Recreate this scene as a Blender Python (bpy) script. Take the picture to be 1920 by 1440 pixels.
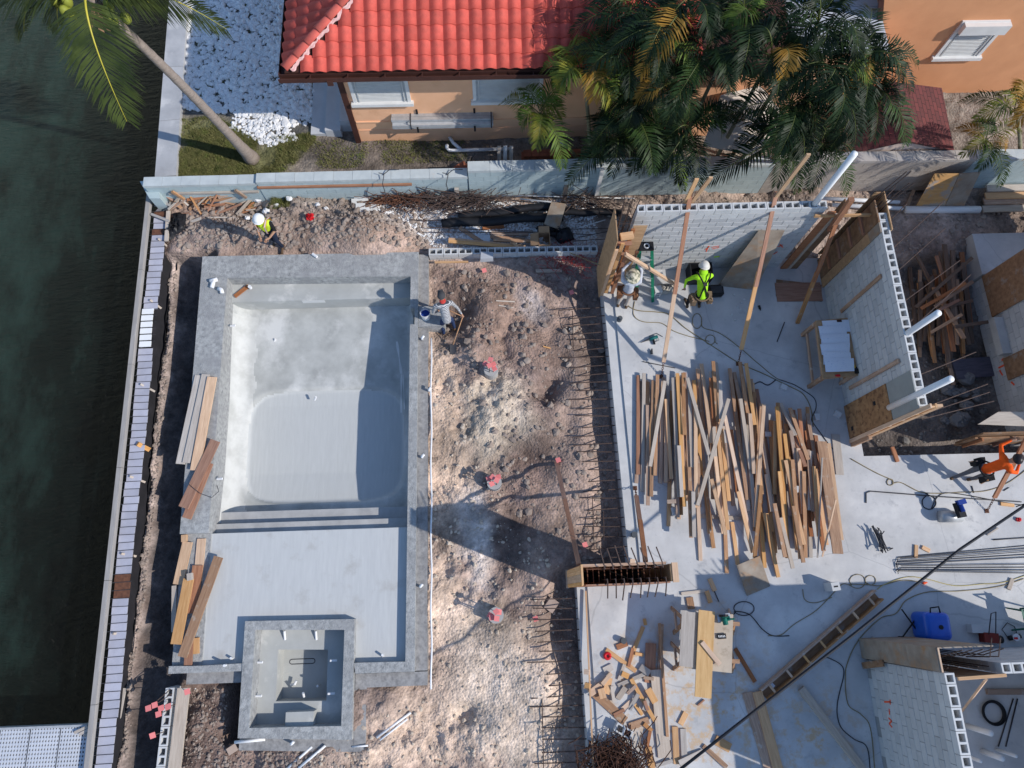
import bpy, bmesh, math, random
import numpy as np
from mathutils import Vector, Matrix
random.seed(7); NR = np.random.RandomState(7)
scene = bpy.context.scene
for o in list(bpy.data.objects): bpy.data.objects.remove(o)
COL = scene.collection
rad = math.radians

# ---------------------------------------------------------------- camera
CAM_H = 17.23; FPX = 1300.4
TILT, ROLL, YAW = rad(16.93), rad(2.826), rad(-4.664)
CR = Matrix.Rotation(YAW, 3, 'Z') @ Matrix.Rotation(TILT, 3, 'X') @ Matrix.Rotation(ROLL, 3, 'Z')
cam = bpy.data.cameras.new('camera'); camo = bpy.data.objects.new('camera', cam); COL.objects.link(camo)
M = CR.to_4x4(); M.translation = (0, 0, CAM_H); camo.matrix_world = M
cam.sensor_fit = 'HORIZONTAL'; cam.sensor_width = 36; cam.lens = 36 * FPX / 1920
cam.clip_start = 0.1; cam.clip_end = 2000
scene.camera = camo

# ---------------------------------------------------------------- sky, sun, exposure
SUN = Vector((1.22, -0.52, 1.0)).normalized()          # direction towards the sun
w = bpy.data.worlds.new('World'); scene.world = w; w.use_nodes = True
nt = w.node_tree; bg = nt.nodes['Background']
sky = nt.nodes.new('ShaderNodeTexSky'); sky.sky_type = 'NISHITA'; sky.sun_disc = False
sky.sun_elevation = math.asin(SUN.z); sky.sun_rotation = math.atan2(SUN.x, SUN.y)
sky.air_density = 1.0; sky.dust_density = 0.2; sky.ozone_density = 3.0
nt.links.new(sky.outputs[0], bg.inputs[0]); bg.inputs[1].default_value = 0.15
sl = bpy.data.lights.new('sun', 'SUN'); sl.energy = 3.4; sl.angle = rad(0.55); sl.color = (1.0, 0.95, 0.88)
so = bpy.data.objects.new('sun', sl); COL.objects.link(so)
so.rotation_euler = SUN.to_track_quat('Z', 'Y').to_euler(); so.location = (30, -10, 30)
scene.view_settings.view_transform = 'Standard'; scene.view_settings.look = 'None'
scene.view_settings.exposure = 0.25; scene.view_settings.gamma = 1.0

# ---------------------------------------------------------------- placing: survey of the photograph
def P(px, py, z=0.0):
    d = CR @ Vector(((px - 960) / FPX, (720 - py) / FPX, -1.0)); k = (z - CAM_H) / d.z
    return Vector((d.x * k, d.y * k, z))
def PX(px, py, z=0.0): return P(px, py, z).x
def PY(px, py, z=0.0): return P(px, py, z).y

# ---------------------------------------------------------------- objects
WL = {}
def tag(o, label=None, cat=None, group=None, kind=None):
    if label: o['label'] = label
    if cat: o['category'] = cat
    if group: o['group'] = group
    if kind: o['kind'] = kind
    return o
def thing(name, loc, label, cat, group=None):
    o = bpy.data.objects.new(name, None); COL.objects.link(o); o.empty_display_size = 0.2
    o.location = loc; WL[o.name] = Vector(loc)
    return tag(o, label, cat, group)
def wl(o): return WL.get(o.name, Vector((0, 0, 0)))

class MB:
    def __init__(s): s.v = []; s.f = []; s.m = []
    def add(s, vs, fs, mi=0):
        n = len(s.v); s.v += [tuple(v) for v in vs]; s.f += [tuple(i + n for i in f) for f in fs]; s.m += [mi] * len(fs); return s
    def bb(s, x0, y0, z0, x1, y1, z1, mi=0):
        return s.add([(x0,y0,z0),(x1,y0,z0),(x1,y1,z0),(x0,y1,z0),(x0,y0,z1),(x1,y0,z1),(x1,y1,z1),(x0,y1,z1)],
                     [(0,3,2,1),(4,5,6,7),(0,1,5,4),(1,2,6,5),(2,3,7,6),(3,0,4,7)], mi)
    def box(s, c, d, rz=0, mi=0, mat=None):
        x, y, z = d[0]/2, d[1]/2, d[2]/2
        R = mat or Matrix.Rotation(rz, 3, 'Z'); c = Vector(c)
        vs = [c + R @ Vector(p) for p in ((-x,-y,-z),(x,-y,-z),(x,y,-z),(-x,y,-z),(-x,-y,z),(x,-y,z),(x,y,z),(-x,y,z))]
        return s.add(vs, [(0,3,2,1),(4,5,6,7),(0,1,5,4),(1,2,6,5),(2,3,7,6),(3,0,4,7)], mi)
    def bar(s, a, b, w, t, up=(0,0,1), mi=0):
        a = Vector(a); b = Vector(b); x = (b - a).normalized(); u = Vector(up)
        y = u.cross(x)
        if y.length < 1e-4: y = Vector((0,1,0)).cross(x)
        y.normalize(); z = x.cross(y)
        return s.box((a + b) / 2, ((b - a).length, w, t), mi=mi, mat=Matrix((x, y, z)).transposed())
    def tube(s, pts, r, n=8, mi=0, caps=True):
        pts = [Vector(p) for p in pts]; k = len(pts); rr = r if isinstance(r, (list, tuple)) else [r] * k
        prev = None; vs = []
        for i, p in enumerate(pts):
            d = (pts[min(i+1, k-1)] - pts[max(i-1, 0)]).normalized()
            if prev is None:
                u = Vector((0,0,1)) if abs(d.z) < .9 else Vector((1,0,0)); u = (u - d * u.dot(d)).normalized()
            else:
                u = (prev - d * prev.dot(d)); u = u.normalized() if u.length > 1e-6 else d.orthogonal().normalized()
            prev = u; q = d.cross(u)
            for j in range(n):
                a = 2 * math.pi * j / n; vs.append(p + (u * math.cos(a) + q * math.sin(a)) * rr[i])
        fs = [(i*n+j, i*n+(j+1) % n, (i+1)*n+(j+1) % n, (i+1)*n+j) for i in range(k-1) for j in range(n)]
        if caps: fs += [tuple(reversed(range(n))), tuple(range((k-1)*n, k*n))]
        return s.add(vs, fs, mi)
    def prism(s, poly, z0, z1, mi=0):
        n = len(poly); A = sum(poly[i][0]*poly[(i+1) % n][1] - poly[(i+1) % n][0]*poly[i][1] for i in range(n))
        if A < 0: poly = list(reversed(poly))
        vs = [(p[0], p[1], z0) for p in poly] + [(p[0], p[1], z1) for p in poly]
        fs = [tuple(reversed(range(n))), tuple(range(n, 2*n))] + [(i, (i+1) % n, n+(i+1) % n, n+i) for i in range(n)]
        return s.add(vs, fs, mi)
    def ring(s, outer, inner, z0, z1, mi=0):     # two matching loops (same count, ccw)
        n = len(outer)
        vs = [(p[0],p[1],z0) for p in outer] + [(p[0],p[1],z1) for p in outer] + [(p[0],p[1],z0) for p in inner] + [(p[0],p[1],z1) for p in inner]
        fs = []
        for i in range(n):
            j = (i+1) % n
            fs += [(i,j,n+j,n+i), (2*n+j,2*n+i,3*n+i,3*n+j), (n+i,n+j,3*n+j,3*n+i), (j,i,2*n+i,2*n+j)]
        return s.add(vs, fs, mi)
    def grid(s, fx, nu, nv, mi=0):
        vs = [fx(i/(nu-1), j/(nv-1)) for j in range(nv) for i in range(nu)]
        return s.add(vs, [(j*nu+i, j*nu+i+1, (j+1)*nu+i+1, (j+1)*nu+i) for j in range(nv-1) for i in range(nu-1)], mi)
    def ell(s, c, r, nu=12, nv=8, mi=0, mat=None):
        c = Vector(c); vs = []
        for j in range(nv+1):
            t = math.pi * j / nv
            for i in range(nu):
                a = 2*math.pi*i/nu; p = Vector((r[0]*math.sin(t)*math.cos(a), r[1]*math.sin(t)*math.sin(a), r[2]*math.cos(t)))
                vs.append(c + (mat @ p if mat else p))
        return s.add(vs, [(j*nu+i, (j+1)*nu+i, (j+1)*nu+(i+1) % nu, j*nu+(i+1) % nu) for j in range(nv) for i in range(nu)], mi)
    def jitter(s, a):
        s.v = [(x+random.uniform(-a,a), y+random.uniform(-a,a), z+random.uniform(-a,a)) for x,y,z in s.v]; return s
    def mesh(s, name, mats, off=(0,0,0), smooth=False):
        me = bpy.data.meshes.new(name); ox, oy, oz = off
        me.from_pydata([(x-ox, y-oy, z-oz) for x,y,z in s.v], [], s.f)
        for m in (mats if isinstance(mats, (list, tuple)) else [mats]): me.materials.append(m)
        if len(me.materials) > 1: me.polygons.foreach_set('material_index', s.m)
        if smooth: me.polygons.foreach_set('use_smooth', [True] * len(s.f))
        me.update(); return me
    def build(s, name, mats, parent=None, smooth=False, label=None, cat=None, group=None, kind=None):
        if parent is None:
            n = len(s.v); off = Vector((sum(v[0] for v in s.v)/n, sum(v[1] for v in s.v)/n, min(v[2] for v in s.v)))
        else: off = wl(parent)
        o = bpy.data.objects.new(name, s.mesh(name, mats, off, smooth)); COL.objects.link(o)
        if parent is None: o.location = off
        else: o.parent = parent
        WL[o.name] = Vector(off)
        return tag(o, label, cat, group, kind)

def place(name, me, mw, parent=None, label=None, cat=None, group=None, kind=None):
    o = bpy.data.objects.new(name, me); COL.objects.link(o)
    if parent is not None: o.parent = parent; mw = Matrix.Translation(-wl(parent)) @ mw; WL[o.name] = wl(parent)
    o.matrix_local = mw
    return tag(o, label, cat, group, kind)
BM = {}
def board_mesh(L, w, t, m):
    k = (round(L, 2), round(w, 3), round(t, 3), m.name)
    if k not in BM: BM[k] = MB().box((0,0,0), (L, w, t)).mesh('board', m)
    return BM[k]
def frame(a, b, up=(0,0,1)):
    a = Vector(a); b = Vector(b); x = (b-a).normalized(); y = Vector(up).cross(x)
    if y.length < 1e-4: y = Vector((0,1,0)).cross(x)
    y.normalize(); z = x.cross(y); m = Matrix((x, y, z)).transposed().to_4x4(); m.translation = (a+b)/2; return m, (b-a).length
def board(name, a, b, w, t, m, parent=None, up=(0,0,1), **k):
    mw, L = frame(a, b, up)
    return place(name, board_mesh(L, w, t, m), mw, parent, **k)
def copy_tree(o, loc=None, rz=None, label=None):
    c = o.copy(); COL.objects.link(c)
    if loc is not None: c.location = loc
    if rz is not None: c.rotation_euler = (0, 0, rz)
    if label: c['label'] = label
    for ch in o.children:
        d = ch.copy(); COL.objects.link(d); d.parent = c
        for g in ch.children: e = g.copy(); COL.objects.link(e); e.parent = d
    return c

# ---------------------------------------------------------------- materials
def newmat(name):
    m = bpy.data.materials.new(name); m.use_nodes = True; n = m.node_tree
    b = n.nodes['Principled BSDF']; return m, n, b
def nd(n, t, **k):
    x = n.nodes.new(t)
    for a, v in k.items():
        if a in x.inputs.keys() if hasattr(x, 'inputs') else False: x.inputs[a].default_value = v
        else: setattr(x, a, v)
    return x
def c4(c): return (c[0], c[1], c[2], 1)
MATS = {}
def mat(name, c1, c2=None, rough=.8, scale=3., detail=6., bump=.2, bscale=30., stretch=(1,1,1), rnd=.0, rndhue=.0, spec=.2, metal=0.,
        stain=None, stain_scale=1.5, stain_lo=.55, stain_hi=.7, coord='Object', contrast=(.3,.7), sss=0, coat=0, c3=None, bdist=.01):
    if name in MATS: return MATS[name]
    m, n, b = newmat(name); L = n.links.new
    c2 = c2 or tuple(x * .75 for x in c1)
    tc = nd(n, 'ShaderNodeTexCoord'); mp = nd(n, 'ShaderNodeMapping'); mp.inputs['Scale'].default_value = stretch
    L(tc.outputs[coord], mp.inputs['Vector'])
    oi = nd(n, 'ShaderNodeObjectInfo')
    no = nd(n, 'ShaderNodeTexNoise', noise_dimensions='4D', Scale=scale, Detail=detail, Roughness=.6)
    mu = nd(n, 'ShaderNodeMath', operation='MULTIPLY'); mu.inputs[1].default_value = 37.; L(oi.outputs['Random'], mu.inputs[0])
    L(mp.outputs[0], no.inputs['Vector']); L(mu.outputs[0], no.inputs['W'])
    rp = nd(n, 'ShaderNodeValToRGB'); e = rp.color_ramp.elements
    e[0].position, e[1].position = contrast; e[0].color = c4(c2); e[1].color = c4(c1); L(no.outputs[0], rp.inputs[0])
    if c3: q = rp.color_ramp.elements.new(sum(contrast)/2); q.color = c4(c3)
    out = rp.outputs[0]
    if stain:
        s2 = nd(n, 'ShaderNodeTexNoise', Scale=stain_scale, Detail=8., Roughness=.65); L(tc.outputs[coord], s2.inputs['Vector'])
        r2 = nd(n, 'ShaderNodeValToRGB'); r2.color_ramp.elements[0].position = stain_lo; r2.color_ramp.elements[1].position = stain_hi; L(s2.outputs[0], r2.inputs[0])
        mx = nd(n, 'ShaderNodeMix', data_type='RGBA'); L(r2.outputs[0], mx.inputs[0]); L(out, mx.inputs[6]); mx.inputs[7].default_value = c4(stain); out = mx.outputs[2]
    if rnd or rndhue:
        hs = nd(n, 'ShaderNodeHueSaturation')
        mr = nd(n, 'ShaderNodeMapRange'); mr.inputs[3].default_value = 1 - rnd; mr.inputs[4].default_value = 1 + rnd; L(oi.outputs['Random'], mr.inputs[0]); L(mr.outputs[0], hs.inputs['Value'])
        if rndhue:
            m3 = nd(n, 'ShaderNodeMath', operation='FRACT'); L(mu.outputs[0], m3.inputs[0])
            m2 = nd(n, 'ShaderNodeMapRange'); m2.inputs[3].default_value = 1.10-rndhue*1.4; m2.inputs[4].default_value = 1.22; L(m3.outputs[0], m2.inputs[0]); L(m2.outputs[0], hs.inputs['Saturation'])
        L(out, hs.inputs['Color']); out = hs.outputs[0]
    L(out, b.inputs['Base Color']); b.inputs['Roughness'].default_value = rough; b.inputs['Metallic'].default_value = metal
    b.inputs['Specular IOR Level'].default_value = spec
    if coat: b.inputs['Coat Weight'].default_value = coat
    if bump:
        bn = nd(n, 'ShaderNodeTexNoise', Scale=bscale, Detail=5., Roughness=.65); L(mp.outputs[0], bn.inputs['Vector'])
        bp = nd(n, 'ShaderNodeBump', Strength=bump, Distance=bdist); L(bn.outputs[0], bp.inputs['Height']); L(bp.outputs[0], b.inputs['Normal'])
    MATS[name] = m; return m

poolM = mat('pool_plaster', (.47,.475,.455), (.36,.365,.35), rough=.85, scale=1.3, bump=.15, bscale=35, stain=(.64,.63,.60), stain_scale=.9)
copeM = mat('rough_shotcrete', (.46,.46,.45), (.21,.215,.215), rough=.95, scale=11, detail=9, bump=.9, bscale=34, contrast=(.30,.62), stain=(.30,.30,.30), stain_scale=1.6, stain_lo=.42, stain_hi=.70, bdist=.025)
ledgeM = mat('dark_footing_block', (.36,.35,.34), (.19,.185,.185), rough=.95, scale=9, contrast=(.3,.65), bump=.5, bscale=30)
cmuM = mat('concrete_block', (.53,.53,.53), (.435,.44,.445), rough=.95, scale=4, bump=.35, bscale=60, rnd=.08)
cmuTopM = mat('concrete_block_top', (.62,.62,.61), (.52,.52,.52), rough=.95, scale=4, bump=.3, bscale=60, rnd=.05)
mortM = mat('mortar', (.30,.30,.30), (.25,.25,.25), rough=1, bump=.3)
holeM = mat('core_shadow_grout', (.10,.10,.105), (.07,.07,.07), rough=1, bump=0)
tealM = mat('pale_teal_paint', (.47,.56,.575), (.36,.44,.46), rough=.8, scale=2, bump=.25, bscale=20, stain=(.60,.64,.64), stain_scale=1.8, stain_lo=.6, stain_hi=.75)
tealTopM = mat('pale_teal_cap', (.56,.60,.60), (.42,.46,.47), rough=.85, scale=2.5, bump=.25, bscale=20, stain=(.52,.46,.40), stain_scale=1.7, stain_lo=.62, stain_hi=.75)
seaM = mat('weathered_seawall', (.50,.50,.51), (.32,.325,.34), rough=.9, scale=1.4, bump=.3, bscale=20, stain=(.60,.59,.58), stain_scale=1.3)
stucM = mat('orange_stucco', (.88,.50,.30), (.80,.44,.255), rough=.9, scale=2.2, bump=.45, bscale=70, spec=.1, stain=(.64,.33,.18), stain_scale=1.2, stain_lo=.58, stain_hi=.8)
tileM = mat('terracotta_tile', (.64,.115,.085), (.50,.08,.06), rough=.7, scale=4, bump=.15, bscale=40, rnd=.16, spec=.2, stain=(.30,.07,.055), stain_scale=3.5, stain_lo=.55, stain_hi=.85)
ridgeM = mat('ridge_tile', (.66,.15,.11), (.52,.10,.08), rough=.75, scale=4, bump=.2, bscale=40, rnd=.08)
mortarPinkM = mat('pink_mortar', (.78,.52,.48), (.66,.36,.33), rough=.95, scale=9, bump=.6, bscale=30)
brownM = mat('brown_trim', (.085,.035,.028), (.055,.025,.02), rough=.5, bump=.05)
whiteM = mat('white_trim', (.76,.75,.73), (.66,.65,.63), rough=.55, scale=3, bump=.05)
shutM = mat('grey_shutter', (.60,.60,.585), (.52,.52,.51), rough=.6, scale=6, bump=.05)
alumM = mat('aluminium_profile', (.55,.56,.57), (.42,.43,.44), rough=.45, metal=.3, scale=8, bump=.05, rnd=.1)
pvcM = mat('white_pvc', (.80,.80,.80), (.72,.72,.73), rough=.4, scale=2, bump=.02, spec=.4)
pineM = mat('new_pine', (.72,.46,.26), (.47,.26,.13), rough=.75, scale=2.2, stretch=(1.2,16,16), bump=.25, bscale=6, rnd=.17, rndhue=.30, contrast=(.25,.72))
oldM = mat('weathered_plank', (.52,.315,.19), (.26,.14,.08), rough=.85, scale=2.2, stretch=(1.2,14,14), bump=.35, bscale=6, rnd=.22, rndhue=.3, contrast=(.25,.72), stain=(.50,.42,.34), stain_scale=5, stain_lo=.58, stain_hi=.72)
redM = mat('red_brown_plank', (.46,.24,.15), (.25,.115,.07), rough=.85, scale=2.2, stretch=(1.2,14,14), bump=.3, bscale=6, rnd=.15, rndhue=.2, contrast=(.25,.72))
greyWoodM = mat('grey_plank', (.55,.48,.41), (.36,.30,.25), rough=.9, scale=2.2, stretch=(1.2,14,14), bump=.3, bscale=6, rnd=.15, rndhue=.3, contrast=(.25,.72))
plyM = mat('plywood', (.55,.355,.20), (.36,.215,.115), rough=.8, scale=3.0, stretch=(1,4,4), bump=.15, bscale=15, stain=(.25,.14,.08), stain_scale=3, stain_lo=.58, stain_hi=.75, rnd=.12)
plyDarkM = mat('stained_plywood', (.33,.20,.115), (.175,.095,.055), rough=.8, scale=2.5, stretch=(1,3,3), bump=.15, bscale=15, rnd=.15, stain=(.30,.29,.27), stain_scale=2.5)
plyGreyM = mat('cement_stained_plywood', (.36,.31,.255), (.22,.17,.13), rough=.85, scale=3, bump=.2, bscale=20, stain=(.34,.20,.11), stain_scale=2.2, stain_lo=.5, stain_hi=.65)
rebarM = mat('rusty_rebar', (.115,.075,.06), (.055,.042,.04), rough=.85, scale=14, bump=.3, bscale=60)
rustM = mat('orange_rust', (.19,.085,.05), (.085,.042,.03), rough=.9, scale=14, bump=.3, bscale=60)
darkBarM = mat('dark_steel', (.06,.06,.068), (.035,.035,.04), rough=.6, scale=10, bump=.1)
blackM = mat('black_plastic', (.022,.022,.025), (.014,.014,.016), rough=.45, scale=6, bump=.1)
fabricM = mat('black_filter_fabric', (.030,.028,.032), (.016,.016,.018), rough=.9, scale=3, bump=.6, bscale=9, bdist=.03)
lavM = mat('lavender_vinyl_panel', (.47,.47,.54), (.37,.37,.43), rough=.5, scale=3, bump=.1, rnd=.10, stain=(.40,.33,.30), stain_scale=2.3, stain_lo=.63, stain_hi=.75)
sealM = mat('grey_form_rail', (.40,.375,.355), (.28,.26,.245), rough=.85, scale=2, stretch=(1,10,10), bump=.25)
redCapM = mat('red_cap', (.84,.27,.25), (.76,.21,.20), rough=.5, bump=0)
brickRedM = mat('red_brick', (.42,.15,.09), (.28,.10,.06), rough=.95, scale=6, bump=.4, rnd=.15)
cordM = mat('yellow_brown_cord', (.30,.24,.13), (.20,.16,.09), rough=.7, bump=0)
darkCordM = mat('dark_cord', (.045,.045,.05), (.03,.03,.035), rough=.6, bump=0)
greenM = mat('green_fibreglass', (.015,.20,.11), (.01,.14,.075), rough=.5, bump=0)
tankM = mat('blue_tank_paint', (.012,.10,.52), (.008,.07,.42), rough=.3, scale=4, bump=.02, spec=.5)
paperM = mat('blueprint_paper', (.76,.79,.86), (.45,.52,.68), rough=.9, scale=16, detail=9, stretch=(1,3,1), bump=.0, contrast=(.30,.42))
teal2M = mat('teal_tool_plastic', (.012,.13,.13), (.008,.09,.09), rough=.45, bump=0)
blueM = mat('blue_tool_plastic', (.015,.05,.28), (.01,.035,.2), rough=.45, bump=0)
steelM = mat('bright_steel', (.62,.62,.63), (.5,.5,.51), rough=.35, metal=.7, bump=0)
yellowM = mat('yellow_plastic', (.80,.55,.02), (.7,.45,.02), rough=.5, bump=0)
redM2 = mat('red_plastic', (.62,.02,.03), (.5,.015,.02), rough=.45, bump=0)
cardM = mat('cardboard', (.36,.225,.13), (.28,.17,.10), rough=.9, bump=.1)
sprayM = mat('orange_spray_paint', (.90,.13,.05), (.80,.10,.04), rough=.8, bump=0)
limeM = mat('lime_paint', (.50,.85,.02), (.42,.75,.02), rough=.8, bump=0)

def slab_material():
    m, n, b = newmat('slab_concrete'); L = n.links.new; tc = nd(n,'ShaderNodeTexCoord'); ge = nd(n,'ShaderNodeNewGeometry'); pos = ge.outputs['Position']
    def noise(sc, det=6., ro=.6, st=None):
        x = nd(n,'ShaderNodeTexNoise', Scale=sc, Detail=det, Roughness=ro)
        if st: mp = nd(n,'ShaderNodeMapping'); mp.inputs['Scale'].default_value = st; L(pos, mp.inputs[0]); L(mp.outputs[0], x.inputs['Vector'])
        else: L(pos, x.inputs['Vector'])
        return x.outputs[0]
    def ramp(v, a, b_, c0=(0,0,0), c1=(1,1,1)):
        r = nd(n,'ShaderNodeValToRGB'); r.color_ramp.elements[0].position = a; r.color_ramp.elements[1].position = b_; r.color_ramp.elements[0].color = c4(c0); r.color_ramp.elements[1].color = c4(c1); L(v, r.inputs[0]); return r.outputs[0]
    def mix(f, a, b_):
        x = nd(n,'ShaderNodeMix', data_type='RGBA'); L(f, x.inputs[0]); L(a, x.inputs[6])
        if isinstance(b_, tuple): x.inputs[7].default_value = c4(b_)
        else: L(b_, x.inputs[7])
        return x.outputs[2]
    col = ramp(noise(.9, 8, .65), .32, .68, (.43,.427,.425), (.60,.59,.58))
    col = mix(ramp(noise(.45, 5, .6), .55, .72), col, (.66,.645,.62))
    col = mix(ramp(noise(2.6, 8, .7), .57, .74), col, (.335,.335,.345))
    col = mix(ramp(noise(14, 6, .7), .63, .74), col, (.27,.27,.28))
    # streaks left by the trowel and by washing
    col = mix(ramp(noise(1.6, 6, .7, (6,.5,1)), .60, .78), col, (.49,.47,.445))
    # sawdust round the saw table
    def dist(cx, cy, r0, r1):
        v = nd(n,'ShaderNodeVectorMath', operation='DISTANCE'); L(pos, v.inputs[0]); v.inputs[1].default_value = (cx,cy,0); mr = nd(n,'ShaderNodeMapRange'); mr.inputs[1].default_value = r0; mr.inputs[2].default_value = r1; mr.inputs[3].default_value = 1; mr.inputs[4].default_value = 0; L(v.outputs['Value'], mr.inputs[0]); return mr.outputs[0]
    def mul(a, b_): x = nd(n,'ShaderNodeMath', operation='MULTIPLY'); L(a, x.inputs[0]); L(b_, x.inputs[1]); return x.outputs[0]
    for cx, cy, r0, r1 in ((4.7,-2.7,.6,2.4),(3.2,-2.0,.3,1.5),(7.0,-3.3,.2,1.6),(5.0,-.9,.1,.9)):
        col = mix(mul(ramp(noise(3.2, 8, .72), .50, .60), dist(cx,cy,r0,r1)), col, (.54,.39,.25))
    vo = nd(n,'ShaderNodeTexVoronoi', feature='DISTANCE_TO_EDGE', Scale=.33); wn = nd(n,'ShaderNodeTexNoise', Scale=2., Detail=4.); L(pos, wn.inputs['Vector']); va = nd(n,'ShaderNodeMix', data_type='VECTOR'); va.inputs[0].default_value = .12; L(pos, va.inputs[4]); L(wn.outputs['Color'], va.inputs[5]); L(va.outputs[1], vo.inputs['Vector'])
    col = mix(ramp(vo.outputs['Distance'], .0015, .004, (.45,.45,.45), (0,0,0)), col, (.25,.25,.255))
    L(col, b.inputs['Base Color']); b.inputs['Roughness'].default_value = .78; b.inputs['Specular IOR Level'].default_value = .3
    bp = nd(n,'ShaderNodeBump', Strength=.18, Distance=.01); L(noise(24, 6, .7), bp.inputs['Height']); L(bp.outputs[0], b.inputs['Normal'])
    return m
slabM = slab_material()
# ================================================================ SETTING
def px_poly(pts, z=-.3): return [tuple(P(a, b, z)[:2]) for a, b in pts]
def vnoise(X, Y, f, seed):
    r = np.random.RandomState(seed); T = r.rand(256, 256)
    x = X * f + 57.3; y = Y * f + 91.7; xi = np.floor(x).astype(int); yi = np.floor(y).astype(int); u = x - xi; v = y - yi
    u = u*u*(3-2*u); v = v*v*(3-2*v); g = lambda a, b: T[a % 256, b % 256]
    return (g(xi,yi)*(1-u) + g(xi+1,yi)*u)*(1-v) + (g(xi,yi+1)*(1-u) + g(xi+1,yi+1)*u)*v - .5
def fbm(X, Y, f, seed, octv=5, g=.5):
    s = 0; a = 1
    for i in range(octv): s = s + a * vnoise(X, Y, f, seed + i*11); f *= 2.03; a *= g
    return s
def inpoly(X, Y, poly):
    r = np.zeros(X.shape, bool); n = len(poly)
    for i in range(n):
        x0, y0 = poly[i]; x1, y1 = poly[(i+1) % n]
        c = ((y0 > Y) != (y1 > Y)) & (X < (x1-x0)*(Y-y0)/((y1-y0) if y1 != y0 else 1e-9) + x0); r ^= c
    return r
def blur(a, k):
    for ax in (0, 1):
        for _ in range(2):
            p = np.pad(a, [(k, k) if i == ax else (0, 0) for i in range(2)], 'edge'); cs = np.cumsum(p, ax)
            if ax == 0: cs = np.vstack([np.zeros((1, cs.shape[1])), cs]); a = (cs[2*k+1:] - cs[:-2*k-1]) / (2*k+1)
            else: cs = np.hstack([np.zeros((cs.shape[0], 1)), cs]); a = (cs[:, 2*k+1:] - cs[:, :-2*k-1]) / (2*k+1)
    return a

POOL_OUT = [(-7.90, 9.12), (-7.68, -1.47), (-2.05, -1.62), (-2.01, 9.10)]
SLAB = [(2.98, 8.62), (3.11, .52), (1.80, .52), (1.87, -7), (18, -7), (18, 2.98), (9.28, 3.05), (9.28, 8.62)]
berm_px = [(322,478),(318,560),(303,700),(292,800),(284,900),(272,1000),(262,1100),(240,1230),(225,1440),(210,1560)]
BERM = sorted([(P(a, b, -.6).y, P(a, b, -.6).x) for a, b in berm_px])
def xberm(y): return np.interp(y, [q[0] for q in BERM], [q[1] for q in BERM])

GX0, GX1, GY0, GY1, GS = -10.2, 18.0, -6.5, 19.5, .05
gx = np.arange(GX0, GX1 + 1e-6, GS); gy = np.arange(GY0, GY1 + 1e-6, GS); NX, NY = len(gx), len(gy)
X, Y = np.meshgrid(gx, gy)
Z = np.full(X.shape, -.32)
def mound(px, py, r, h, z=-.3):
    global Z
    c = P(px, py, z); d = ((X-c.x)**2 + (Y-c.y)**2) / (r*r); Z = Z + h * np.exp(-d)
mk_north = Y > 11.1
C0 = np.zeros(X.shape + (3,)); C0[:] = (.38,.305,.265)
def paint(mask, col, soft=3, amt=1.):
    global C0
    m = np.clip(blur(mask.astype(float), soft) * 1.0 + .9*fbm(X, Y, 2.2, 5, 4) * (blur(mask.astype(float), soft+3) * (1-blur(mask.astype(float), soft+3)) * 4), 0, 1)[..., None] * amt
    C0 = C0 * (1-m) + np.array(col) * m
# --- colours of the earth, with shade painted into the hollows
paint(inpoly(X, Y, px_poly([(797,480),(835,480),(838,640),(872,800),(885,950),(850,1060),(890,1150),(1010,1180),(1075,1440),(560,1440),(690,1390),(760,1290),(797,1290)])), (.64,.525,.425), 5)
paint(inpoly(X, Y, px_poly([(870,760),(905,700),(985,692),(1018,730),(1005,800),(955,850),(890,870),(850,820)])), (.72,.65,.54), 4)
paint(inpoly(X, Y, px_poly([(862,930),(915,925),(932,1040),(920,1110),(880,1090)])), (.74,.70,.66), 4)
paint(inpoly(X, Y, px_poly([(870,1160),(1000,1180),(1050,1300),(1060,1440),(900,1440),(840,1300)])), (.64,.56,.47), 6)
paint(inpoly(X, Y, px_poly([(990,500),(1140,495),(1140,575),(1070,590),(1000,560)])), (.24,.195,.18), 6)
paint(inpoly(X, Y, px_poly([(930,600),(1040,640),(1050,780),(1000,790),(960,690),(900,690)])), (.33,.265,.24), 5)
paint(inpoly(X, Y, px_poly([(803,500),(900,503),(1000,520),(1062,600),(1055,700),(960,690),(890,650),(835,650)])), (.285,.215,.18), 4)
paint(inpoly(X, Y, px_poly([(838,560),(882,556),(885,612),(845,622)])), (.20,.155,.135), 3)  # shade of the hollow painted into the soil colour
paint(inpoly(X, Y, px_poly([(1000,690),(1048,700),(1045,775),(1008,760)])), (.19,.145,.13), 3)  # shade inside the hole laid into the colour
paint(inpoly(X, Y, px_poly([(960,830),(1045,850),(1015,960),(985,1010),(940,930)])), (.25,.19,.165), 4)  # dip painted darker to carry its shade
paint(inpoly(X, Y, px_poly([(930,960),(1012,945),(985,1040),(960,1095),(918,1112)])), (.21,.165,.145), 3)  # dark soil with the beam form's cast shadow painted in
paint(inpoly(X, Y, px_poly([(800,660),(846,700),(866,800),(846,950),(800,1000)])), (.70,.565,.445), 3)
paint(inpoly(X, Y, px_poly([(960,540),(1000,545),(1040,600),(1000,610),(970,580)])), (.36,.33,.32), 3)
paint(inpoly(X, Y, px_poly([(560,405),(800,410),(805,470),(560,470)])), (.33,.255,.21), 4)
paint(inpoly(X, Y, px_poly([(330,1290),(440,1290),(440,1400),(560,1400),(560,1460),(300,1460)])), (.32,.245,.215), 5)
paint(inpoly(X, Y, px_poly([(640,375),(830,375),(900,420),(1120,400),(1120,470),(830,470),(780,440),(700,410)])), (.56,.53,.50), 4)
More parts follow.
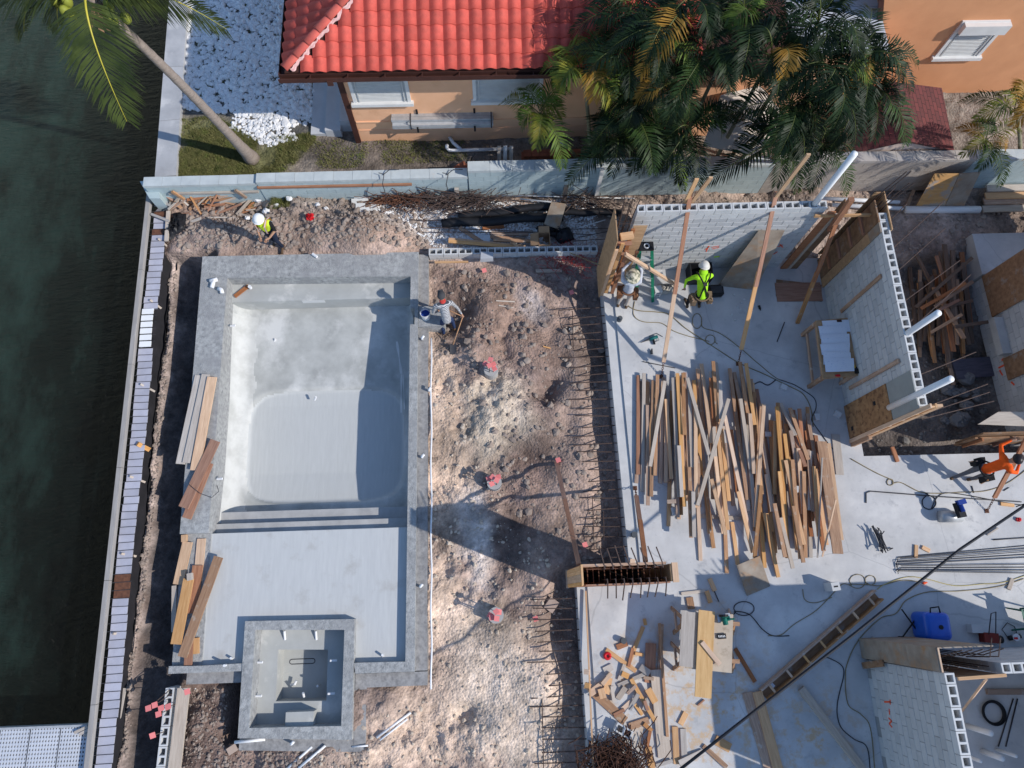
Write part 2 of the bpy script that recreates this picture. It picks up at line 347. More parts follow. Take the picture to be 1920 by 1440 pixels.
paint(inpoly(X, Y, px_poly([(470,360),(640,360),(640,400),(470,405)])), (.50,.46,.42), 4)
mkE = (X > 3) & (Y > 8.6) & (Y < 11.1); paint(mkE, (.40,.335,.29), 4)
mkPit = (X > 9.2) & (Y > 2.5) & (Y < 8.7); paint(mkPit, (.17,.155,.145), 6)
paint(inpoly(X, Y, px_poly([(1690,400),(1920,400),(1930,440),(1800,450),(1700,470)])), (.47,.38,.33), 5)
# --- heights
mounds = [(700,448,.7,.30),(640,440,.6,.22),(690,445,.9,.42),(600,432,.8,.30),(520,440,.7,.12),(410,440,1.0,.22),(745,455,.5,.28),(885,545,.55,.18),(930,575,.5,.15),(985,650,.45,.18),(1060,640,.6,.10),(905,760,.5,.10),(960,770,.6,.12),
 (860,585,.40,-.45),(905,640,.45,.22),(980,905,.4,.16),(1010,830,.35,.14),(955,930,.35,-.22),(985,975,.4,-.25),(960,1040,.35,-.22),(1000,700,.35,.12),(900,700,.3,.10),(1015,1060,.4,.18),(835,600,.30,-.2),(1022,735,.30,-.38),(1040,715,.22,-.25),(872,1345,.30,-.30),(960,1170,.5,.10),(1000,1280,.7,.10),(930,1250,.6,.10),(990,850,.5,-.10),(945,990,.5,-.10),(860,1200,.5,.06),(1050,880,.5,.12)]
for a in mounds: mound(*a)
for a, b in ((945,655),(940,640),(946,625),(956,612),(950,668)): mound(a, b, .13, -.22)
dslab = np.where(Y > .52, 2.98 + (8.6-Y)*.016 - X, 1.83 - X)
Z -= .34 * np.clip((.85 - dslab) / .5, 0, 1) * ((dslab > -1) & (Y < 8.3))
dirt_amp = np.ones(X.shape)
xb = xberm(Y)
corr = (X < -7.6) & (Y < 9.3)
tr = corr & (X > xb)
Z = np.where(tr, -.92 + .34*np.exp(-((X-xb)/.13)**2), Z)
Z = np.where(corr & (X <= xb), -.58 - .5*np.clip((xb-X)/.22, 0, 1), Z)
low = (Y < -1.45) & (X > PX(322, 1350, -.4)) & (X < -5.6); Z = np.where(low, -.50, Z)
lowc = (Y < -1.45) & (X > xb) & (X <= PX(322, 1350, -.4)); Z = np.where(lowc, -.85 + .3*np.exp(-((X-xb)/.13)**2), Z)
paint(tr | lowc, (.10,.093,.092), 2); paint(corr & (np.abs(X-xb-.0) < .10), (.52,.45,.41), 1); paint(corr & (X < xb-.13), (.22,.19,.18), 1)  # trench colour darkened to carry the shade beside the pool shell
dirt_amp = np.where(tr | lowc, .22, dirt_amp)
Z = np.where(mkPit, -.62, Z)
Z = np.where(mk_north, .04, Z); dirt_amp = np.where(mk_north, .35, dirt_amp)
paint(mk_north, (.30,.255,.215), 1)
GRASS = px_poly([(335,225),(400,215),(480,262),(585,250),(590,170),(600,140),(592,262),(560,300),(540,328),(330,340)], .04)
gm = inpoly(X, Y, GRASS) & mk_north; paint(gm, (.17,.165,.075), 3)
GRAV = px_poly([(352,-60),(545,-60),(540,130),(592,140),(592,230),(560,262),(500,255),(430,215),(340,218)], .04)
gvm = inpoly(X, Y, GRAV); paint(gvm, (.13,.125,.115), 2)
paint((Y > 11.1) & (X > -5) & (X < 4) & (Y < 12.9), (.21,.175,.15), 4)
Z = blur(Z, 1)
rough_ = np.clip(.55 + 1.6*fbm(X, Y, .55, 63, 3), .12, 1.3)
Z = Z + dirt_amp * (.30*fbm(X, Y, .75, 21, 3, .5) + .16*rough_*fbm(X, Y, 2.3, 22, 5, .62) + .07*rough_*np.abs(fbm(X, Y, 4.6, 77, 4, .65)) - .02)
pm = inpoly(X, Y, [(p[0]*1.0, p[1]) for p in [(-7.82,9.02),(-7.60,-1.37),(-6.55,-1.4),(-6.5,-3.12),(-3.72,-3.12),(-3.70,-1.5),(-2.12,-1.5),(-2.1,9.0)]])
Z = np.where(pm, -1.75, Z)
Z = np.where(inpoly(X, Y, [(p[0] + (.12 if p[0] < 5 else (-.12 if p[0] < 10 else 0)), p[1]) for p in SLAB]), np.minimum(Z, -.5), Z)
C0 *= (1 + .75*fbm(X, Y, .9, 41, 6, .6))[..., None].clip(.5, 1.6)
C0 *= (1 + .35*fbm(X, Y, 7, 44, 3, .6))[..., None].clip(.6, 1.4)
C0 *= np.where(mk_north[..., None], 1.0, np.array([.90,.825,.785]))
def ground_z(x, y):
    i = int(np.clip((x-GX0)/GS, 0, NX-1)); j = int(np.clip((y-GY0)/GS, 0, NY-1)); return float(Z[j, i])

def grid_mesh(name, V, nx, ny, keep=None):
    me = bpy.data.meshes.new(name); idx = np.arange(nx*ny).reshape(ny, nx)
    q = np.stack([idx[:-1,:-1], idx[:-1,1:], idx[1:,1:], idx[1:,:-1]], -1).reshape(-1, 4)
    if keep is not None: q = q[keep.reshape(-1)]
    me.vertices.add(len(V)); me.vertices.foreach_set('co', V.reshape(-1)); me.loops.add(q.size); me.loops.foreach_set('vertex_index', q.reshape(-1).astype(np.int32))
    me.polygons.add(len(q)); me.polygons.foreach_set('loop_start', np.arange(0, q.size, 4, dtype=np.int32)); me.polygons.foreach_set('loop_total', np.full(len(q), 4, np.int32))
    me.polygons.foreach_set('use_smooth', np.ones(len(q), bool)); me.update(); me.validate(); return me
# earth material: colour of the soil and its painted shade from the mesh, crumbs and grit from noise
m, n, b = newmat('earth'); L = n.links.new
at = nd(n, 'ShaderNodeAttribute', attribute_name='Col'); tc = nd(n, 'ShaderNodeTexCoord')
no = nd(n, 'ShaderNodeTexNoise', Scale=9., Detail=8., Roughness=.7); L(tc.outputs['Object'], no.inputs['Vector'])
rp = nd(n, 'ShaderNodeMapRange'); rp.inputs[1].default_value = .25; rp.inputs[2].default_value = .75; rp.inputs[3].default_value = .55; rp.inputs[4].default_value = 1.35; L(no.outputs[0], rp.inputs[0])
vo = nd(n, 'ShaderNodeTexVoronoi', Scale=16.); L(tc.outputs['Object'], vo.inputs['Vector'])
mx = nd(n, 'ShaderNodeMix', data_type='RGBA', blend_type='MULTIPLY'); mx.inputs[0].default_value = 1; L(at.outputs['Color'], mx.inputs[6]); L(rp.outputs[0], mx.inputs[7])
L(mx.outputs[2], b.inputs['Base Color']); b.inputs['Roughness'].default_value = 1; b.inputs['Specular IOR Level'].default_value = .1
ad = nd(n, 'ShaderNodeMath', operation='SUBTRACT'); L(no.outputs[0], ad.inputs[0]); L(vo.outputs['Distance'], ad.inputs[1])
bp = nd(n, 'ShaderNodeBump', Strength=.7, Distance=.035); L(ad.outputs[0], bp.inputs['Height']); L(bp.outputs[0], b.inputs['Normal'])
earthM = m
xc = (X[:-1,:-1] + X[1:,1:]) / 2; yc = (Y[:-1,:-1] + Y[1:,1:]) / 2
railx = lambda y: np.interp(y, [P(172,1370,-.1).y, P(283,345,-.1).y], [P(172,1370,-.1).x, P(283,345,-.1).x])
keep = np.where(yc > 11.2, xc > -9.15, xc > railx(yc) + .42)
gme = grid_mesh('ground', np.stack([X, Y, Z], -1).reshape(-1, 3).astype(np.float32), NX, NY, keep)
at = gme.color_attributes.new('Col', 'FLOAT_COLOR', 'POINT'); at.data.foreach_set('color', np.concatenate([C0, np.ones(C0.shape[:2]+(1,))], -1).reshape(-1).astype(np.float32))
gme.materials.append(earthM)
go = bpy.data.objects.new('ground', gme); COL.objects.link(go); tag(go, kind='structure')
# land running on beyond the picture
outM = mat('far_earth', (.34,.29,.24), (.24,.21,.17), rough=1, scale=.6, bump=.3)
mb = MB(); mb.bb(GX1-.05, -150, -3, 250, 250, -.6); mb.bb(-9.1, GY1-.05, -3, GX1-.05, 250, -.05); mb.bb(-9.3, -150, -3, GX1-.05, GY0+.05, -.6)
mb.build('land', outM, kind='structure')
mb = MB(); mb.add([(-250,-250,-6),(250,-250,-6),(250,250,-6),(-250,250,-6)], [(0,1,2,3)]); mb.build('sea_bed', outM, kind='structure')

# water
m, n, b = newmat('harbour_water'); L = n.links.new; tc = nd(n, 'ShaderNodeTexCoord')
mp = nd(n, 'ShaderNodeMapping'); mp.inputs['Rotation'].default_value = (0, 0, rad(40)); mp.inputs['Scale'].default_value = (1, .45, 1); L(tc.outputs['Object'], mp.inputs[0])
n1 = nd(n, 'ShaderNodeTexNoise', Scale=.8, Detail=8., Roughness=.7); L(mp.outputs[0], n1.inputs['Vector'])
sx = nd(n, 'ShaderNodeSeparateXYZ'); L(tc.outputs['Object'], sx.inputs[0])
mr = nd(n, 'ShaderNodeMapRange'); mr.inputs[1].default_value = -9.8; mr.inputs[2].default_value = -13.5; mr.inputs[3].default_value = -.26; mr.inputs[4].default_value = .15; L(sx.outputs[0], mr.inputs[0])
ad = nd(n, 'ShaderNodeMath', operation='ADD'); L(n1.outputs[0], ad.inputs[0]); L(mr.outputs[0], ad.inputs[1])
rp = nd(n, 'ShaderNodeValToRGB'); e = rp.color_ramp.elements; e[0].position = .30; e[0].color = (.0008,.0014,.0024,1); e[1].position = .74; e[1].color = (.022,.046,.037,1)
q = rp.color_ramp.elements.new(.5); q.color = (.005,.0095,.0085,1); L(ad.outputs[0], rp.inputs[0])
L(rp.outputs[0], b.inputs['Base Color']); b.inputs['Roughness'].default_value = .14; b.inputs['IOR'].default_value = 1.33; b.inputs['Specular IOR Level'].default_value = .13
w2 = nd(n, 'ShaderNodeMapping'); w2.inputs['Rotation'].default_value = (0, 0, rad(-38)); w2.inputs['Scale'].default_value = (1, 3.2, 1); L(tc.outputs['Object'], w2.inputs[0])
n2 = nd(n, 'ShaderNodeTexNoise', Scale=2.1, Detail=7., Roughness=.68); L(w2.outputs[0], n2.inputs['Vector'])
bp = nd(n, 'ShaderNodeBump', Strength=1., Distance=.22); L(n2.outputs[0], bp.inputs['Height']); L(bp.outputs[0], b.inputs['Normal'])
waterM = m
mb = MB(); mb.add([(-250,-250,-1.25),(-9.05,-250,-1.25),(-9.05,250,-1.25),(-250,250,-1.25)], [(0,1,2,3)])
o = mb.build('water', waterM, kind='structure'); o.data.transform(Matrix.Translation(o.location)); o.location = (0,0,0)

# concrete slab of the new house, with a lower edge course
mb = MB(); mb.prism([(3.26,8.62),(3.37,.52),(2.05,.52),(2.11,-7),(18,-7),(18,2.98),(9.28,3.05),(9.28,8.62)], -.62, 0)
mb.build('concrete_slab', slabM, kind='structure')
mb = MB(); mb.prism([(2.98,8.62),(3.11,.52),(3.369,.52),(3.259,8.62)], -.62, -.045); mb.prism([(1.80,.52),(1.87,-7),(2.109,-7),(2.049,.52)], -.62, -.045)
mb.build('slab_footing', mat('footing_concrete', (.60,.59,.575), (.46,.455,.45), scale=2, bump=.25, bscale=25), kind='structure')
# raised seawall cap along the neighbour's garden
sw = thing('seawall', (-9.3, 15, -1.4), 'weathered grey concrete seawall cap beside the white gravel garden', 'seawall'); sw['kind'] = 'thing'
a0, a1 = P(322,-60,.2), P(290,333,.2); b0, b1 = P(356,-60,.2), P(330,329,.2)
k = 4
for i in range(k):
    t0, t1 = i/k, (i+1)/k - .0016
    mb = MB(); mb.prism([tuple(a0.lerp(a1,t0)[:2]), tuple(a0.lerp(a1,t1)[:2]), tuple(b0.lerp(b1,t1)[:2]), tuple(b0.lerp(b1,t0)[:2])], -1.7, .2); mb.build('wall_segment', seaM, sw)
# scattered stones: clods on the earth, white gravel in the garden
def stones(name, cnt, region, rmin, rmax, matl, zf, power=2.5, flat=.6, sub=0, seed=1):
    r = np.random.RandomState(seed)
    bm = bmesh.new(); bmesh.ops.create_icosphere(bm, subdivisions=1, radius=1); v0 = np.array([v.co[:] for v in bm.verts]); f0 = np.array([[q.index for q in f.verts] for f in bm.faces]); bm.free()
    if sub == 0:   # 12-vertex cut stone
        bm = bmesh.new(); bmesh.ops.create_icosphere(bm, subdivisions=1, radius=1); bmesh.ops.delete(bm, geom=[], context='VERTS'); bm.free()
    x0 = min(p[0] for p in region); x1 = max(p[0] for p in region); y0 = min(p[1] for p in region); y1 = max(p[1] for p in region)
    V = []; Fc = []; got = 0; base = 0
    xs = r.uniform(x0, x1, cnt*6); ys = r.uniform(y0, y1, cnt*6); ok = inpoly(xs, ys, region); xs = xs[ok][:cnt]; ys = ys[ok][:cnt]
    for x, y in zip(xs, ys):
        s = rmin + (rmax-rmin) * r.rand()**power
        v = v0 * (1 + r.uniform(-.28, .28, (len(v0), 1))) * s * np.array([r.uniform(.7,1.3), r.uniform(.7,1.2), flat*r.uniform(.7,1.2)])
        a = r.uniform(0, 6.28); ca, sa = math.cos(a), math.sin(a); v = np.stack([v[:,0]*ca - v[:,1]*sa, v[:,0]*sa + v[:,1]*ca, v[:,2]], 1)
        v += np.array([x, y, zf(x, y) + s*flat*.35]); V.append(v); Fc.append(f0 + base); base += len(v0)
    V = np.concatenate(V); Fc = np.concatenate(Fc); me = bpy.data.meshes.new(name); me.from_pydata(V.tolist(), [], Fc.tolist()); me.materials.append(matl); me.update()
    o = bpy.data.objects.new(name, me); COL.objects.link(o); return o
clodM = mat('clod', (.40,.325,.27), (.22,.175,.15), rough=1, scale=1.3, bump=.6, bscale=25, contrast=(.25,.75))
whiteStoneM = mat('white_marble_gravel', (.84,.83,.82), (.62,.62,.63), rough=.85, scale=7, bump=.2, contrast=(.3,.7))
sandClodM = mat('sandy_clod', (.60,.50,.40), (.44,.36,.285), rough=1, scale=2, bump=.5)
reg = px_poly([(810,500),(1130,520),(1150,1040),(1080,1060),(1000,1000),(930,900),(890,700),(830,660)])
tag(stones('soil_clods', 2600, reg, .010, .10, clodM, ground_z, 9, .7, seed=3), 'brown soil clods and rubble scattered between pool and slab', 'rubble', kind='stuff')
reg = px_poly([(803,660),(880,700),(960,900),(1000,1010),(1080,1080),(1090,1440),(560,1440),(800,1290)])
tag(stones('sand_clods', 2200, reg, .008, .06, sandClodM, ground_z, 5, .7, seed=4), 'pale sandy lumps around the spa end of the pool', 'rubble', kind='stuff')
reg = px_poly([(330,400),(640,370),(800,380),(800,470),(340,475)])
tag(stones('rubble_north', 2600, reg, .012, .09, clodM, ground_z, 5, .7, seed=5), 'loose earth and rubble along the pale teal wall', 'rubble', kind='stuff'); bpy.data.objects['rubble_north'].name = 'soil_rubble'
reg = px_poly([(640,372),(790,372),(1120,372),(1120,468),(820,468),(760,420)])
tag(stones('limestone_gravel', 5000, reg, .012, .04, whiteStoneM, ground_z, 2, .7, seed=6), 'fine pale gravel behind the pool under the rebar heaps', 'gravel', kind='stuff')
reg = px_poly([(330,1290),(440,1290),(440,1400),(700,1400),(690,1440),(300,1440)], -.5)
tag(stones('earth_lumps', 1200, reg, .012, .055, clodM, ground_z, 4, .7, seed=8), 'dark earth lumps in the corner beside the spa', 'rubble', kind='stuff')
reg = [(3.3,8.75),(16,8.75),(16,10.9),(3.3,10.9)]
tag(stones('site_rubble', 2200, reg, .012, .08, clodM, ground_z, 5, .7, seed=9), 'pebbles and rubble on the ground behind the block walls', 'rubble', kind='stuff')
reg = [(9.4,3.1),(16,3.1),(16,8.6),(9.4,8.6)]
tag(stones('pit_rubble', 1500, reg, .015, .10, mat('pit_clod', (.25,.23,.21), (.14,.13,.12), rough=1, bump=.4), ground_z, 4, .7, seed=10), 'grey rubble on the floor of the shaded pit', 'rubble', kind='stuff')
by = np.linspace(-3.6, 9.0, 900)
reg = [(float(xberm(y))-.12, float(y)) for y in by[::20]] + [(float(xberm(y))+.12, float(y)) for y in by[::-20]]
tag(stones('bank_stones', 1900, reg, .012, .06, clodM, ground_z, 4, .7, seed=12), 'stony lit bank between the black fabric and the shaded trench', 'rubble', kind='stuff')
GR2 = px_poly([(354,-60),(545,-60),(541,130),(592,142),(590,228),(545,240),(500,225),(440,212),(342,205)], .04)
tag(stones('white_gravel', 5600, GR2, .035, .115, whiteStoneM, lambda x, y: ground_z(x, y) + .01, 2.2, .55, seed=7), 'angular white marble gravel covering the neighbour garden', 'gravel', kind='stuff')
reg = px_poly([(440,212),(545,240),(560,262),(500,275),(430,240)], .04)
tag(stones('stray_white_gravel', 420, reg, .03, .075, whiteStoneM, lambda x, y: ground_z(x, y) + .01, 2.2, .55, seed=17), 'thinning white gravel where it meets the grass', 'gravel', kind='stuff')
# grass
grassM = mat('lawn_blade', (.16,.20,.05), (.085,.11,.03), rough=.8, scale=3, bump=0, c3=(.20,.19,.075))
def grass(name, region, cnt, seed, hmin=.03, hmax=.09):
    r = np.random.RandomState(seed); x0 = min(p[0] for p in region); x1 = max(p[0] for p in region); y0 = min(p[1] for p in region); y1 = max(p[1] for p in region)
    xs = r.uniform(x0,x1,cnt*4); ys = r.uniform(y0,y1,cnt*4); ok = inpoly(xs, ys, region); xs = xs[ok]; ys = ys[ok]
    ok = fbm(xs, ys, 1.6, 91, 3) > -.10 + .1*r.randn(len(xs)); xs = xs[ok][:cnt]; ys = ys[ok][:cnt]
    zz = Z[np.clip(((ys-GY0)/GS).astype(int),0,NY-1), np.clip(((xs-GX0)/GS).astype(int),0,NX-1)]
    k = len(xs); a = r.uniform(0,6.28,k); h = r.uniform(hmin,hmax,k); wd = r.uniform(.006,.014,k); le = r.uniform(.02,.07,k); a2 = r.uniform(0,6.28,k)
    V = np.empty((k,3,3)); V[:,0] = np.stack([xs-np.cos(a)*wd, ys-np.sin(a)*wd, zz],1); V[:,1] = np.stack([xs+np.cos(a)*wd, ys+np.sin(a)*wd, zz],1); V[:,2] = np.stack([xs+np.cos(a2)*le, ys+np.sin(a2)*le, zz+h],1)
    me = bpy.data.meshes.new(name); me.from_pydata(V.reshape(-1,3).tolist(), [], np.arange(k*3).reshape(-1,3).tolist()); me.materials.append(grassM); me.update()
    o = bpy.data.objects.new(name, me); COL.objects.link(o); return o
tag(grass('lawn_grass', GRASS, 42000, 2), 'worn green lawn round the foot of the leaning palm', 'grass', kind='stuff')
tag(grass('gravel_weeds', GR2, 9000, 3, .04, .1), 'sparse weeds growing through the white gravel', 'weeds', kind='stuff')
tag(grass('house_strip_weeds', px_poly([(560,270),(640,258),(870,258),(880,300),(600,318)], .04), 4200, 4), 'thin weeds in the dirt strip under the orange house', 'weeds', kind='stuff')
tag(grass('wall_foot_weeds', px_poly([(455,372),(545,368),(545,392),(480,398)], -.2), 2500, 5, .05, .14), 'green weeds at the foot of the pale teal wall', 'weeds', kind='stuff')
# ================================================================ POOL
pool = thing('swimming_pool', (-4.9, 3.8, -1.5), 'unfinished grey concrete pool shell with steps, sun shelf and square spa', 'pool')
def pxy(a, b, z=0.): q = P(a, b, z); return (q.x, q.y)
iTL, iTR, iBR, iBL = pxy(426,521), pxy(770,518), pxy(760,1240.6), pxy(372.6,1248.7)
oTL, oBL, oBR, oTR = POOL_OUT
def lerp(a, b, t): return (a[0]+(b[0]-a[0])*t, a[1]+(b[1]-a[1])*t)
yS = PY(400, 999)                          # where the left coping steps down
def onl(a, b, y): t = (y-a[1])/(b[1]-a[1]); return lerp(a, b, t)
oM, iM = onl(oTL, oBL, yS), onl(iTL, iBL, yS)
yB = PY(380,1247)
oB2, iB2 = onl(oTL, oBL, yB), iBL
# spa points
sOut = [pxy(446,1384), pxy(660,1387), pxy(665,1160.7), pxy(460,1164.7)]
sIn = [pxy(467.5,1365), pxy(640,1361), pxy(646,1181), pxy(479,1181)]
sx0 = pxy(456,1247); sx1 = pxy(663,1243)
def rough_top(mb, poly, z0, z1): mb.prism(poly, z0, z1)
# coping in pieces, butted end to end
mb = MB(); mb.prism([oTL, iTL, iTR, oTR], -1.5, 0); mb.build('north_coping', copeM, pool)
mb = MB(); mb.prism([oTL, oM, iM, iTL], -1.5, -.003); mb.build('west_coping', copeM, pool)
mb = MB(); mb.prism([oM, oB2, iB2, iM], -1.5, -.16); mb.build('low_west_wall', copeM, pool)
iE0, iE1 = onl(iTR, iBR, PY(768,578)), onl(iTR, iBR, PY(768,608))
oE0, oE1 = onl(oTR, oBR, PY(768,578)), onl(oTR, oBR, PY(768,608))
mid = lambda a, b: lerp(a, b, .55)
mb = MB(); mb.prism([iTR, oTR, oBR, iBR, iE1, mid(iE1,oE1), mid(iE0,oE0), iE0], -1.5, -.004); mb.build('east_coping', copeM, pool)
sL, sR = (sx0[0], iBL[1]), (sx1[0], iBR[1])
mb = MB(); mb.prism([oB2, oBL, (sOut[0][0]+.1, oBL[1]), (sx0[0], iBL[1]+.02), iBL], -1.5, -.006); mb.build('south_coping', copeM, pool)
mb = MB(); mb.prism([sx1, iBR, oBR, (sOut[1][0]+.03, oBR[1]+.0)], -1.5, -.006); mb.build('south_coping', copeM, pool)
# interior floors
zs = -.20
cove = .42
def floor(u, v):
    y = iTL[1]-.35 + (yS + .30 - iTL[1]+.35) * v
    xl = onl(iTL, iBL, y)[0]-.03; xr = onl(iTR, iBR, y)[0]+.03; x = xl + (xr-xl)*u
    z = -.98 - .20*min(1, max(0, (iTL[1]-.9-y)/2.4)) + .16*max(0, min(1,(yS+1.6-y)/1.4))
    e = min((x-xl), 9)
    if e < cove: z += (1-math.sqrt(max(0, 1-(1-e/cove)**2)))*.62
    e2 = xr-x
    if e2 < .25: z += (1-math.sqrt(max(0, 1-(1-e2/.25)**2)))*.5
    # oval bowl
    cx, cy = (xl+xr)/2+.05, yS+2.35; d = max(abs(x-cx)/2.05, abs(y-cy)/1.55 if y > cy else abs(y-cy)/1.45); d = ((abs(x-cx)/2.05)**5 + (abs(y-cy)/(1.5))**5)**.2
    z -= .10 * max(0, min(1, (1.06-d)/.06))
    return (x, y, z)
mb = MB(); NU, NV = 110, 150; mb.grid(floor, NU, NV)
for j in range(NV-1):
    for i in range(NU-1):
        x_, y_, _ = floor((i+.5)/(NU-1), (j+.5)/(NV-1)); xl = onl(iTL,iBL,y_)[0]-.03; xr = onl(iTR,iBR,y_)[0]+.03; cx, cy = (xl+xr)/2+.05, yS+2.35; d = ((abs(x_-cx)/2.05)**5 + (abs(y_-cy)/1.5)**5)**.2
        w_ = .03*math.sin(x_*9)+.03*math.sin(y_*7+x_*3)
        if d < 1.02: mb.m[j*(NU-1)+i] = 1
        elif x_-xl < cove+.12+w_*3 and y_ < iTL[1]-.75 and y_ > yS+.35+w_: mb.m[j*(NU-1)+i] = 2
bowlM = mat('bowl_finish_coat', (.525,.535,.525), (.465,.475,.465), rough=.8, scale=2, stretch=(10,1,1), bump=.12, bscale=8)
coveM = mat('bright_cove_plaster', (.58,.58,.555), (.47,.47,.445), rough=.85, scale=3, bump=.3, bscale=12, contrast=(.35,.6))
mb.build('basin_floor', [mat('basin_plaster', (.47,.475,.455), (.345,.35,.335), rough=.85, scale=1.6, bump=.25, bscale=22, stain=(.60,.60,.58), stain_scale=.75, stain_lo=.50, stain_hi=.66, contrast=(.35,.6)), bowlM, coveM], pool, smooth=True)
# bench along the north wall
yb = PY(600,563,-.45)
mb = MB(); mb.bb(onl(iTL,iBL,8.2)[0]-.02, yb, -1.3, iTR[0]+.02, iTL[1]+.02, -.43); mb.build('bench', poolM, pool)
mb = MB(); a = P(565,566,-.43); mb.bb(a.x, yb-.006, -.60, a.x+.62, yb, -.45); mb.build('bright_patch', mat('fresh_plaster', (.66,.66,.64), (.58,.58,.57)), pool)
# steps and sun shelf
for (py, z) in ((977,-.44), (955.7,-.68)):
    y1 = PY(580, py, z); y0 = yS
    mb = MB(); mb.bb(onl(iTL,iBL,y0)[0]-.02, y0-.05, -1.35, onl(iTR,iBR,y0)[0]+.02, y1, z); mb.build('step', mat('step_concrete', (.47,.465,.455), (.33,.33,.33), rough=.95, scale=3, bump=.4, bscale=30), pool)
sq = [lerp(sOut[i], sIn[i], .5) for i in range(4)]
mb = MB(); mb.prism([(iM[0]-.02, yS), (iBL[0]-.02, iBL[1]-.02), (sq[0][0], iBL[1]-.02), (sq[3][0], sq[3][1]), (sq[2][0], sq[2][1]), (sq[2][0], iBR[1]-.02), (iBR[0]+.02, iBR[1]-.02), (iBR[0]+.04, yS)], -1.4, zs)
mb.build('sun_shelf', mat('shelf_plaster', (.54,.545,.535), (.48,.485,.48), rough=.8, scale=2.0, stretch=(9,1,1), bump=.15, bscale=12, stain=(.42,.41,.39), stain_scale=1.3), pool)
# spa
spa = MB(); spa.ring(sOut, sIn, -1.5, .015); so_ = spa.build('spa_wall', copeM, pool)
sb = [pxy(521,1218,-.45), pxy(615,1218,-.45), pxy(612,1314,-.45), pxy(517,1315,-.45)]; sb = [sb[3], sb[2], sb[1], sb[0]]
mb = MB(); mb.ring([(p[0], p[1]) for p in [lerp(sIn[i], sOut[i], .05) for i in range(4)]], sb, -1.4, -.45); mb.build('spa_bench', poolM, pool)
mb = MB(); mb.prism([(sb[0][0]-.02,sb[0][1]-.02),(sb[1][0]+.02,sb[1][1]-.02),(sb[2][0]+.02,sb[2][1]+.02),(sb[3][0]-.02,sb[3][1]+.02)], -1.3, -.95); mb.build('spa_floor', poolM, pool)
a = P(535,1345,-.12); b_ = P(584,1360,-.12)
mb = MB(); mb.bb(a.x, sIn[0][1]-.02, -.46, b_.x+.03, a.y+.10, -.14); mb.build('spa_seat_block', poolM, pool)
# slot drains
def drain(cx, cy, z, Lx, parent, name='slot_drain'):
    pts = []; r = .055
    for i in range(9): t = math.pi/2 + math.pi*i/8; pts.append((cx-Lx/2+r*math.cos(t), cy+r*math.sin(t), z))
    for i in range(9): t = -math.pi/2 + math.pi*i/8; pts.append((cx+Lx/2+r*math.cos(t), cy+r*math.sin(t), z))
    pts.append(pts[0]); mb = MB(); mb.tube(pts, .009, 5, caps=False); mb.build(name, darkBarM, parent)
c = P(624,647,-1.13); drain(c.x, c.y, -1.105, .70, pool)
c = P(567,1240,-.95); drain(c.x, c.y, -.945, .5, pool)
# pipe stubs
def stub(px, py, z, dx, dy, dz, r=.028, name='pipe_stub', par=pool):
    c = P(px, py, z); mb = MB(); mb.tube([c, c + Vector((dx,dy,dz))], r, 10); mb.build(name, pvcM, par, smooth=False)
for a in ((424,1247,-.02,.005,.0,.14),(474,1222,-.20,-.06,.14,.05),(436,1235,-.2,.0,.02,.12),(717,1230,-.20,.02,.03,.14),(480,1242,-.3,.16,0,.02),(478,1305,-.3,.16,0,.02),(632,1238,-.3,-.16,0,.02),(628,1300,-.3,-.16,0,.02),(533,1183,-.35,.0,-.2,-.1),(592,1183,-.35,0,-.2,-.1),(598,1285,-.9,0,0,.15),(570,1307,-.6,.0,.10,.1),(432,611,-.25,.14,0,.02),(407,898,-.15,.14,0,.02)): stub(*a)
c = P(545,1284,-.9); mb = MB(); mb.tube([c, c+Vector((.12,.02,.08)), c+Vector((.16,.1,.10))], .03, 8); mb.build('elbow_pipe', pvcM, pool)
# white efflorescence streak and skim patches are wear of their own shape
for (a,b_,w_) in (((744,640),(752,700),.05),((752,700),(750,770),.04),((755,700),(757,765),.02)):
    q0, q1 = P(a[0],a[1],-1.02), P(b_[0],b_[1],-1.05); mb = MB()
    def sk(u,v,q0=q0,q1=q1,w_=w_): p = q0.lerp(q1,v); return (p.x+(u-.5)*w_*(1+.5*math.sin(v*9)), p.y, 0)
    g_ = MB(); vv = []
    for j in range(9):
        for i in range(3):
            x_,y_,_ = sk(i/2,j/8); 
            # follow the floor
            vfl = (y_-(iTL[1]-.35))/(yS+.30-iTL[1]+.35); xl = onl(iTL,iBL,y_)[0]-.03; xr = onl(iTR,iBR,y_)[0]+.03; vv.append((x_,y_,floor((x_-xl)/(xr-xl),vfl)[2]+.006))
    g_.add(vv,[(j*3+i,j*3+i+1,(j+1)*3+i+1,(j+1)*3+i) for j in range(8) for i in range(2)]); g_.build('lime_streak', mat('lime_run',(.70,.70,.68),(.6,.6,.59),rough=.95,bump=.1), pool)
wearM = mat('lime_streak', (.72,.72,.70), (.6,.6,.59), rough=.95, bump=.1)
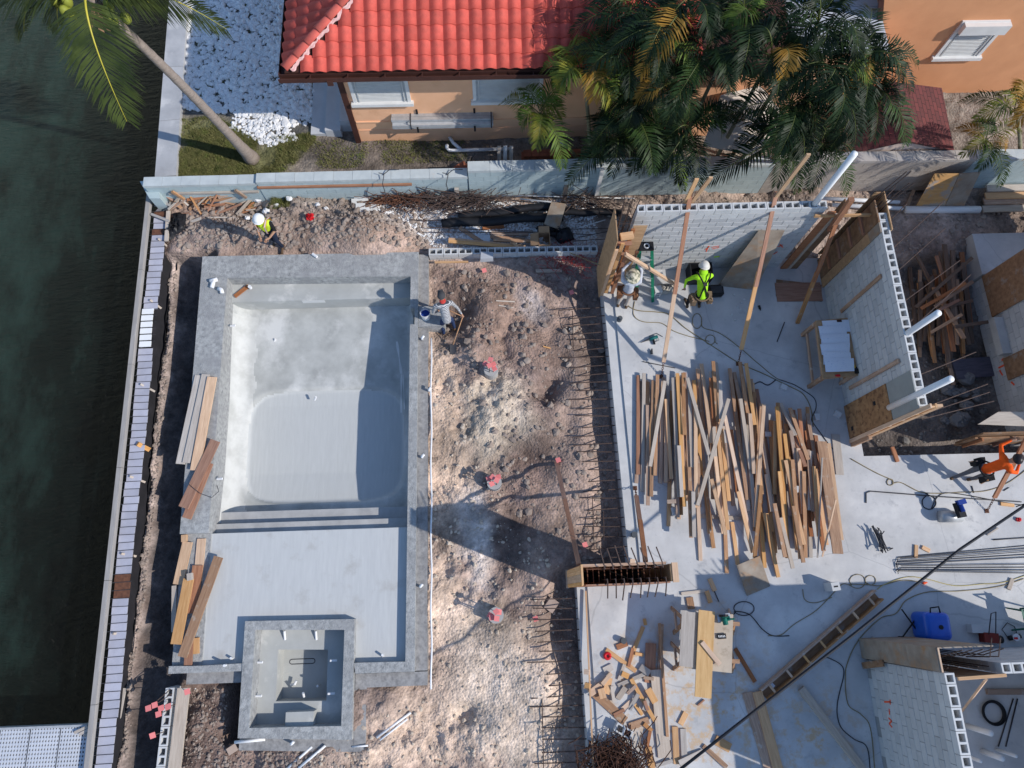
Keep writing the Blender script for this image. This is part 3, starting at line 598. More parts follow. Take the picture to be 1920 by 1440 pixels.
# lower footing ledge on the garden side
mb = MB(); x0 = P(797,480,-.16).x
mb.prism([(oTR[0]+.002, 9.1), (oBR[0]+.002, -1.62), (oBR[0]+.27, -1.62), (oTR[0]+.25, 9.1)], -1.3, -.16)
mb.prism([(sOut[1][0]+.002, -1.64), (sOut[1][0]+.002, sOut[1][1]-.28), (sOut[1][0]+.27, sOut[1][1]-.28), (sOut[1][0]+.27, -1.94), (oBR[0]+.27, -1.94), (oBR[0]+.27,-1.64)], -1.3, -.165)
mb.prism([(sOut[0][0]-.02, sOut[0][1]-.002), (sOut[0][0]-.02, sOut[0][1]-.28), (sOut[1][0]+.0, sOut[1][1]-.28), (sOut[1][0]+.0, sOut[1][1]-.002)], -1.3, -.17)
mb.build('footing_ledge', ledgeM, pool)
a = P(785,575,-.02); mb = MB(); mb.bb(oE0[0]+.005, oE1[1]-.06, -1.2, oE0[0]+.70, oE0[1]+.06, -.03); mb.build('skimmer_pad', copeM, pool)
mb = MB(); mb.prism([(sOut[0][0]-1.35, oBL[1]-.002),(sOut[0][0]-1.35, oBL[1]-.26),(sOut[0][0]-.005, oBL[1]-.26),(sOut[0][0]-.005, oBL[1]-.002)], -1.2, -.2); mb.build('footing_ledge', ledgeM, pool)
# things lying on and round the pool
def pvc_piece(name, pts, r, label, group=None, smooth=True, m=pvcM):
    mb = MB(); mb.tube(pts, r, 10); return mb.build(name, m, None, smooth, label, 'pipe', group)
c = P(400,533,.05)
f1 = MB(); f1.tube([c+Vector((-.10,.10,0)), c+Vector((.10,.14,0))], .055, 12); f1.tube([c+Vector((0,.12,0)), c+Vector((-.03,-.10,0))], .055, 12); f1.build('pipe_fitting', pvcM, None, True, 'white plastic tee fitting lying on the pool coping', 'pipe fitting')
c = P(410,546,.05); f1 = MB(); f1.tube([c+Vector((-.02,.08,0)), c+Vector((.07,.04,0)), c+Vector((.10,-.06,0))], .055, 12); f1.build('pipe_fitting', pvcM, None, True, 'curved white plastic elbow fitting on the pool coping', 'pipe fitting')
c = P(586,476,.04); f1 = MB(); f1.tube([c, c+Vector((.13,-.10,0))], .04, 10); f1.build('pipe_fitting', pvcM, None, False, 'short white pipe offcut at the back edge of the pool', 'pipe fitting')
board('board_offcut', P(440,556,-.40), P(466,536,-.38), .10, .04, redM, label='short reddish offcut of wood on the pool bench', cat='board')
c = P(470,540,-.36); f1 = MB(); f1.tube([c, c+Vector((0,.0,.10))], .045, 12); f1.build('pipe_offcut', pvcM, None, False, 'round white pipe offcut at the end of the reddish board', 'pipe')
for (px,py,lab) in ((514,642,'small white pipe stub on the upper slope of the pool floor'),(590,750,'small white pipe stub low on the pool floor beside the curved edge')):
    c = P(px,py,-1.08); f1 = MB(); f1.tube([c, c+Vector((.06,.06,.1))], .028, 8); f1.build('pipe_stub', pvcM, None, False, lab, 'pipe')
# bucket on the pad
c = P(799,594,-.03); f1 = MB()
bk = thing('bucket', c, 'white plastic bucket with blue inside beside the man in the striped shirt', 'bucket')
n_=20; pts=[]; f1.tube([c, c+Vector((0,0,.02))], .115, n_)
rim=[(.115,0),(.135,.30),(.125,.30),(.105,.03)]
vs=[];fs=[]
for r_,z_ in rim:
    for i in range(n_): vs.append(c+Vector((r_*math.cos(2*math.pi*i/n_), r_*math.sin(2*math.pi*i/n_), z_)))
for k_ in range(3):
    for i in range(n_): fs.append((k_*n_+i,k_*n_+(i+1)%n_,(k_+1)*n_+(i+1)%n_,(k_+1)*n_+i))
f1.add(vs,fs); f1.build('pail', pvcM, bk, False)
f2 = MB(); f2.tube([c+Vector((0,0,.16)), c+Vector((0,0,.2))], .115, n_); f2.build('contents', blueM, bk)
f3 = MB(); f3.tube([c+Vector((.135*math.cos(t),.135*math.sin(t)*.95-.02,.30+.02)) for t in [math.pi*i/10 for i in range(11)]], .006, 6); f3.build('handle', darkBarM, bk)
# pool-side pipes on the ground
def gp(px, py, lift=.03, z=-.3):
    q = P(px, py, z)
    for _ in range(3): q = P(px, py, ground_z(q.x, q.y) + lift)
    return q
for (a,b_,r,lab) in (((803,640),(800,1290),.022,'long white pipe running along the garden side of the pool'),((706,1383),(770,1336),.03,'white pipe half buried in sand pointing at the spa corner'),((712,1388),(764,1348),.022,'thinner white pipe half buried in sand beside the spa'),((540,1440),(585,1400),.03,'white pipe stub at the bottom edge below the spa'),((560,1440),(610,1398),.03,'second white pipe stub at the bottom edge below the spa'),((440,1392),(497,1386),.035,'white pipe lying on the footing below the spa'),((365,1290),(440,1289),.025,'white pipe running over the dark hole beside the spa'),((660,1400),(690,1398),.02,'thin white pipe under the spa corner')):
    p0, p1 = gp(*a), gp(*b_); N = max(2, int((p1-p0).length/.25)); pts=[gp(a[0]+(b_[0]-a[0])*i/N, a[1]+(b_[1]-a[1])*i/N) for i in range(N+1)] if lab.startswith('long') else [p0,p1]
    if lab.startswith('long'): pts=[Vector((oTR[0]+.33+.012*math.sin(i*.9), q.y, -.13)) for i,q in enumerate(pts)]
    if 'footing' in lab: pts=[P(a[0],a[1],-.13),P(b_[0],b_[1],-.13)]
    pvc_piece('pvc_pipe', pts, r, lab)
for (px,py,lab) in ((792,637,'white pipe cap on the ledge below the bucket'),(792,858,'white pipe elbow on the ledge halfway along the pool'),(789,1100,'white pipe elbow on the ledge beside the sun shelf'),(549,1393,'white pipe elbow below the spa'),(805,733,'white pipe end sticking from the sandy bank')):
    c = P(px,py,-.14); f1=MB(); f1.tube([c,c+Vector((.0,.0,.12)),c+Vector((.06,.05,.16))],.034,10); f1.build('pipe_fitting',pvcM,None,True,lab,'pipe fitting')

# boards on the left coping
def stackb(name, a, b_, w_, t_, m_, label, z, group='planks laid along the pool edge'):
    board(name, P(a[0],a[1],z), P(b_[0],b_[1],z), w_, t_, m_, label=label, cat='board', group=group)
stackb('plank',(374,704),(338,870),.22,.035,greyWoodM,'longest grey plank lying on the left pool edge',.02)
stackb('plank',(386,702),(350,868),.20,.035,greyWoodM,'grey plank partly under the yellow plank on the pool edge',.056)
stackb('plank',(398,707),(366,882),.24,.04,pineM,'bright yellow pine plank on top of the grey planks',.096)
stackb('plank',(399,707),(384,815),.10,.04,oldM,'narrow brown plank against the yellow plank',.056)
stackb('plank',(404,826),(344,952),.25,.04,redM,'dark red plank tied in a bundle on the pool edge',.12)
stackb('plank',(392,868),(350,972),.22,.04,redM,'dark red plank under the tied bundle on the pool edge',.075)
mb = MB(); c0,c1=P(354,908,.15),P(375,925,.15); mb.tube([c0,(c0+c1)/2+Vector((0,0,.02)),c1,c1+Vector((.25,-.1,-.1)),c1+Vector((.4,.05,-.12)),c1+Vector((.35,.2,-.12))],.008,5); mb.build('tie_wire',darkBarM,None,False,'thin wire tied round the dark red planks','wire')
for i,(a,b_,w_,m_,lab,z) in enumerate((((352,1016),(334,1096),.24,pineM,'yellow pine plank at the head of the lower plank heap',-.10),((378,1010),(371,1090),.20,pineM,'pale yellow plank on the right of the lower plank heap',-.14),((371,1060),(360,1150),.24,redM,'dark grained plank in the middle of the lower heap',-.10),((410,1044),(342,1232),.22,oldM,'long reddish plank lying diagonally across the lower heap',.0),((354,1085),(330,1208),.24,pineM,'wide tan plank on top of the lower heap',.02),((327,1098),(326,1185),.11,greyWoodM,'narrow grey plank at the left of the lower heap',-.13),((356,1180),(352,1262),.18,redM,'dark plank end below the lower heap',-.06),((368,1196),(368,1226),.14,pineM,'small yellow board beside the lower heap',-.14))):
    stackb('plank',a,b_,w_,.04,m_,lab,z)
board('wood_block', P(346,1003,-.1), P(346,1016,-.1), .12, .10, pineM, label='small yellow wood block at the head of the lower plank heap', cat='wood block')
board('wood_block', P(356,1075,.06), P(357,1088,.06), .12, .09, greyWoodM, label='grey wood block on the wide tan plank', cat='wood block')
# north-west low block wall, spa corner
# ================================================================ WATER EDGE, BOUNDARY WALL
rT, rB = P(283,345,-.08), P(168,1410,-.08); rB2 = rT + (rB-rT)*1.12
sf = thing('seawall_form', ((rT.x+rB.x)/2, (rT.y+rB.y)/2, -1.2), 'long seawall form with grey rail, closely spaced crossbars and lavender panels above dark water', 'seawall form')
N = 6
for i in range(N): board('rail', rT.lerp(rB2, i/N), rT.lerp(rB2, (i+1)/N - .0006), .11, .14, sealM, sf)
dirn = (rB2-rT).normalized(); perp = Vector((-dirn.y, dirn.x, 0)); perp = perp if perp.x > 0 else -perp
Ltot = (rB2-rT).length; sp = .186; k = 0
pan_me = MB().box((0,0,0), (.181, .36, .03)).mesh('panel', lavM)
bar_me = MB().box((0,0,0), (.012, .50, .014)).mesh('crossbar', darkBarM)
whitePanM = mat('white_panel', (.86,.86,.85), (.78,.78,.78), rough=.5)
wp_me = MB().box((0,0,0), (.15, .30, .03)).mesh('panel', whitePanM)
rustPan = MB().box((0,0,0), (.181, .36, .03)).mesh('panel', rustM)
ang = math.atan2(dirn.y, dirn.x)
while k*sp < Ltot - .2:
    s_ = .1 + k*sp; c = rT + dirn*s_; fr = s_/Ltot; py_ = 345 + 1180*fr
    wob = .014*math.sin(k*.21) + random.uniform(-.006,.006)
    Mx = Matrix.Translation(c + perp*(.26+wob) + Vector((0,0,-.082))) @ Matrix.Rotation(ang + random.uniform(-.03,.03), 4, 'Z')
    place('crossbar', bar_me, Mx, sf)
    ps = P(300,620,-.1)
    if 1120 < py_ < 1160: me = rustPan
    elif 612 < py_ < 690: me = wp_me
    elif py_ < 455 and k % 3 == 1: me = rustPan
    else: me = pan_me
    if not (py_ < 400 and k % 2):
        z_ = -.10 if me is not wp_me else -.02
        place('panel', me, Matrix.Translation(c + dirn*sp*.5 + perp*(.30+wob*1.3+random.uniform(-.01,.01)) + Vector((0,0,z_))) @ Matrix.Rotation(ang + random.uniform(-.012,.012), 4, 'Z'), sf)
    k += 1
for fr in (.015,.03,.06): board('brace_rail', rT + dirn*Ltot*fr + perp*.1, rT + dirn*Ltot*fr + perp*.62 + dirn*.25, .07, .06, sealM, sf)
# sheet pile face under the form
mb = MB(); a, b_ = rT + perp*.12, rB2 + perp*.12
for i in range(60):
    p0 = a.lerp(b_, i/60); p1 = a.lerp(b_, (i+.5)/60); p2 = a.lerp(b_, (i+1)/60)
    d = perp*.1
    mb.add([(p0.x,p0.y,-3),(p1.x+d.x,p1.y+d.y,-3),(p2.x,p2.y,-3),(p0.x,p0.y,-.22),(p1.x+d.x,p1.y+d.y,-.22),(p2.x,p2.y,-.22)], [(0,1,4,3),(1,2,5,4)])
mb.build('sheet_pile', mat('sheet_pile', (.20,.20,.24), (.14,.14,.17), rough=.6), sf)
# black filter fabric sagging between form and bank
def fab(u, v):
    y = 9.6 + (-6.0-9.6)*v; xl = float(railx(y)) + .40; xr = float(xberm(y)) - .06 + .04*math.sin(v*40) + .05*math.sin(v*17)
    if y > 9.0: xr = xl + .3
    x = xl + (max(xr, xl+.08)-xl)*u; z = -.22 - .55*math.sin(math.pi*min(u,.62)/1.24)*1.0 + .02*math.sin(v*170+u*5) + .015*math.sin(u*14+v*60)
    return (x, y, z + (.14*(u-.62)/.38 if u > .62 else 0))
mb = MB(); mb.grid(fab, 14, 260); mb.build('filter_fabric', fabricM, None, True, 'black filter fabric hanging between the seawall form and the stony bank', 'fabric')
for i,(a,b_,lab) in enumerate((((296,447),(318,466),'tie board nearest the crumpled black fabric by the teal wall'),((281,562),(302,578),'tie board crossing the black fabric beside the pool corner'),((263,720),(290,734),'tie board crossing the black fabric beside the grey planks'),((243,893),(272,904),'tie board crossing the black fabric beside the pool steps'),((227,1038),(255,1043),'tie board crossing the black fabric beside the lower plank heap'),((212,1188),(237,1188),'tie board crossing the black fabric near the dock'))):
    board('tie_board', P(a[0],a[1],-.1), P(b_[0],b_[1],-.45), .05, .04, greyWoodM, up=(0,0,1), label=lab, cat='board', group='tie boards across the filter fabric')
board('stake', P(258,832,-.08), P(280,843,-.4), .11, .06, pineM, label='short bright wooden stake lying across the black fabric', cat='stake')
board('edge_board', P(232,1290,-.5), P(200,1460,-.5), .12, .04, greyWoodM, label='pale board standing along the bank beside the dock', cat='board')
board('edge_board', P(316,396,-.1), P(312,452,-.1), .10, .05, greyWoodM, label='upright pale board beside the crumpled black fabric', cat='board')
# crumpled black fabric heap
def lump(name, pts, m_, label, cat, amp=.06, seed=1, smooth=True, n=26):
    pts = [Vector(p) for p in pts]; r = np.random.RandomState(seed); mb = MB()
    cx = sum(p.x for p in pts)/len(pts); cy = sum(p.y for p in pts)/len(pts)
    K = len(pts); rings = 6; vs = []; 
    for i in range(rings+1):
        t = 1 - i/rings
        for j in range(n):
            u = j/n*K; a0 = pts[int(u)%K]; a1 = pts[(int(u)+1)%K]; p = a0.lerp(a1, u-int(u))
            x = cx+(p.x-cx)*t; y = cy+(p.y-cy)*t; h = (1-t**3)*amp*2 + r.uniform(-amp,amp)*(1 if 0<i else .1)
            vs.append((x + r.uniform(-.02,.02), y + r.uniform(-.02,.02), p.z + h))
    fs = [(i*n+j, i*n+(j+1)%n, (i+1)*n+(j+1)%n, (i+1)*n+j) for i in range(rings) for j in range(n)]
    mb.add(vs, fs); return mb.build(name, m_, None, smooth, label, cat)
lump('crumpled_sheet', [P(a,b_,-.25) for a,b_ in ((330,398),(352,400),(353,430),(335,440),(318,452),(300,446),(322,428))], blackM, 'crumpled black plastic sheet by the corner of the teal wall', 'sheet', .09, 3)

# dock platform of perforated panels
dk = thing('dock_platform', P(60,1410,-.3), 'light grey perforated dock decking in the lower left corner', 'dock')
dM = mat('grey_deck_grating', (.60,.62,.66), (.46,.48,.53), rough=.6, scale=2, bump=.1)
dx0, dy1 = P(0,1366,-.2).x - 2.0, P(80,1366,-.2).y; dx1 = P(166,1400,-.2).x
npan = 6; pw = (dx1-dx0)/npan
for i in range(npan):
    mb = MB(); x0 = dx0+i*pw+.006; x1 = dx0+(i+1)*pw-.006; y0 = dy1-2.6
    ncol = max(1, int((x1-x0)/.065)); cw = (x1-x0)/ncol
    for c_ in range(ncol+1): mb.bb(x0+c_*cw-.016, y0, -.24, x0+c_*cw+.016, dy1, -.2)
    nr = int((dy1-y0)/.085)
    for r_ in range(nr+1): mb.bb(x0, y0+r_*.085-.022, -.238, x1, y0+r_*.085+.022, -.203)
    mb.build('deck_panel', dM, dk)
mb = MB(); mb.bb(dx0, dy1+.001, -.42, dx1, dy1+.05, -.19); mb.bb(dx1+.001, dy1-2.6, -.42, dx1+.06, dy1+.05, -.19)
for x_ in (dx0+.4, dx1-.3): mb.bb(x_-.08, dy1-.7, -3, x_+.08, dy1-.54, -.245)
mb.build('deck_frame', alumM, dk)
for i in range(3): board('driftwood', P(140+i*9,1374+i*3,-.15), P(165+i*4,1362+i*5,-.15), .06, .04, greyWoodM, label=('left','middle','right')[i]+' weathered stick of three on the dock corner', cat='stick', group='sticks on the dock corner')

# boundary wall, painted pale teal
def teal_wall(label, xa, ya, xb, yb, zbase, ztop, th, ncap, seed, tealM=tealM, tealTopM=tealTopM):
    t = thing('boundary_wall', ((xa+xb)/2, (ya+yb)/2, zbase), label, 'wall'); t['kind'] = 'thing'
    A = Vector((xa,ya,0)); B = Vector((xb,yb,0)); d = (B-A).normalized(); nrm = Vector((-d.y, d.x, 0)); Lw = (B-A).length
    courses = int(round((ztop-.1-zbase)/.2)); ch = (ztop-.1-zbase)/courses; bl = .41
    mb = MB(); q = [A+nrm*.006, B+nrm*.006, B+nrm*(th-.006), A+nrm*(th-.006)]; mb.prism([tuple(p[:2]) for p in q], zbase, ztop-.1); mb.build('wall_core', tealM, t)
    bmesh_ = MB().box((0,0,0), (bl-.008, .02, ch-.008)).mesh('block', tealM)
    cnt = 0
    for c in range(courses):
        off = (bl/2 if c % 2 else 0)
        s = -off
        while s < Lw:
            s0 = max(s, 0); s1 = min(s+bl, Lw)
            if s1-s0 > .1:
                if s1-s0 > bl-.01: me = bmesh_
                else: me = board_mesh(s1-s0-.008, .02, ch-.008, tealM)
                p = A + d*(s0+s1)/2 + Vector((0,0,zbase+ch*(c+.5))); Mx = Matrix.Translation(p - nrm*.002) @ Matrix.Rotation(math.atan2(d.y,d.x), 4, 'Z'); place('block', me, Mx, t); cnt += 1
            s += bl
    for i in range(ncap):
        s0 = Lw*i/ncap; s1 = Lw*(i+1)/ncap-.006
        q = [A+d*s0-nrm*.025, A+d*s1-nrm*.025, A+d*s1+nrm*(th+.02), A+d*s0+nrm*(th+.02)]; mb = MB(); mb.prism([tuple(p[:2]) for p in q], ztop-.1, ztop+random.uniform(-.004,.004)); mb.build('capstone', tealTopM, t)
    return t
wz = -.35
tw1 = teal_wall('low pale teal block wall section from the seawall to the first step', PX(300,376,wz), 10.98, PX(503,370,wz), 10.99, wz, .62, .24, 6, 1)
tw2 = teal_wall('pale teal block wall section with a long brown batten along it', PX(503.5,370,wz), 10.97, PX(880,362,wz), 11.0, wz, .70, .24, 11, 2)
tw3 = teal_wall('taller pale teal block wall section behind the rebar heaps', PX(881,362,wz), 10.98, PX(1115,362,wz), 10.99, wz, 1.0, .26, 6, 3)
tw4 = teal_wall('tall pale teal block wall section below the dark palm cluster', PX(1117,362,wz), 10.96, PX(1420,362,wz), 10.93, wz, 1.05, .26, 8, 4)
tw5 = teal_wall('stained pale wall section behind the leaning plywood', PX(1421,362,wz), 10.94, PX(1770,360,wz), 10.9, wz, 1.15, .26, 10, 5, mat('patched_render',(.43,.385,.345),(.33,.295,.265),scale=2,bump=.3,stain=(.60,.56,.48),stain_scale=1.6,stain_lo=.56,stain_hi=.66), mat('patched_cap',(.48,.45,.42),(.38,.35,.33),scale=2,bump=.3))
tw6 = teal_wall('pale teal wall section at the right edge behind stacked lumber', PX(1772,360,wz), 10.92, 16.5, 10.85, wz, 1.15, .26, 9, 6)
mb = MB(); a = P(262,345,-.1); mb.prism([tuple(P(x_,y_,.3)[:2]) for x_,y_ in ((262,340),(296,337),(300,372),(280,372))], -1.4, .3); mb.build('wall_end_block', tealM, None, False, 'pale teal concrete end block where the wall meets the water', 'wall', None, 'thing')
for (a,b_,z,w_,m_,lab) in (((483,347),(772,344),.45,.09,redM,'long brown batten fixed along the teal wall'),((318,355),(485,355),.25,.07,greyWoodM,'thin grey batten fixed to the low teal wall')):
    p0 = P(a[0],a[1],z); p1 = P(b_[0],b_[1],z); y_ = 10.94
    board('batten', (p0.x,y_,z), (p1.x,y_,z), .05, .07, m_, label=lab, cat='batten')
for px,lab in ((333,'left short wood cleat across the grey batten'),(450,'right short wood cleat across the grey batten')):
    p0 = P(px,355,.25); board('cleat', (p0.x-.06,10.90,.42), (p0.x+.1,10.90,.02), .08, .05, oldM, up=(0,1,0), label=lab, cat='cleat')
for px,m_,lab in ((857,greyWoodM,'small grey block leaning on the teal wall'),(1060,oldM,'short brown post leaning on the tall teal wall')):
    p0 = P(px,357,.0); board('post', (p0.x,10.86,-.3), (p0.x,10.9,.25), .12, .08, m_, up=(0,1,0), label=lab, cat='post')
for (px,lab) in ((718,'twisted wires over the cap of the low teal wall'),(837,'single wire hanging over the teal wall')):
    c = P(px,328,.72); mb = MB(); mb.tube([c+Vector((-.1,0,.1)), c+Vector((.05,-.05,.12)), c+Vector((.0,-.3,.02)), c+Vector((.02,-.36,-.2)), c+Vector((.0,-.36,-.6))], .012, 5); mb.tube([c, c+Vector((.2,.1,.1)), c+Vector((.45,.12,.06))], .012, 5); mb.build('wire', darkBarM, None, False, lab, 'wire')
# white pilaster on the tall wall
p0 = P(1120,355,0); mb = MB(); mb.bb(p0.x-.05, 10.86, -.35, p0.x+.05, 10.955, 1.06); mb.build('wall_post', whiteM, None, False, 'slim white post on the tall teal wall', 'post')
# ================================================================ BLOCK WALLS AND FORMWORK
BL, BH, BT = .4064, .1905, .194
def hollow(L, m_, h=BH-.010):
    mb = MB(); t = .034; hz_ = h/2
    mb.bb(-L/2, -BT/2, -hz_, L/2, -BT/2+t, hz_); mb.bb(-L/2, BT/2-t, -hz_, L/2, BT/2, hz_)
    webs = ((-L/2, -L/2+t), (-t*.6, t*.6), (L/2-t, L/2)) if L > .3 else ((-L/2, -L/2+t), (L/2-t, L/2))
    for a, b_ in webs: mb.bb(a, -BT/2+t, -hz_, b_, BT/2-t, hz_)
    return mb.mesh('block', m_)
def solid(L, m_, h=BH-.010):
    # block with small chamfers on its edges
    c = .006; bm = bmesh.new(); bmesh.ops.create_cube(bm, size=1); bmesh.ops.scale(bm, vec=(L, BT, h), verts=bm.verts)
    bmesh.ops.bevel(bm, geom=bm.edges[:], offset=c, segments=1, affect='EDGES'); me = bpy.data.meshes.new('block'); bm.to_mesh(me); bm.free(); me.materials.append(m_); return me
FULL, HALF = solid(BL-.010, cmuM), solid(BL/2-.010, cmuM)
HFULL, HHALF = hollow(BL-.010, cmuTopM), hollow(BL/2-.010, cmuTopM)
def cmu_wall(label, O, d, nrm, nblk, courses, zb=0., skip=(), hollow_top=2, name='block_wall'):
    O = Vector(O); d = Vector(d).normalized(); nrm = Vector(nrm).normalized()
    t = thing(name, O + d*(nblk*BL/2) + nrm*BT/2 + Vector((0,0,zb)), label, 'wall'); t['kind'] = 'thing'
    A = O + nrm*.010; L_ = nblk*BL
    q = [A + d*.01, A + d*(L_-.01), A + d*(L_-.01) + nrm*(BT-.02), A + d*.01 + nrm*(BT-.02)]
    zt = zb + (courses-hollow_top)*BH - .004
    if zt > zb: mb = MB(); mb.prism([tuple(p[:2]) for p in q], zb, zt); mb.build('mortar', mortM, t)
    R = Matrix((d, nrm, (0,0,1))).transposed().to_4x4()
    for c in range(courses):
        pos = []; s = 0.
        if c % 2: pos.append((BL/4, 1)); s = BL/2
        while s + BL <= L_ + 1e-4: pos.append((s + BL/2, 0)); s += BL
        if s + BL/2 <= L_ + 1e-4: pos.append((s + BL/4, 1))
        for i, (p, half) in enumerate(pos):
            if (c, i) in skip: continue
            hol = c >= courses - hollow_top
            me = (HHALF if half else HFULL) if hol else (HALF if half else FULL)
            M_ = R.copy(); M_.translation = O + d*p + nrm*(BT/2 + random.uniform(-.002,.002)) + Vector((0,0,zb + BH*(c+.5)))
            place('block', me, M_, t)
    return t
wallA = cmu_wall('grey block wall behind the man in the lime hoodie, red chalk on it', (3.40, 8.38, 0), (1,0,0), (0,1,0), 11, 16)
wallB = cmu_wall('grey block wall beside the blueprint table, white pipes rising from it', (9.03, 8.22, 0), (0,-1,0), (1,0,0), 11.5, 16)
wallC = cmu_wall('grey block wall in the lower right with orange marks on it', (8.42, -1.72, 0), (0,-1,0), (1,0,0), 8, 16, skip=((0,0),(0,3),(0,5)))
wallD = cmu_wall('block wall running to the right edge behind the blue compressor tank', (9.55, -1.58, 0), (1,0,0), (0,-1,0), 10, 16)
wallE = cmu_wall('low row of hollow blocks between the pool and the plywood column form', (-1.74, 9.02, 0), (1,-.005,0), (0,1,0), 11.5, 3, zb=-.60, hollow_top=1)
q_ = P(312,1290,-.1); wallF = cmu_wall('short row of hollow blocks at the bank beside the red rebar caps', (q_.x-.03, q_.y, 0), (-.02,-1,0), (1,0,0), 6, 3, zb=-.70, hollow_top=1)
wallG = cmu_wall('shaded block wall at the right edge with red paint marks', (13.55, 7.95, 0), (0,-1,0), (1,0,0), 11.5, 18, zb=-.65)
shadeWallH = cmu_wall('out-of-view block wall closing and shading the lower right room', (12.35, -1.8, 0), (0,-1,0), (1,0,0), 11, 16)  # stands outside the frame, added to keep the room's floor in shade
shadeWallK = cmu_wall('out-of-view block wall added to shade the bluish landing', (15.35, 10.4, 0), (0,-1,0), (1,0,0), 9, 16)  # unseen wall, put in to throw shade over the landing
# plain grey caps filled with mortar on parts of the low wall
board('batten', P(815,492,-.15), P(878,491,-.15), .05, .04, pineM, label='thin batten lying along the low hollow block row', cat='batten')
board('edge_board', P(345,1290,-.1), P(325,1460,-.1), .28, .04, greyWoodM, label='wide pale board laid beside the short block row at the bank', cat='board')
# chalk and spray marks on the walls
def marks(name, strokes, m_, parent, w_=.03):
    mb = MB()
    for a, b_ in strokes: mb.bar(a, b_, w_, .004, up=None if False else (0,0,1)) 
    mb.build(name, m_, parent)
def plane_marks(name, pts, axis, pos, m_, parent, w_=.028):
    mb = MB()
    for (u0,z0,u1,z1) in pts:
        if axis == 'y': mb.bar((u0,pos,z0), (u1,pos,z1), w_, .005, up=(0,1,0))
        else: mb.bar((pos,u0,z0), (pos,u1,z1), w_, .005, up=(1,0,0))
    mb.build(name, m_, parent)
def wallz(px, py, y):   # height on a wall plane y=const seen at a pixel
    lo, hi = -1., 6.
    for _ in range(40):
        m_ = (lo+hi)/2
        if P(px,py,m_).y > y: lo = m_
        else: hi = m_
    return P(px,py,m_)
def wallx(px, py, x):
    lo, hi = -1., 6.
    for _ in range(40):
        m_ = (lo+hi)/2
        if P(px,py,m_).x > x: lo = m_
        else: hi = m_
    return P(px,py,m_)
def wm(px0, py0, px1, py1): a = wallz(px0,py0,8.376); b_ = wallz(px1,py1,8.376); return (a.x, a.z, b_.x, b_.z)
plane_marks('chalk_mark', [wm(1322,468,1330,462), wm(1329,461,1324,472), wm(1334,464,1348,461), wm(1336,467,1348,464)], 'y', 8.376, sprayM, wallA)
plane_marks('chalk_mark', [wm(1458,463,1468,459), wm(1450,477,1458,472), wm(1462,458,1468,464)], 'y', 8.376, sprayM, wallA)
plane_marks('lime_mark', [wm(1339,482,1349,481)], 'y', 8.376, limeM, wallA, .06)
def wx(px0, py0, px1, py1, x): a = wallx(px0,py0,x); b_ = wallx(px1,py1,x); return (a.y, a.z, b_.y, b_.z)
plane_marks('spray_mark', [wx(1658,1316,1670,1316,8.416), wx(1669,1312,1669,1321,8.416), wx(1667,1329,1668,1340,8.416), wx(1666,1346,1672,1352,8.416), wx(1672,1352,1667,1357,8.416), wx(1667,1357,1673,1364,8.416)], 'x', 8.416, sprayM, wallC, .035)
plane_marks('spray_mark', [wx(1878,676,1882,672,13.546), wx(1872,690,1884,684,13.546), wx(1874,694,1880,704,13.546), wx(1890,690,1896,696,13.546), wx(1894,700,1892,712,13.546), wx(1896,716,1902,722,13.546)], 'x', 13.546, sprayM, wallG, .05)
# --- plywood column form at the left end of the lime hoodie wall
cf = thing('column_form', (3.1, 8.0, 0), 'tall open plywood column form the man in the sun hat is working on', 'formwork')
mb = MB(); mb.bb(2.86, 7.62, -.05, 2.885, 8.47, 3.12); mb.build('plywood_panel', plyM, cf)
mb = MB(); mb.bb(3.30, 8.05, 0, 3.62, 8.07, 2.98); mb.build('plywood_panel', plyM, cf)
for (x_,y_,z1) in ((2.93,7.66,2.6),(3.06,7.74,2.75),(3.22,7.72,2.4),(3.30,8.02,2.9)): board('stud', (x_,y_,.0), (x_,y_,z1), .09, .04, pineM if x_ < 3.1 else redM, cf, up=(0,1,0))
for z_ in (.4,.95,1.5,2.05,2.6): board('waler', (2.90,7.82,z_), (3.30,7.82,z_), .09, .04, redM, cf)
board('top_block', (3.0,7.86,2.84), (3.3,7.90,2.84), .16, .09, pineM, cf)
mb = MB()
for i,(x_,y_) in enumerate(((2.98,8.12),(3.10,8.2),(3.2,8.12),(3.04,8.34),(3.18,8.34),(3.26,8.25))): mb.tube([(x_,y_,0),(x_+.02*(i%3-1),y_,3.35),(x_+.06*(i%3-1),y_+.03,3.75)], .012, 5)
for z_ in np.arange(.3,3.3,.3): mb.tube([(2.97,8.11,z_),(3.27,8.11,z_),(3.27,8.35,z_),(2.97,8.35,z_),(2.97,8.11,z_)], .008, 4)
mb.build('rebar_cage', rebarM, cf)
board('brace', wallz(1172,476,7.62), P(1270,536,.25), .09, .06, pineM, label='diagonal timber brace in front of the green stepladder', cat='brace')
# --- forms at the right end of that wall
ef = thing('end_form', (8.15, 8.35, 0), 'dark plank formwork at the right end of the lime hoodie wall', 'formwork')
for x0,x1,m_ in ((7.92,8.10,redM),(8.18,8.38,plyDarkM)): mb = MB(); mb.bb(x0, 8.31, 0, x1, 8.35, 2.95); mb.build('form_plank', m_, ef)
board('spacer', (8.14,8.30,0.05), (8.14,8.30,2.9), .07, .035, greyWoodM, ef, up=(0,1,0))
board('header_board', wallz(1527,405,8.3), wallz(1640,403,8.3), .09, .04, pineM, ef, up=(0,1,0))
mb = MB(); mb.bb(8.39, 8.40, 0, 8.42, 8.7, 2.9); mb.build('form_plank', plyDarkM, ef)
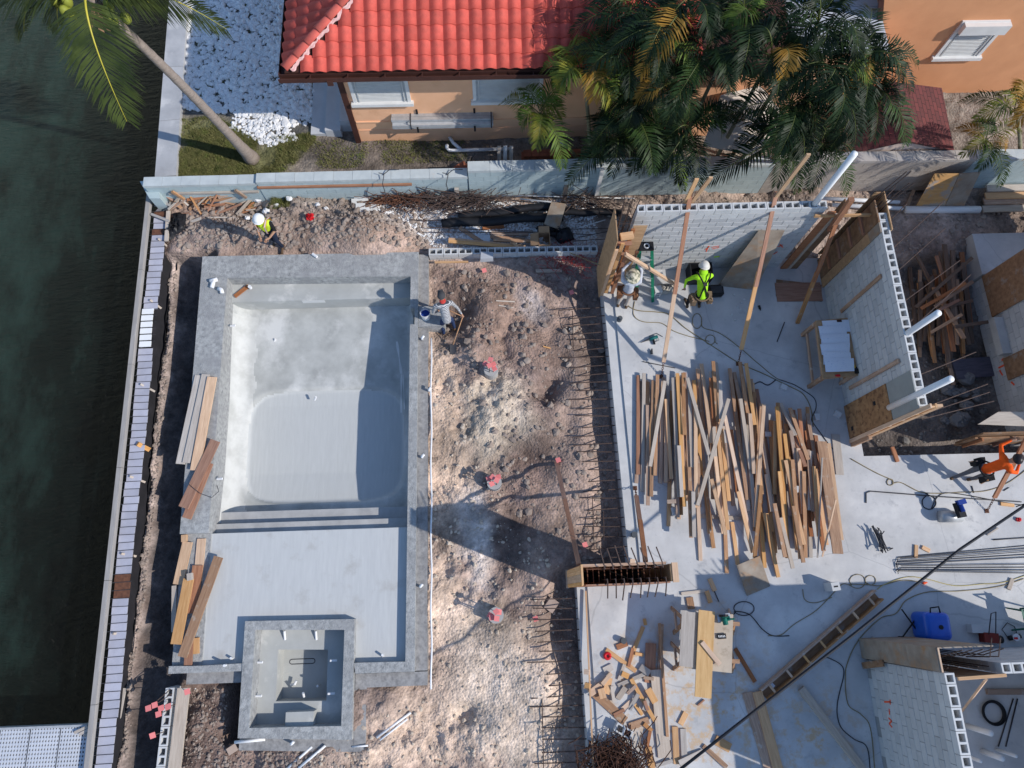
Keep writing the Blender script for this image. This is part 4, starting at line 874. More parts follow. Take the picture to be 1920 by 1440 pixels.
# leaning plywood sheet
def sheet(name, pts, th, m_, label, cat='plywood'):
    p = [Vector(q) for q in pts]; nn = (p[1]-p[0]).cross(p[3]-p[0]).normalized()*th; mb = MB()
    mb.add([*p, *[q-nn for q in p]], [(0,1,2,3),(7,6,5,4),(0,4,5,1),(1,5,6,2),(2,6,7,3),(3,7,4,0)]); return mb.build(name, m_, None, False, label, cat)
sheet('plywood_sheet', [P(1346,535,.0), P(1416,543,.0), wallz(1471,432,8.34), wallz(1422,432,8.34)], -.018, plyGreyM, 'pale plywood sheet leaning against the chalk-marked block wall')
# --- north and south forms of the wall by the blueprint table
nf = thing('wall_end_form', (9.02, 8.0, 0), 'dark plywood strip and open box form at the far end of the blueprint wall', 'formwork')
mb = MB(); mb.bb(8.985, 7.98, 0, 9.022, 8.55, 3.06); mb.build('plywood_panel', plyDarkM, nf)
mb = MB(); mb.bb(8.99, 7.72, 0, 9.02, 7.97, 2.55); mb.build('plywood_panel', plyM, nf)
mb = MB(); mb.bb(8.99, 7.72, 2.555, 9.02, 7.97, 3.05); mb.build('plywood_panel', plyGreyM, nf)
for z_ in (.6,1.2,1.8,2.4): board('cleat', (8.965,8.0,z_), (8.965,8.53,z_), .04, .09, redM, nf)
mb = MB(); mb.bb(9.235, 7.75, 0, 9.26, 8.75, 3.1); mb.build('plywood_panel', plyM, nf)
mb = MB(); mb.bb(9.025, 8.73, 0, 9.23, 8.75, 3.08); mb.build('plywood_panel', plyM, nf)
mb = MB(); 
for x_,y_ in ((9.08,8.35),(9.18,8.35),(9.08,8.65),(9.18,8.65)): mb.tube([(x_,y_,0),(x_,y_,3.1),(x_+.25,y_+.1,3.9)], .012, 5)
mb.build('rebar_cage', rebarM, nf)
sf2 = thing('lintel_form', (9.0, 3.8, 0), 'plywood and grey concrete end of the blueprint wall with a framed edge', 'formwork')
mb = MB(); mb.bb(8.985, 3.50, .02, 9.018, 4.36, 2.05); mb.build('plywood_panel', mat('knotty_plywood', (.42,.24,.115), (.24,.125,.06), rough=.8, scale=7, bump=.2, bscale=20, stain=(.17,.085,.045), stain_scale=7, stain_lo=.5, stain_hi=.62), sf2)
mb = MB(); mb.bb(8.995, 3.50, 2.055, 9.02, 4.36, 3.06); mb.build('concrete_face', mat('green_grey_concrete', (.33,.345,.33), (.27,.28,.27), scale=3, bump=.2), sf2)
for (y_,z_) in ((4.05,1.45),(3.72,.25)): mb = MB(); mb.box((8.982,y_,z_), (.008,.10,.10)); mb.build('knot_hole', blackM, sf2)
for x_ in (8.99, 9.10): board('edge_stud', (x_,3.44,0), (x_,3.44,3.5), .035, .09, pineM, sf2, up=(0,1,0))
for i in range(7): board('rung', (9.0,3.42,.15+i*.55), (9.09,3.42,.15+i*.55), .09, .035, pineM, sf2, up=(0,1,0))
mb = MB(); mb.bb(9.12, 3.41, 0, 9.24, 3.47, 3.5); mb.build('edge_stud', pineM, sf2)
mb = MB(); mb.bb(9.0,3.30,0.0,9.08,3.39,.9); mb.build('kicker', oldM, sf2)
for a,b_,lab in (((1577,584),(1652,517),'upper diagonal batten nailed to the blueprint wall'),((1593,728),(1686,676),'lower diagonal batten nailed to the blueprint wall')):
    board('batten', wallx(a[0],a[1],9.0), wallx(b_[0],b_[1],9.0), .09, .04, oldM, up=(1,0,0), label=lab, cat='batten')
board('kicker', P(1673,808+30,.04), P(1683,866,.04), .09, .05, redM, label='short red-tipped kicker board at the foot of the lintel form', cat='board')
# vertical white pipes
for (a,b_,lab) in (((1525,385,3.0),(1612,275),'tall white pipe rising from the end of the lime hoodie wall'),((1700,627,3.0),(1762,580),'white pipe rising from the middle of the blueprint wall'),((1714,742,3.0),(1787,712),'white pipe rising near the lintel end of the blueprint wall')):
    p0 = P(*a); z1 = 4.9 if a[0] < 1600 else (4.15 if a[1] < 700 else 4.25); p1 = P(b_[0], b_[1], z1); p1 = Vector((p0.x + (p1.x-p0.x)*.3, p0.y + (p1.y-p0.y)*.3, z1))
    mb = MB(); mb.tube([p0 - Vector((0,0,1.0)), p1], .07, 16); mb.build('vent_pipe', pvcM, None, True, lab, 'pipe')
# --- beam form standing on the slab edge
bf = thing('beam_form', (2.6, .3, 0), 'tall open timber form at the slab notch with rebar hooks sticking out of it', 'formwork')
x0, x1 = 1.62, 3.30
for z_ in range(8): board('north_plank', (x0,.50,.19+z_*.375), (x1,.50,.19+z_*.375), .05, .36, redM if z_ < 7 else oldM, bf)
for z_ in range(8): board('south_plank', (x0+.05,.125,.19+z_*.375), (x1+.05,.125,.19+z_*.375), .025, .36, redM, bf)
mb = MB(); mb.bb(x1+.06,.14,0,x1+.085,.48,3.05); mb.build('end_panel', plyM, bf)
board('end_board', (x1+.15,.12,3.05), (x1+.15,.50,3.05), .12, .04, pineM, bf)
for y_ in (.15,.225,.30,.375,.46): board('end_stud', (x0-.03,y_,-.3), (x0-.03,y_,3.05), .03, .08, pineM, bf, up=(0,1,0))
board('end_rail', (x0-.02,.12,3.07), (x0-.02,.52,3.07), .04, .04, pineM, bf); board('end_rail', (x0-.04,.10,.02), (x0-.04,.52,.02), .05, .05, greyWoodM, bf)
for i in range(8):
    x_ = 2.05 + i*.165; mb = MB(); mb.tube([(x_,.42,2.3),(x_,.42,3.12),(x_-.02,.52,3.15),(x_-.09-random.uniform(0,.03),.83+random.uniform(-.04,.04),3.17)], .013, 6)
    mb.tube([(x_+.03,.22,2.3),(x_+.03,.22,3.12),(x_+.03,.12,3.15),(x_+random.uniform(-.06,.03),-.16+random.uniform(-.03,.03),3.12)], .013, 6); mb.build('rebar_hook', rebarM, bf)
mb = MB()
for i in range(14): x_ = 1.75+i*.115; mb.tube([(x_,.17,.2),(x_,.17,2.7),(x_,.45,2.7),(x_,.45,.2)], .01, 4)
mb.tube([(1.7,.43,2.95),(3.25,.43,2.95)], .012, 5); mb.build('rebar_cage', rustM, bf)
mb = MB(); mb.bb(x0+.04,.145,-.05,x1+.05,.47,.05); mb.build('form_base', blackM, bf)
# --- forms of the lower right wall
lf = thing('corner_form', (8.4, -1.5, 0), 'cement-stained plywood corner form above the orange-marked block wall', 'formwork')
for i in range(2): mb = MB(); mb.bb(8.36, -1.70, 0 if i == 0 else 1.97, 8.385, -1.26, 1.965 if i == 0 else 3.02); mb.build('plywood_panel', plyGreyM, lf)
mb = MB(); mb.bb(8.39, -1.285, 0, 9.5, -1.26, 3.02); mb.build('plywood_panel', plyGreyM, lf)
mb = MB(); mb.bb(8.66, -1.81, 0, 9.54, -1.785, 3.0); mb.build('plywood_panel', plyDarkM, lf)
board('edge_strip', (8.40,-1.71,3.03), (8.40,-1.27,3.03), .03, .03, pineM, lf)
board('form_rail', (8.66,-1.83,3.05), (9.6,-1.80,3.05), .06, .04, pineM, lf)
mb = MB()
for x_ in (8.6,8.8,9.0,9.2,9.4): mb.tube([(x_,-1.45,0),(x_,-1.45,2.8),(x_+.1,-1.3,3.3)], .012, 5); mb.tube([(x_,-1.65,0),(x_,-1.65,2.9)], .012, 5)
for x_ in (9.25,9.42): mb.tube([(x_,-1.5,2.5),(x_+.02,-1.45,3.2),(x_+.0,-1.1,3.4)], .012, 5)
mb.build('rebar_cage', rebarM, lf)
board('form_board', (8.33,-1.86,.04), (8.33,-1.72,1.0), .14, .03, plyDarkM, lf, up=(1,0,0))
sfm = thing('opening_form', (8.42, -5.0, 0), 'dark timber form at the bottom edge below the orange-marked wall', 'formwork')
for z_ in (.0,): mb = MB(); mb.bb(8.40, -6.6, 0, 8.43, -5.0, 2.7); mb.build('plywood_panel', plyDarkM, sfm)
# form beside the man in orange
of = thing('parapet_form', (12.6, 3.3, 0), 'dark timber form with a plank cap behind the man in the orange shirt', 'formwork')
mb = MB(); mb.bb(11.85,3.30,-.3,15.5,3.34,.55); mb.build('plywood_panel', plyDarkM, of)
mb = MB(); mb.add([P(1835,795,1.0), P(1872,772,1.25), P(1960,772,1.25), P(1960,800,.9)], [(0,1,2,3)]); mb.add([p - Vector((0,0,.04)) for p in (P(1835,795,1.0), P(1872,772,1.25), P(1960,772,1.25), P(1960,800,.9))], [(3,2,1,0)]); mb.build('cap_board', greyWoodM, of)
for x_ in (12.0,12.8,13.6): board('form_stud', (x_,3.27,-.2), (x_,3.27,.6), .04, .09, redM, of, up=(0,1,0))
mb = MB(); mb.bb(11.9,3.36,-.3,15.5,3.40,.80); mb.build('plywood_panel', plyDarkM, of)
# shaded wall at the right edge: plywood, sill, slab
pf = thing('shaded_form', (13.5, 6.8, -.5), 'dark brown plywood panel on the shaded wall at the right edge', 'formwork')
mb = MB(); mb.bb(13.50, 6.75, -.05, 13.54, 7.95, 2.2); mb.build('plywood_panel', plyDarkM, pf)
mb = MB(); mb.bb(13.50, 4.95, -.05, 13.54, 5.55, 2.2); mb.build('plywood_panel', plyDarkM, pf)
mb = MB(); mb.bb(13.30, 5.60, .05, 13.54, 6.62, .28); mb.build('window_sill', mat('rough_sill', (.55,.54,.52), (.42,.42,.41), bump=.6, bscale=40), None, False, 'rough pale concrete window sill on the shaded right wall', 'sill', None, 'thing')
mb = MB(); mb.bb(13.5, 8.0, -.6, 18, 9.25, .0); mb.build('side_slab', slabM, None, False, 'bluish shaded concrete landing at the right edge', 'landing', None, 'thing')
# ================================================================ NEIGHBOUR HOUSES
yw = 12.66; xw = -3.77; xe = 6.6
h1 = thing('orange_house', (1.0, 15, 0), 'orange stucco house with red barrel tile roof and shuttered windows', 'house')
mb = MB(); mb.bb(xw, yw, -.2, xe, 22, 3.28); wl1 = mb.build('wall', stucM, h1)
mb = MB(); mb.bb(xw-.05, yw-.05, -.2, xw+.10, yw, 3.28); mb.bb(xw-.05, yw, -.2, xw-.001, yw+.12, 3.28); mb.build('corner_downpipe', brownM, h1)
mb = MB(); mb.bb(xw+.12, yw-.03, .88, xe, yw-.001, .93); mb.bb(xw+.12, yw-.02, .55, xe, yw-.001, .565); mb.build('wall_ledge', stucM, h1)
def window(par, x0, x1, z0, z1, y):
    f = MB(); t = .09
    f.bb(x0, y-.05, z0, x0+t, y-.001, z1); f.bb(x1-t, y-.05, z0, x1, y-.001, z1); f.bb(x0+t, y-.05, z1-t, x1-t, y-.001, z1)
    o = f.build('window', whiteM, par)
    n_ = int((z1-z0)/.055)
    s_ = MB()
    for i in range(n_): z_ = z0 + (z1-t-z0)*i/n_; s_.add([(x0+t,y-.012,z_),(x1-t,y-.012,z_),(x1-t,y-.030,z_+.045),(x0+t,y-.030,z_+.045),(x0+t,y-.012,z_+.052),(x1-t,y-.012,z_+.052)], [(0,1,2,3),(3,2,5,4)])
    s_.bb(x0+t, y-.011, z0, x1-t, y-.003, z1-t); s_.build('shutter', shutM, o)
    g = MB(); g.bb(x0+t+.06, y-.045, z0, x0+t+.09, y-.031, z1-t); g.build('shutter_track', shutM, o); g = MB(); g.bb(x1-t-.09, y-.045, z0, x1-t-.06, y-.031, z1-t); g.build('shutter_track', shutM, o)
    g = MB(); g.bb(x0-.06, y-.12, z0-.10, x1+.06, y-.001, z0-.001); g.build('sill', whiteM, o)
a = wallz(666,190,yw); b_ = wallz(770,190,yw); c_ = wallz(893,190,yw)
window(h1, a.x-.04, b_.x+.02, a.z, 2.9, yw); window(h1, c_.x-.08, c_.x+1.75, a.z, 2.9, yw)
# roof
rf = MB(); ez = 3.32; ex0, ey0 = -4.88, 12.24; ex1 = 7.6; sl_ = math.tan(rad(20)); ry = 18.0
top = ez + (ry-ey0)*sl_; hx = ex0 + (ry-ey0); hx1 = ex1 - (ry-ey0)
rf.add([(ex0,ey0,ez),(ex1,ey0,ez),(hx1,ry,top),(hx,ry,top),(ex0,24,ez),(ex1,24,ez),(ex0,ey0,ez-.06),(ex1,ey0,ez-.06),(ex1,24,ez-.06),(ex0,24,ez-.06)],
       [(0,1,2,3),(4,0,3),(1,5,2),(5,4,3,2),(6,7,1,0),(9,6,0,4),(7,8,5,1),(9,8,7,6)]); roof = rf.build('roof', brownM, h1)
tw_, te = .315, .352
def tile_mesh():
    mb = MB(); n_ = 7; L_ = te+.05; vs = []
    for k,(y_,lift) in enumerate(((0,.035),(L_,.004))):
        for i in range(n_+1):
            t = i/n_; x_ = -tw_/2 + tw_*t*1.02; z_ = .075*math.sin(math.pi*min(1,max(0,(t-.08)/.80)))**.8 if .08 < t < .88 else 0.
            vs.append((x_, y_, z_+lift+.01))
    for i in range(n_+1): x_, y_, z_ = vs[i]; vs.append((x_, y_, z_-.022))
    m_ = n_+1; fs = [(i,i+1,m_+i+1,m_+i) for i in range(n_)] + [(2*m_+i,2*m_+i+1,i+1,i) for i in range(n_)]
    mb.add(vs, fs); return mb.mesh('tile', tileM, smooth=False)
TM = tile_mesh()
for p_ in TM.polygons[:7]: p_.use_smooth = True
def put_tile(x_, y_, z_, yaw_):
    M_ = Matrix.Translation((x_+random.uniform(-.005,.005),y_+random.uniform(-.008,.008),z_)) @ Matrix.Rotation(yaw_+random.uniform(-.014,.014),4,'Z') @ Matrix.Rotation(rad(20),4,'X'); place('tile', TM, M_, roof)
ce, se = te*math.cos(rad(20)), te*math.sin(rad(20))
for r_ in range(6):
    y_ = ey0-.03 + r_*ce; z_ = ez + r_*se
    i = 0
    while True:
        x_ = ex0 + .55 + i*tw_ ; i += 1
        if x_ > 5.3: break
        if x_ - ex0 < (y_-ey0) + .42: continue
        put_tile(x_, y_, z_, 0)
for r_ in range(5):
    x_ = ex0-.03 + r_*ce; z_ = ez + r_*se
    i = 0
    while True:
        y_ = ey0 + .42 + i*tw_; i += 1
        if y_ > 14.8: break
        if y_ - ey0 < (x_-ex0) + .36: continue
        put_tile(x_, y_, z_, -math.pi/2)
# hip tiles bedded in pink mortar
def hip_mesh():
    mb = MB(); n_ = 8; L_ = .43; vs = []
    for y_,r_,lz in ((0,.125,.03),(L_,.105,.0)):
        for i in range(n_+1): t = math.pi*i/n_; vs.append((r_*math.cos(t), y_, r_*.72*math.sin(t)+lz))
    for i in range(n_+1): x_,y_,z_ = vs[i]; vs.append((x_*.85,y_,z_-.025))
    m_ = n_+1; mb.add(vs, [(i+1,i,m_+i,m_+i+1) for i in range(n_)] + [(i,i+1,2*m_+i+1,2*m_+i) for i in range(n_)]); return mb.mesh('hip_tile', ridgeM, smooth=True)
HM = hip_mesh(); hp = math.atan(sl_/math.sqrt(2))
for i in range(9):
    d_ = .03 + i*.40*math.cos(hp)/math.sqrt(2); M_ = Matrix.Translation((ex0+d_, ey0+d_, ez+.075+d_*sl_)) @ Matrix.Rotation(-math.pi/4,4,'Z') @ Matrix.Rotation(hp,4,'X'); place('hip_tile', HM, M_, roof)
mb = MB(); r2 = random.Random(3)
def mort(u, v):
    d_ = u*2.6; off = (.10 + .09*v + .03*math.sin(u*60) + .02*math.sin(u*133)); return (ex0+.08+d_+off*.75, ey0+.06+d_-off*.55, ez+.075+d_*sl_+.035*(1-v)+.01*math.sin(u*97+v*9))
mb.grid(mort, 90, 5); mb.build('hip_mortar', mortarPinkM, roof, smooth=True)
g = MB(); gy_ = ey0-.17
g.bb(ex0-.16, gy_, ez-.17, ex1, gy_+.012, ez-.04); g.bb(ex0-.16, gy_+.012, ez-.17, ex1, gy_+.13, ez-.155); g.bb(ex0-.16, gy_+.13, ez-.17, ex1, gy_+.145, ez-.03)
g.bb(ex0-.16, gy_+.146, ez-.17, ex0-.148, 22, ez-.04); g.bb(ex0-.148, gy_+.146, ez-.17, ex0-.03, 22, ez-.155)
for i in range(9): x_ = ex0+.6+i*.9; g.bb(x_, gy_-.004, ez-.06, x_+.025, gy_+.145, ez-.035)
x_ = PX(618,137,3.2); g.bb(x_-.06, gy_-.03, ez-.26, x_+.08, gy_-.001, ez-.10)
g.build('gutter', brownM, roof)
mb = MB(); mb.bb(ex0-.0, ey0+.0, ez-.14, ex1, ey0+.03, ez-.07); mb.bb(xw-.8, ey0+.03, ez-.13, ex1, yw, ez-.10); mb.build('soffit', whiteM, roof)
# bundle of aluminium profiles on wall brackets
ab = thing('profile_bundle', wallz(830,230,yw-.2), 'bundle of grey aluminium profiles strapped to brackets on the orange wall', 'metal profiles')
a = wallz(732,222,yw-.2); b_ = wallz(926,222,yw-.2)
for i,(dy,dz) in enumerate(((-.16,-.02),(-.16,.06),(-.27,-.02),(-.27,.06),(-.05,-.02),(-.05,.06),(-.05,.14),(-.16,.14))): board('profile', (a.x+random.uniform(0,.06),yw+dy,a.z-.25+dz), (b_.x-random.uniform(0,.06),yw+dy,a.z-.25+dz), .10, .072, alumM, ab)
for px in (738+30, 920): x_ = wallz(px,222,yw-.2).x; mb = MB(); mb.bb(x_, yw-.335, a.z-.315, x_+.03, yw-.325, a.z+.0); mb.bb(x_, yw-.335, a.z-.072+.0, x_+.03, yw, a.z-.060+.0); mb.build('strap', darkBarM, ab)
for px in (780, 888): x_ = wallz(px,222,yw-.2).x; mb = MB(); mb.bb(x_, yw-.38, a.z-.36, x_+.05, yw-.001, a.z-.312); mb.bb(x_, yw-.40, a.z-.36, x_+.05, yw-.381, a.z-.15); mb.bb(x_, yw-.03, a.z-.36, x_+.05, yw-.001, a.z+.1); mb.build('bracket', blackM, ab)
# concrete steps left of the house
stp = thing('garden_steps', P(620,248,.04), 'pale grey concrete steps against the left corner of the orange house', 'steps')
sM = mat('step_light_concrete', (.55,.56,.58), (.45,.46,.48), scale=2, bump=.15)
x1_ = PX(583,250,.1); x2_ = PX(609,250,.25); x3_ = PX(636,242,.4)
y0_ = PY(590,252,.1)
mb = MB(); mb.bb(x1_, y0_, -.1, x2_, 16, .12); mb.build('step', sM, stp)
mb = MB(); mb.bb(x2_+.001, y0_-.01, -.1, x3_, 16, .28); mb.build('step', sM, stp)
mb = MB(); mb.bb(x3_+.001, y0_+.18, -.1, xw-.06, 16, .44); mb.build('step', sM, stp)
# white drain pipes at the house foot
dp = thing('drain_pipe', P(845,262,.05), 'white drain pipe with elbow running along the foot of the orange house', 'pipe')
z_ = .12
mb = MB(); mb.tube([wallz(843,257,yw-.03), P(850,268,.18), P(864,280,z_)], .05, 10); mb.build('inlet', pvcM, dp, True)
mb = MB(); mb.tube([P(838,272,.3), P(838,277,.2), P(841,281,z_), P(850,282,z_), P(960,279,z_)], .05, 10); mb.build('run', pvcM, dp, True)
mb = MB(); mb.tube([wallz(1052,256,yw-.03), P(1052,265,.16), P(1058,274,z_)], .05, 10); mb.build('drain_elbow', pvcM, None, True, 'white drain elbow at the house foot behind the small palm', 'pipe')
# pieces standing in the strip behind the tall wall
for i,(px,py,m_) in enumerate(((935,302,greyWoodM),(946,302,whiteM),(957,302,greyWoodM))): c = P(px,py,.1); board('leaning_slat', (c.x,c.y-.3,.1), (c.x+.02,c.y,.8), .10, .03, m_, up=(0,1,0), label=('grey slat','white slat','pale slat')[i]+' leaning behind the tall teal wall', cat='slat')
bp_ = thing('brick_stack', P(1000,300,.05), 'stack of red bricks behind the tall teal wall under the small palm', 'brick stack')
BRK = MB().box((0,0,0),(.22,.10,.07)).mesh('brick', brickRedM)
c0 = P(985,302,.05)
for k in range(4):
    for i in range(7):
        for j in range(2): place('brick', BRK, Matrix.Translation((c0.x+i*.235+.05*(k%2), c0.y+j*.11, .08+k*.078)) @ Matrix.Rotation(random.uniform(-.04,.04),4,'Z'), bp_)
mb = MB(); c = P(865,315,.2); mb.box(c, (.35,.25,.12), .6); mb.build('brick_lump', brickRedM, None, False, 'pinkish broken block behind the step of the teal wall', 'block')
mb = MB(); a = P(885,295,.1); mb.tube([a, a+Vector((-.05,-.2,.02)), a+Vector((.02,-.35,.05))], .02, 6); mb.build('black_hose', blackM, None, True, 'short black hose in the dirt strip below the house', 'hose')

# second house, flat roof wing, small shed
h2 = thing('tall_orange_house', (14, 15, 0), 'tall orange stucco house wall with one tilted-looking shuttered window, top right', 'house')
yw2 = 13.95
p0 = wallz(1665,200,yw2); p1 = wallz(1657,110,yw2); p2 = wallz(1648,-30,yw2)
zt = wallz(1900,-40,yw2).z + 1.2
mb = MB(); poly = [(p0.x-2.6,-.2),(p1.x,p1.z),(p2.x,p2.z),(p2.x-.1,zt),(26,zt),(26,-.2)]
n_ = len(poly); mb.add([(x_,yw2,z_) for x_,z_ in poly] + [(x_,24,z_) for x_,z_ in poly], [tuple(range(n_)), tuple(reversed(range(n_,2*n_)))] + [(i,n_+i,n_+(i+1)%n_,(i+1)%n_) for i in range(n_)]); mb.build('wall', mat('deep_orange_stucco', (.74,.36,.185), (.66,.31,.155), rough=.9, scale=2, bump=.45, bscale=70, spec=.15), h2)
mb = MB(); mb.bar((p1.x-.07,yw2-.06,p1.z-.3),(p2.x-.07,yw2-.06,p2.z+.3),.12,.10,up=(0,1,0)); mb.build('fascia', brownM, h2)
a = wallz(1752,104,yw2); b_ = wallz(1835,104,yw2); c_ = wallz(1802,38,yw2)
window(h2, a.x, b_.x, a.z, c_.z, yw2)
mb = MB(); mb.bb(a.x+.06, yw2-.20, c_.z-.32, b_.x+.02, yw2-.051, c_.z-.02); mb.build('shutter_box', whiteM, h2)
wg = thing('flat_roof_wing', (8.2, 15, 0), 'flat pale grey roof between the palms and the tall orange wall', 'building')
mb = MB(); mb.bb(6.7, 12.95, -.2, 10.2, 24, 2.9); mb.build('wall', stucM, wg)
for i in range(4): mb = MB(); mb.bb(6.65, 12.9+i*1.4, 2.9, 10.25, 12.9+i*1.4+1.385, 2.98); mb.build('roof_sheet', mat('pale_roof_sheet', (.50,.52,.56), (.42,.44,.48), scale=1.5, bump=.1), wg)
shd = thing('garden_shed', (10.4, 11.2, 0), 'small shed with dark red shingle roof behind the boundary wall', 'shed')
m, n, b = newmat('red_shingle'); L = n.links.new; tc = nd(n,'ShaderNodeTexCoord'); mp = nd(n,'ShaderNodeMapping'); mp.inputs['Rotation'].default_value = (0,0,math.pi/2); L(tc.outputs['Object'], mp.inputs[0])
bt = nd(n,'ShaderNodeTexBrick'); bt.inputs['Color1'].default_value = (.17,.045,.042,1); bt.inputs['Color2'].default_value = (.115,.035,.034,1); bt.inputs['Mortar'].default_value = (.045,.018,.018,1); bt.inputs['Scale'].default_value = 1; bt.inputs['Brick Width'].default_value = .30; bt.inputs['Row Height'].default_value = .13; bt.inputs['Mortar Size'].default_value = .008; L(mp.outputs[0], bt.inputs[0])
L(bt.outputs[0], b.inputs['Base Color']); b.inputs['Roughness'].default_value = .9; bp = nd(n,'ShaderNodeBump', Strength=.8, Distance=.02); L(bt.outputs['Fac'], bp.inputs['Height']); bp.invert = True; L(bp.outputs[0], b.inputs['Normal'])
shM = m
gL, gA, gR = P(1602,284,1.12), P(1702,273,1.58), P(1789,281,1.12); y0_ = 11.22
gA.y = y0_ - .02; bL = Vector((gL.x,13.2,1.12)); bA = Vector((gA.x+.05,13.1,1.58)); bR = Vector((gR.x+.1,13.25,1.12))
gL.y = gR.y = y0_ - .02
def slab4(p, th, name, m_, par):
    mb = MB(); nn = (Vector(p[1])-Vector(p[0])).cross(Vector(p[3])-Vector(p[0])).normalized()*th; mb.add([*p,*[Vector(q)-nn for q in p]], [(0,1,2,3),(7,6,5,4),(0,4,5,1),(1,5,6,2),(2,6,7,3),(3,7,4,0)]); return mb.build(name, m_, par)
slab4([gL,gA,bA,bL], .05, 'roof_slope', shM, shd); slab4([gA,gR,bR,bA], .05, 'roof_slope', shM, shd)
crM = mat('cream_fascia', (.66,.54,.47), (.56,.45,.39), scale=3, bump=.1)
mb = MB(); mb.add([(gL.x+.1,y0_+.05,.9),(gR.x-.1,y0_+.05,.9),(gR.x-.1,y0_+.05,1.08),(gA.x,y0_+.05,1.53),(gL.x+.1,y0_+.05,1.08)], [(0,1,2,3,4)]); mb.bb(gL.x+.1,y0_+.051,0,gR.x-.1,13.1,1.05); mb.build('wall', crM, shd)
# cloth canopy under the palms
cv = MB(); q = [P(1318,272,1.7), P(1352,178,2.3), P(1425,160,2.3), P(1470,215,2.0), P(1420,292,1.6)]
cv.add(q, [(0,4,3,2,1)]); cv.add([p-Vector((0,0,.03)) for p in q], [(0,1,2,3,4)]); cv.build('canopy', mat('cream_canvas', (.72,.63,.55), (.62,.53,.46), bump=.2, bscale=6), None, False, 'cream canvas canopy half hidden under the dark palms', 'canopy')
# ================================================================ PALMS
def leafmat(name, c1, c2, trans=.25):
    m, n, b = newmat(name); L = n.links.new; tc = nd(n,'ShaderNodeTexCoord'); oi = nd(n,'ShaderNodeObjectInfo')
    no = nd(n,'ShaderNodeTexNoise', Scale=2.2, Detail=3.); L(tc.outputs['Object'], no.inputs['Vector'])
    rp = nd(n,'ShaderNodeValToRGB'); rp.color_ramp.elements[0].position=.35; rp.color_ramp.elements[1].position=.68; rp.color_ramp.elements[0].color=c4(c2); rp.color_ramp.elements[1].color=c4(c1); L(no.outputs[0], rp.inputs[0])
    hs = nd(n,'ShaderNodeHueSaturation'); mr = nd(n,'ShaderNodeMapRange'); mr.inputs[3].default_value=.7; mr.inputs[4].default_value=1.3; L(oi.outputs['Random'], mr.inputs[0]); L(mr.outputs[0], hs.inputs['Value']); L(rp.outputs[0], hs.inputs['Color'])
    L(hs.outputs[0], b.inputs['Base Color']); b.inputs['Roughness'].default_value=.5; b.inputs['Specular IOR Level'].default_value=.22
    tr = nd(n,'ShaderNodeBsdfTranslucent'); L(hs.outputs[0], tr.inputs[0]); mx = nd(n,'ShaderNodeMixShader'); mx.inputs[0].default_value=trans
    out = n.nodes['Material Output']; L(b.outputs[0], mx.inputs[1]); L(tr.outputs[0], mx.inputs[2]); L(mx.outputs[0], out.inputs[0]); MATS[name]=m; return m
darkLeaf = leafmat('palm_leaf_dark', (.019,.040,.012), (.007,.016,.005))
midLeaf = leafmat('palm_leaf_mid', (.048,.088,.020), (.018,.038,.010))
yelLeaf = leafmat('palm_leaf_yellow', (.30,.26,.035), (.10,.15,.025), .3)
vivLeaf = leafmat('palm_leaf_bright', (.15,.22,.035), (.06,.10,.02), .3)
goldLeaf = leafmat('palm_leaf_gold', (.46,.24,.04), (.25,.15,.03), .3)
cocoLeaf = leafmat('coconut_leaf', (.075,.098,.024), (.026,.040,.012))
ribM = mat('leaf_rib', (.11,.13,.03), (.07,.09,.025), rough=.5, bump=0)
trunkM = mat('palm_trunk', (.36,.30,.26), (.22,.18,.155), rough=.95, scale=6, stretch=(1,1,5), bump=.7, bscale=9, bdist=.03)
thinTrunkM = mat('thin_palm_trunk', (.30,.28,.19), (.17,.16,.10), rough=.8, scale=5, stretch=(1,1,6), bump=.3)
def frond(curve, nl, lmax, wid, sweep, droop, r, rib=.018, vee=.35, mi=(0,1)):
    """rachis through the curve function, leaflets on both sides; two materials: leaf, rib"""
    mb = MB(); N = 14; pts = [Vector(curve(i/N)) for i in range(N+1)]
    mb.tube(pts, [rib*(1-.85*i/N) for i in range(N+1)], 5, mi=1)
    for s in (-1, 1):
        for i in range(nl):
            t = .13 + .87*(i + r.uniform(-.3,.3))/nl; t = min(.995, max(.1, t)); p = Vector(curve(t)); d = (Vector(curve(min(1,t+.02))) - Vector(curve(max(0,t-.02)))).normalized()
            up = Vector((0,0,1)); side = d.cross(up); side = side.normalized() if side.length > 1e-3 else Vector((1,0,0)); nrm = side.cross(d).normalized()
            sw = sweep + .5*t + r.uniform(-.12,.12); L_ = lmax*(math.sin(math.pi*min(1,(.12+.83*t)))**.55)*(1-.25*t)*r.uniform(.85,1.1)
            dirv = (side*s*math.cos(sw) + d*math.sin(sw) + nrm*vee*r.uniform(.5,1.2)).normalized()
            q0 = p; q1 = p + dirv*L_*.5 - up*droop*L_*.10; dir2 = (dirv - up*droop*r.uniform(.6,1.3)).normalized(); q2 = q1 + dir2*L_*.5
            wv = d.cross(dirv); wv = (d - dirv*d.dot(dirv)); wv = wv.normalized()*wid if wv.length > 1e-4 else side*wid
            mb.add([q0-wv*.35, q0+wv*.35, q1+wv, q1-wv, q2], [(0,1,2,3),(3,2,4)], 0)
    return mb
rr = random.Random(11)
def areca_curve(L_, el, dr):
    def f(t):
        x = L_*(t*math.cos(el) ) ; z = L_*(t*math.sin(el) - dr*t*t*1.0); x2 = x*(1-.12*dr*t*t)
        return (x2, .06*L_*math.sin(t*2.2), z)
    return f
FR = {}
